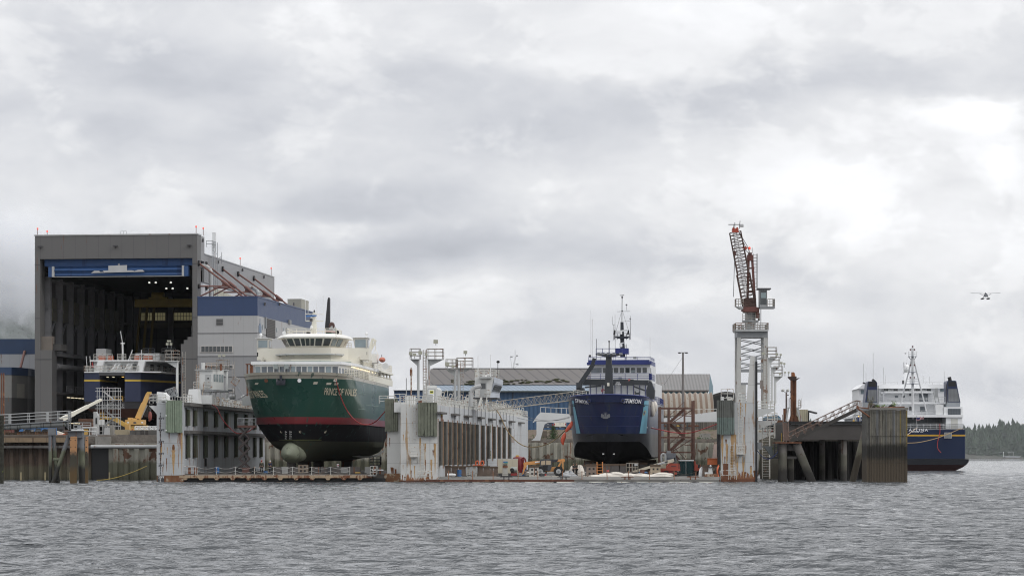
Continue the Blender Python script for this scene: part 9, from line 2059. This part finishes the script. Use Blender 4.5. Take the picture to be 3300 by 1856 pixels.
sbm=tag(MB().box(X(2472,400),X(2522,400),400.2,401,Z(1362,400),Z(1353,400)).bu('steel_beam',GR),'orange rusty beam stacked between the dock stair and the brown landing','steel beam')
for i,(px,m,l)in enumerate(((2484,LG,'light grey parked van seen between the dock ladders'),(2506,DG,'dark parked pickup left of the dolphin'))):
    car('parked_car',l,px,402,6.4,1.9,1.75,m,cat='car')
tag(MB().box(X(2452,385.2),X(2530,385.2),385.6,386.5,0,6.38).bu('quay_wall',mat('mossy_concrete',(.16,.15,.12),.9,var=.3,streak=.4,patch=.3,pcol=(.08,.09,.05))),'mossy concrete quay wall between the dock and the dolphin','quay wall')
# pipework and beacon on the pier
pw_=T('bent_pipework','bent grey pipes with yellow foot standing on the pier deck','pipes',P(2765,1357,366))
MB().path([P(2750,1357,366),P(2750,1339,366),P(2753,1336,366),P(2778,1336,366)],.1,6).path([P(2756,1354,366),P(2756,1331,366),P(2760,1328,366),P(2778,1328,366)],.1,6).tube(P(2771,1357,366),P(2771,1324,366),.1,6).path([P(2776,1355,366),P(2778,1351,366),P(2795,1351,366)],.1,6).bu('pipes',LG,pw_)
MB().box(X(2748,366),X(2754,366),365.9,366.3,Z(1357,366),Z(1353,366)).bu('yellow_foot',YEL,pw_)
bb_=T('blue_drum','navy bin with orange lamp on top behind the pier pipes','bin',P(2772,1357,368));MB().box(X(2765,368),X(2778,368),368,369,Z(1357,368),Z(1343,368)).bu('body',NAVY if 0 else mat('bin_navy',(.02,.04,.13),.5),bb_);MB().ell(P(2768,1341,368.4),.1,.1,.1).bu('lamp',mat('amber_lamp',(1,.5,.05),.4,emis=1.2),bb_)

# ================================================ WHITE AND NAVY FERRY AT RIGHT
Yz=580.0;tf=FR(X(2938,Yz),Yz,2.0)
def W():return MB(tf)
def tu(px,v=0):
    k=(px-1650)/F;c_,s_=math.cos(math.radians(2)),math.sin(math.radians(2));return(k*(Yz+v*c_)-X(2938,Yz)-v*s_)/(c_+k*s_)
def tz_(py,v=0):return Z(py,Yz+v)
tfy=T('ferry','white and navy ferry with yellow stripe moored stern-on behind the timber wall','ship',tf((0,30,0)))
TN=mat('ferry_navy',(.012,.018,.05),.5,var=.08,vs=.2,spec=.3,seam=(6,2.6,1,0,.04,.2),zones=[(-5,(.10,.05,.05)),(tz_(1497),(.012,.014,.02)),(tz_(1477),(.011,.022,.060)),(tz_(1405),(.62,.36,.04)),(tz_(1400),(.011,.022,.060))])
def tw_(z,v):
    w=11.85
    if z<tz_(1478):w=12.6-max(0,tz_(1490)-z)*1.1
    if z<tz_(1497):w=12.5-(tz_(1497)-z)*2.0
    if v>45:w*=1-((v-45)/32)**2*.95
    return max(.2,w)
secs=[]
for z in(-1.2,0,.8,tz_(1497),tz_(1488),tz_(1479),tz_(1477),tz_(1430),tz_(1380)):
    row=[];ins=max(0,tz_(1497)-z)*.8
    for v in(75,68,60,50,30,3):row.append((-tw_(z,v),v+ins,z))
    row+=[(-tw_(z,0)+1.0,.3+ins-(.5 if tz_(1498)<z<tz_(1478)else 0),z),(tw_(z,0)-.35-(0),0+ins-(.5 if tz_(1498)<z<tz_(1478)else 0),z)]
    for v in(2,30,50,60,68,75):row.append((tw_(z,v),v+ins,z))
    secs.append(row)
W().loft(secs).bu('hull',TN,tfy,30)
W().prism([(p[0]*.995,p[1])for p in secs[-1]],'z',tz_(1384),tz_(1380)-.0).bu('main_deck',GREY,tfy)
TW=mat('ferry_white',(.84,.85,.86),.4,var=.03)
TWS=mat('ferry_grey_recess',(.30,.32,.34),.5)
# recess on the stern deck and decks above
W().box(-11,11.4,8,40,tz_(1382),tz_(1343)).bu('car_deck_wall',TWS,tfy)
for px in(2868,2943,2988,3018):W().box(tu(px,7.8),tu(px+3,7.8),7.7,8,tz_(1380,8),tz_(1345,8)).bu('pillar',LG,tfy)
W().box(-11.6,tu(3105),.4,40,tz_(1344),tz_(1336)).bu('deck_edge',TW,tfy)
W().box(tu(3050),tu(3103),.8,14,tz_(1382),tz_(1344)+.0).bu('side_house',TW,tfy)
W().box(tu(3066),tu(3088),.72,.8,tz_(1380),tz_(1348)).bu('door',mat('door_ivory',(.6,.6,.56),.5),tfy)
W().box(tu(3043),tu(3103),.6,9,tz_(1336)+.003,tz_(1311)).bu('vent_house',TW,tfy)
W().box(tu(3056),tu(3097),.5,.6,tz_(1338)-.0+.05,tz_(1316)).bu('vent_grille',mat('grille_grey',(.13,.15,.17),.6,seam=(.35,.3,1,0,.08,.5)),tfy)
W().box(tu(3018),tu(3042),.8,3,tz_(1335),tz_(1303)).bu('white_locker',WCL,tfy)
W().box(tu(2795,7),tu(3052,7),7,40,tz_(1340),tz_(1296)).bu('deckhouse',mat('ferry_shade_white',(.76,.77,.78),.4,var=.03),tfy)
W().box(tu(2828,5),tu(3050,5),5,40,tz_(1300),tz_(1294)).bu('boat_deck',TW,tfy)
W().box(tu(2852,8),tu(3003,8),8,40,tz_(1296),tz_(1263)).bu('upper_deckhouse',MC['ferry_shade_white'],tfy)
W().box(tu(2850,6),tu(3006,6),6,40,tz_(1264),tz_(1258)).bu('sun_deck',TW,tfy)
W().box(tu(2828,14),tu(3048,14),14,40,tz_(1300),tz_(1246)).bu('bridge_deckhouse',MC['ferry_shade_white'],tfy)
W().box(tu(2829,12),tu(3048,12),12,42,tz_(1247),tz_(1234)).bu('bridge_roof',TW,tfy)
W().prism([(tu(2763,12),tz_(1248)),(tu(2800,12),tz_(1248)),(tu(2800,12),tz_(1231)),(tu(2785,12),tz_(1231))],'y',12,30).bu('wing_roof',TW,tfy)
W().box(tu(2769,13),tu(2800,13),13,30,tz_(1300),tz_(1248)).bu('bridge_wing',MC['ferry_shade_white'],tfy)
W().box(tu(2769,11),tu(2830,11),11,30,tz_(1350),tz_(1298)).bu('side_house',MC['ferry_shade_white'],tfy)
W().box(tu(2774,13),tu(2790,13),12.9,13,tz_(1265),tz_(1252)).bu('bridge_window',GLASS2,tfy)
for px in(2848,2880,2916,2951,2987,3030):W().box(tu(px,14),tu(px+13,14),13.9,14,tz_(1257),tz_(1248)).bu('window',GLASS if px<3000 else GLASS2,tfy)
for px in(2868,2939,2976):W().box(tu(px-6,13),tu(px+6,13),13,13.9,tz_(1258),tz_(1249)).tube((tu(px,13),12.95,tz_(1253)),(tu(px,13),13,tz_(1253)),.28,12).bu('air_unit',LG,tfy)
for a,c_,p0,p1 in((2884,2894,1279,1272),(2906,2916,1279,1272),(2930,2937,1272,1265),(2962,2990,1291,1266)):W().box(tu(a,8),tu(c_,8),7.9,8,tz_(p0),tz_(p1)).bu('window',mat('grey_shutter',(.14,.16,.18),.4),tfy)
for a,c_,p0,p1,m in((2930,2940,1322,1308,GLASS),(2965,2984,1325,1308,MC['grey_shutter']),(3012,3022,1278,1248,LG)):W().box(tu(a,7),tu(c_,7),6.9,7,tz_(p0),tz_(p1)).bu('window',m,tfy)
for q_ in(([(tu(2862,5),5.2,tz_(1294)),(tu(3010,5),5.2,tz_(1294))],.95,3,1.6,.045),([(tu(3024,5),5.2,tz_(1294)),(tu(3048,5),5.2,tz_(1294))],1.1,3,.8,.045),([(tu(2925,1),1,tz_(1336)),(tu(3016,1),1,tz_(1336))],.9,3,1.4,.045),([(-10,.6,tz_(1380)),(tu(3104),.6,tz_(1380)),(tu(3104),14,tz_(1380))],1.0,3,1.4,.05),([(tu(2830,13),13,tz_(1234)),(tu(2892,13),13,tz_(1234))],.5,1,1.5,.045),([(tu(2962,13),13,tz_(1234)),(tu(3048,13),13,tz_(1234))],.5,1,1.5,.045),([(tu(2769,10),11,tz_(1300)),(tu(2790,10),11,tz_(1300))],1,3,.7,.045),([(tu(2836,13),13,tz_(1296)),(tu(2850,13),13,tz_(1296))],1.5,4,.6,.045)):W().rail(*q_).bu('railing',mat('ferry_rail',(.55,.56,.57),.5),tfy)
for a,q0,c_,q1,vv in((2862,1300,2845,1322,4),(3022,1340,3010,1300,3),(3015,1296,3008,1262,5),(3040,1372,3026,1350,7)):
    m_=W();p_,q_=V3((tu(a,vv),vv,tz_(q0))),V3((tu(c_,vv),vv,tz_(q1)))
    for k in range(8):e=p_.lerp(q_,(k+.5)/8);m_.box(e.x-.1,e.x+.8,vv,vv+.3,e.z-.04,e.z+.04)
    m_.bar(tuple(p_),tuple(q_),.08,.14).bar(tuple(p_+V3((.8,0,0))),tuple(q_+V3((.8,0,0))),.08,.14).bu('stairway',LG,tfy)
# funnels
FNV=mat('funnel_navy',(.015,.025,.075),.35)
def funnel(pts,cpts,gp,base):
    f_=W().prism([(tu(a,3),tz_(c_))for a,c_ in pts],'y',3,9).bu('funnel',FNV,tfy)
    W().prism([(tu(a,3),tz_(c_))for a,c_ in cpts],'y',2.9,3).bu('funnel_mouth',BLK,f_)
    W().prism([(tu(a,3),tz_(c_))for a,c_ in gp],'y',2.9,3).bu('funnel_grille',mat('funnel_grille',(.20,.21,.22),.5,seam=(.3,.25,1,0,.06,.5)),f_)
    W().prism([(tu(a,3),tz_(c_))for a,c_ in base],'y',3.02,9).bu('funnel_base',mat('base_grey',(.25,.27,.29),.5),f_);return f_
f1=funnel([(2788,1295),(2827,1295),(2827,1231),(2823,1227),(2799,1227),(2796,1231)],[(2799,1244),(2824,1244),(2824,1230),(2821,1228),(2801,1228),(2799,1231)],[(2796,1293),(2825,1293),(2825,1255),(2797,1255)],[(2788,1310),(2828,1310),(2828,1295),(2788,1295)])
f2=funnel([(3054,1295),(3095,1295),(3085,1244),(3082,1227),(3078,1225),(3055,1225),(3052,1230)],[(3055,1243),(3081,1243),(3079,1228),(3057,1226)],[(3056,1293),(3092,1293),(3084,1252),(3056,1252)],[(3051,1310),(3094,1310),(3095,1295),(3051,1295)])
W().path([(tu(2813,4),4,tz_(1243)),(tu(2813,4),4,tz_(1228)),(tu(2818,4),4,tz_(1222))],.45,10).bu('exhaust_pipe',BLK,f1,40);W().path([(tu(3062,4),4,tz_(1240)),(tu(3062,4),4,tz_(1226)),(tu(3059,4),4,tz_(1213))],.4,10).bu('exhaust_pipe',BLK,f2,40)
W().tube((tu(3049,4),3.5,tz_(1300)),(tu(3049,4),3.5,tz_(1236)),.09,5).tube((tu(2829,4),3.5,tz_(1300)),(tu(2829,4),3.5,tz_(1240)),.09,5).bu('side_pipe',DG,tfy)
# tripod mast and bridge mast
TP=mat('mast_white',(.66,.67,.68),.4)
tm=W().tube((tu(2942,2),2,tz_(1350)),(tu(2941,2),2,tz_(1120)),.26,8).bu('tripod_mast',TP,tfy,40)
W().tube((tu(2900,4),4,tz_(1312)),(tu(2938,2),2,tz_(1155)),.16,8).tube((tu(2988,4),4,tz_(1335)),(tu(2944,2),2,tz_(1155)),.16,8).tube((tu(2942,2),2,tz_(1165)),(tu(2928,2),2,tz_(1148)),.09,6).tube((tu(2942,2),2,tz_(1165)),(tu(2952,2),2,tz_(1148)),.09,6).bu('mast_leg',TP,tm,40)
for py,w0 in((1147,13),(1198,10),(1235,20)):
    W().box(tu(2940-w0,2),tu(2940+w0,2),1.2,3,tz_(py)-.08,tz_(py)).bu('mast_platform',mat('platform_navy',(.03,.045,.10),.5),tm)
    W().rail([(tu(2940-w0,2),1.3,tz_(py)),(tu(2940+w0,2),1.3,tz_(py))],1.0,2,.8,.045).bu('mast_railing',MC['ferry_rail'],tm)
m_=W()
for px,py in((2934,1128),(2947,1128),(2934,1178),(2947,1178),(2934,1218),(2946,1218),(2941,1118)):m_.tube((tu(px,2),2,tz_(py)),(tu(px,2),2,tz_(py-5)),.17,8)
m_.bu('navigation_light',mat('navlight_dark',(.10,.03,.03),.5),tm)
m_=W().ladder((tu(2937,2),1.8,tz_(1310)),tz_(1130)-tz_(1310),(.35,0,0),.8,.03);m_.bu('mast_ladder',TP,tm)
bm2=W().prism([(tu(2912,20),tz_(1240)),(tu(2928,20),tz_(1240)),(tu(2927,20),tz_(1192)),(tu(2913,20),tz_(1192))],'y',19,21).bu('bridge_mast',TW,tfy)
W().ell((tu(2921,20),20,tz_(1174)),.62,.62,.75).bu('radome',TW,bm2,60);W().tube((tu(2921,20),20,tz_(1192)),(tu(2921,20),20,tz_(1180)),.5,10).rail([(tu(2911,20),19,tz_(1191)),(tu(2930,20),19,tz_(1191))],1.1,2,.6,.05).bu('radome_cage',LG,bm2)
for py,a in((1203,2901),(1216,2901)):W().bar((tu(a,19),19,tz_(py)),(tu(2914,19),19,tz_(py)),.12,.12).bu('radar_arm',WCL,bm2)
W().box(tu(2907,19),tu(2913,19),18.6,19,tz_(1230),tz_(1218)).bu('radar_box',DG,bm2);W().tube((tu(2912,20),19.5,tz_(1195)),(tu(2912,20),19.5,tz_(1157)),.06,5).bu('aerial',DG,bm2);W().tube((tu(2921,20),20,tz_(1166)),(tu(2921,20),20,tz_(1160)),.1,6).bu('aerial',DG,bm2)
for px,q0,q1 in((2783,1228,1165),(2814,1228,1130),(2847,1234,1178),(2853,1234,1203),(2791,1228,1195),(2975,1230,1205),(2995,1230,1208),(3043,1228,1190)):W().tube((tu(px,14),14,tz_(q0)),(tu(px,14),14,tz_(q1)),.045,4).bu('whip_antenna',LG,tfy)
W().prism([(tu(2780,11),tz_(1232)),(tu(2795,11),tz_(1232)),(tu(2795,11),tz_(1229)),(tu(2780,11),tz_(1227))],'y',10,11).bu('searchlight',BLK,tfy)
# lettering, stripe box, flag
text('TAZLINA',.82,lambda x,y:tf((tu(2954,-.05)+x*1.22,-.06+.0,tz_(1385.5)+y)),WLT,tfy,'name_lettering',off=.02,space=1.25)
text('VALDEZ AK',.38,lambda x,y:tf((tu(2955,-.05)+x*1.2,-.06,tz_(1391.5)+y)),WLT,tfy,'name_lettering',off=.01,space=1.2)
W().box(tu(3043),tu(3067),-.14,-.02,tz_(1412),tz_(1393)).bu('mooring_box_frame',LG,tfy);W().box(tu(3045),tu(3065),-.18,-.14,tz_(1410.5),tz_(1394.5)).bu('mooring_box',mat('box_grey_blue',(.22,.24,.24),.5),tfy)
hp=[V3(tf((tu(px),-.3,tz_(py))))for px,py in((3028,1365),(3028,1395),(3021,1425),(3022,1445),(3032,1458))]
W().tube((tu(2954),.5,tz_(1382)),(tu(2954),.4,tz_(1338)),.05,5).bu('flagstaff',LG,tfy)
fl=[[(tu(2954)+1.55*i/8,.4+.12*math.sin(i*1.3),tz_(1344+5*j)-.12*math.sin(i*.8)+.02*i)for i in range(9)]for j in(0,1,2)]
W().loft(fl).bu('flag',mat('flag_white',(.55,.50,.50),.8),tfy)
for j in range(4):
    st2=[[(tu(2954)+1.55*i/8,.36+.12*math.sin(i*1.3),tz_(1344.5+2.5*j+q)-.12*math.sin(i*.8)+.02*i)for i in range(0,9)]for q in(0,1.1)]
    W().loft(st2).bu('flag_stripe',mat('flag_red',(.35,.05,.07),.8),tfy)
W().loft([[(tu(2954)+1.55*i/8,.32+.12*math.sin(i*1.3),tz_(1344+5.2*j)-.12*math.sin(i*.8))for i in range(0,5)]for j in(0,1)]).bu('flag_canton',mat('flag_blue',(.03,.04,.15),.8),tfy)
tag(MB().path(smooth(hp),.09,5).bu('hanging_hose',RHOSE,None,60),'red hose hanging down the navy stern of the right ferry','hose')
hp=[V3(P(2923,1427,560)),V3(P(2960,1425,565)),V3(P(3010,1414,572)),V3(P(3055,1398,576)),V3(P(3097,1380,579))]
tag(MB().path(smooth(hp),.08,5).bu('mooring_rope',ROPE,None,60),'long tan mooring rope crossing the navy stern of the right ferry','rope')
tag(MB().path([P(2900,1418,570),P(2925,1400,575),P(2955,1378,578)],.08,5).bu('mooring_rope',mat('pale_rope',(.5,.42,.35),.8),None,60),'short pale mooring rope beside the stern name of the right ferry','rope')
# ================================================ SEAPLANE, GULL, FAR BOAT
Ysp=1130.0;sp_=lambda px,py,d=0:P(px,py,Ysp+d)
pl=T('seaplane','small high-wing float plane flying head-on at the right of the sky','seaplane',sp_(3177,955))
PG=mat('plane_grey',(.16,.17,.19),.4);PWh=mat('plane_white',(.6,.6,.62),.4)
MB().hexa([sp_(3170,954),sp_(3184,954),sp_(3183,948),sp_(3172,948)],[sp_(3173,953,7),sp_(3182,953,7),sp_(3181,950,7),sp_(3174,950,7)]).ell(sp_(3177,952.5,-.3),.95,1.6,.55,14,10).bu('fuselage',PG,pl,60)
MB().hexa([sp_(3172,950),sp_(3182,950),sp_(3180,945.8),sp_(3173,945.8)],[sp_(3172,950,2),sp_(3182,950,2),sp_(3180,945.8,2),sp_(3173,945.8,2)]).bu('windscreen',DG,pl)
MB().hexa([sp_(3127.5,943.2),sp_(3176,945.6),sp_(3176,946.4),sp_(3128,944.2)],[sp_(3127.5,943.2,1.6),sp_(3176,945.6,1.6),sp_(3176,946.4,1.6),sp_(3128,944.2,1.6)]).hexa([sp_(3176,945.6),sp_(3224.5,943.2),sp_(3224,944.2),sp_(3176,946.4)],[sp_(3176,945.6,1.6),sp_(3224.5,943.2,1.6),sp_(3224,944.2,1.6),sp_(3176,946.4,1.6)]).bu('wing',PG,pl)
MB().tube(sp_(3157,945.5,.5),sp_(3169,953,.5),.08,5).tube(sp_(3194,945.5,.5),sp_(3186,951.5,.5),.08,5).bu('wing_strut',PG,pl)
MB().prism([(sp_(3183.6,0)[0],Z(950,Ysp)),(sp_(3185.6,0)[0],Z(950,Ysp)),(sp_(3185.2,0)[0],Z(939.5,Ysp)),(sp_(3184.2,0)[0],Z(939.5,Ysp))],'y',Ysp+6,Ysp+7.2).bu('tail_fin',PG,pl)
MB().hexa([sp_(3179,950.6,6.4),sp_(3198,950.6,6.4),sp_(3198,951.1,6.4),sp_(3179,951.1,6.4)],[sp_(3179,950.6,7.2),sp_(3198,950.6,7.2),sp_(3198,951.1,7.2),sp_(3179,951.1,7.2)]).bu('tailplane',PWh,pl)
for a in(3166,3185):
    MB().ell(sp_(a,962.5),.62,3.2,.34,12,8).hexa([sp_(a-5,961.6),sp_(a+5,961.2),sp_(a+4,960.4),sp_(a-3,960.6)],[sp_(a-4,961.6,3),sp_(a+6,961,3),sp_(a+5,960.2,3),sp_(a-3,960.6,3)]).bu('float',DG,pl,60)
MB().tube(sp_(3166,960.5),sp_(3171,955),.07,5).tube(sp_(3185,960.5),sp_(3181,955),.07,5).tube(sp_(3166,960.5,1.5),sp_(3172,955,1.5),.07,5).tube(sp_(3185,960.5,1.5),sp_(3182,955,1.5),.07,5).tube(sp_(3167,961),sp_(3184,961),.06,5).bu('float_strut',PG,pl)
MB().tube(sp_(3166.5,947,-1.8),sp_(3187,957,-1.8),.06,5).bu('propeller',LG,pl)
gl=T('gull','small gull gliding left of the white tripod mast','bird',P(2918,1137,420))
MB().ell(P(2918,1138.6,420),.12,.28,.09,8,6).bu('body',mat('gull_grey',(.3,.3,.31),.6),gl,60);MB().add([P(2911,1138.2,420),P(2914.5,1137,420),P(2918,1138.4,419.95),P(2918,1138.6,420.2),P(2914.5,1137.3,420.2)],[(0,1,2,3,4)]).add([P(2924,1136.4,420),P(2921.5,1136.4,420),P(2918,1138.4,419.95),P(2918,1138.6,420.2),P(2921.5,1136.8,420.2)],[(0,1,2,3,4)]).bu('wings',MC['gull_grey'],gl)
fb=T('fishing_boat','small pale boat lying off the far wooded shore','boat',P(3262,1474,1960))
MB().prism([(P(3232,0,1960)[0],Z(1468,1960)),(P(3245,0,1960)[0],Z(1474,1960)),(P(3285,0,1960)[0],Z(1474,1960)),(P(3292,0,1960)[0],Z(1469,1960)),(P(3272,0,1960)[0],Z(1468,1960))],'y',1960,1963).bu('hull',mat('boat_grey',(.30,.31,.32),.6),fb)
MB().box(X(3249,1960),X(3269,1960),1960.5,1962.5,Z(1456.5,1960),Z(1455.5,1960)).box(X(3252,1960),X(3253,1960),1961,1961.3,Z(1468,1960),Z(1456,1960)).box(X(3266,1960),X(3267,1960),1961,1961.3,Z(1468,1960),Z(1456,1960)).bu('canopy',LG,fb)
ch=T('marker_post','thin white marker post in the shallows before the far shore','marker',P(3234,1474,1950));MB().tube(P(3234,1475,1950),P(3234,1458,1950),.16,6).ell(P(3234,1458,1950),.4,.4,.5).bu('post',WCL,ch);MB().ell(P(3234,1474,1950),.8,.8,.4).bu('base',DG,ch)

# ================================================ AIR
hm=bpy.data.materials.new('haze');hm.use_nodes=True;b=NB(hm.node_tree)
b.n('ShaderNodeOutputMaterial',{'Volume':b.n('ShaderNodeVolumePrincipled',{'Color':(.88,.92,.98),'Density':HAZE,'Anisotropy':.2}).outputs[0]})
MC['haze']=hm
tag(MB().box(-1700,1700,-60,7700,-5,420).bu('haze',hm),kind='stuff')
# low cloud lying on the mountain
cm=bpy.data.materials.new('low_cloud');cm.use_nodes=True;b=NB(cm.node_tree)
pos=b.n('ShaderNodeNewGeometry').outputs['Position']
nn_=b.noise(b.scale(pos,.012,.006,.016),1.0,5,.6)
zc_=b.n('ShaderNodeSeparateXYZ',{0:pos}).outputs[2]
ev=b.n('ShaderNodeVectorMath',{0:b.n('ShaderNodeVectorMath',{0:pos,1:(900,-4330,-190)},operation='ADD').outputs[0],1:(1/420,1/150,1/260)},operation='MULTIPLY').outputs[0]
rr_=b.n('ShaderNodeVectorMath',{0:ev},operation='LENGTH').outputs['Value']
den=b.m('MULTIPLY',b.m('ADD',.0016,b.m('MULTIPLY',b.ramp(b.m('ADD',nn_,b.m('MULTIPLY',b.m('SUBTRACT',zc_,240),.0034)),.44,.66),.03)),b.ramp(rr_,1.0,.45))
b.n('ShaderNodeOutputMaterial',{'Volume':b.n('ShaderNodeVolumePrincipled',{'Color':(.97,.98,1.0),'Density':den,'Anisotropy':.1}).outputs[0]})
lc=MB().ell((-900,4330,190),420,150,260,28,16)
o=lc.bu('low_cloud',cm);tag(o,'low bank of misty cloud lying on the mountainside behind the hall','cloud',kind='stuff')
mm_=bpy.data.materials.new('mist');mm_.use_nodes=True;b=NB(mm_.node_tree)
b.n('ShaderNodeOutputMaterial',{'Volume':b.n('ShaderNodeVolumePrincipled',{'Color':(.93,.96,1.0),'Density':.0003,'Anisotropy':.1}).outputs[0]})
tag(MB().box(120,1450,1650,2030,.5,70).bu('mist',mm_),'thin mist over the water before the far wooded shore','mist',kind='stuff')
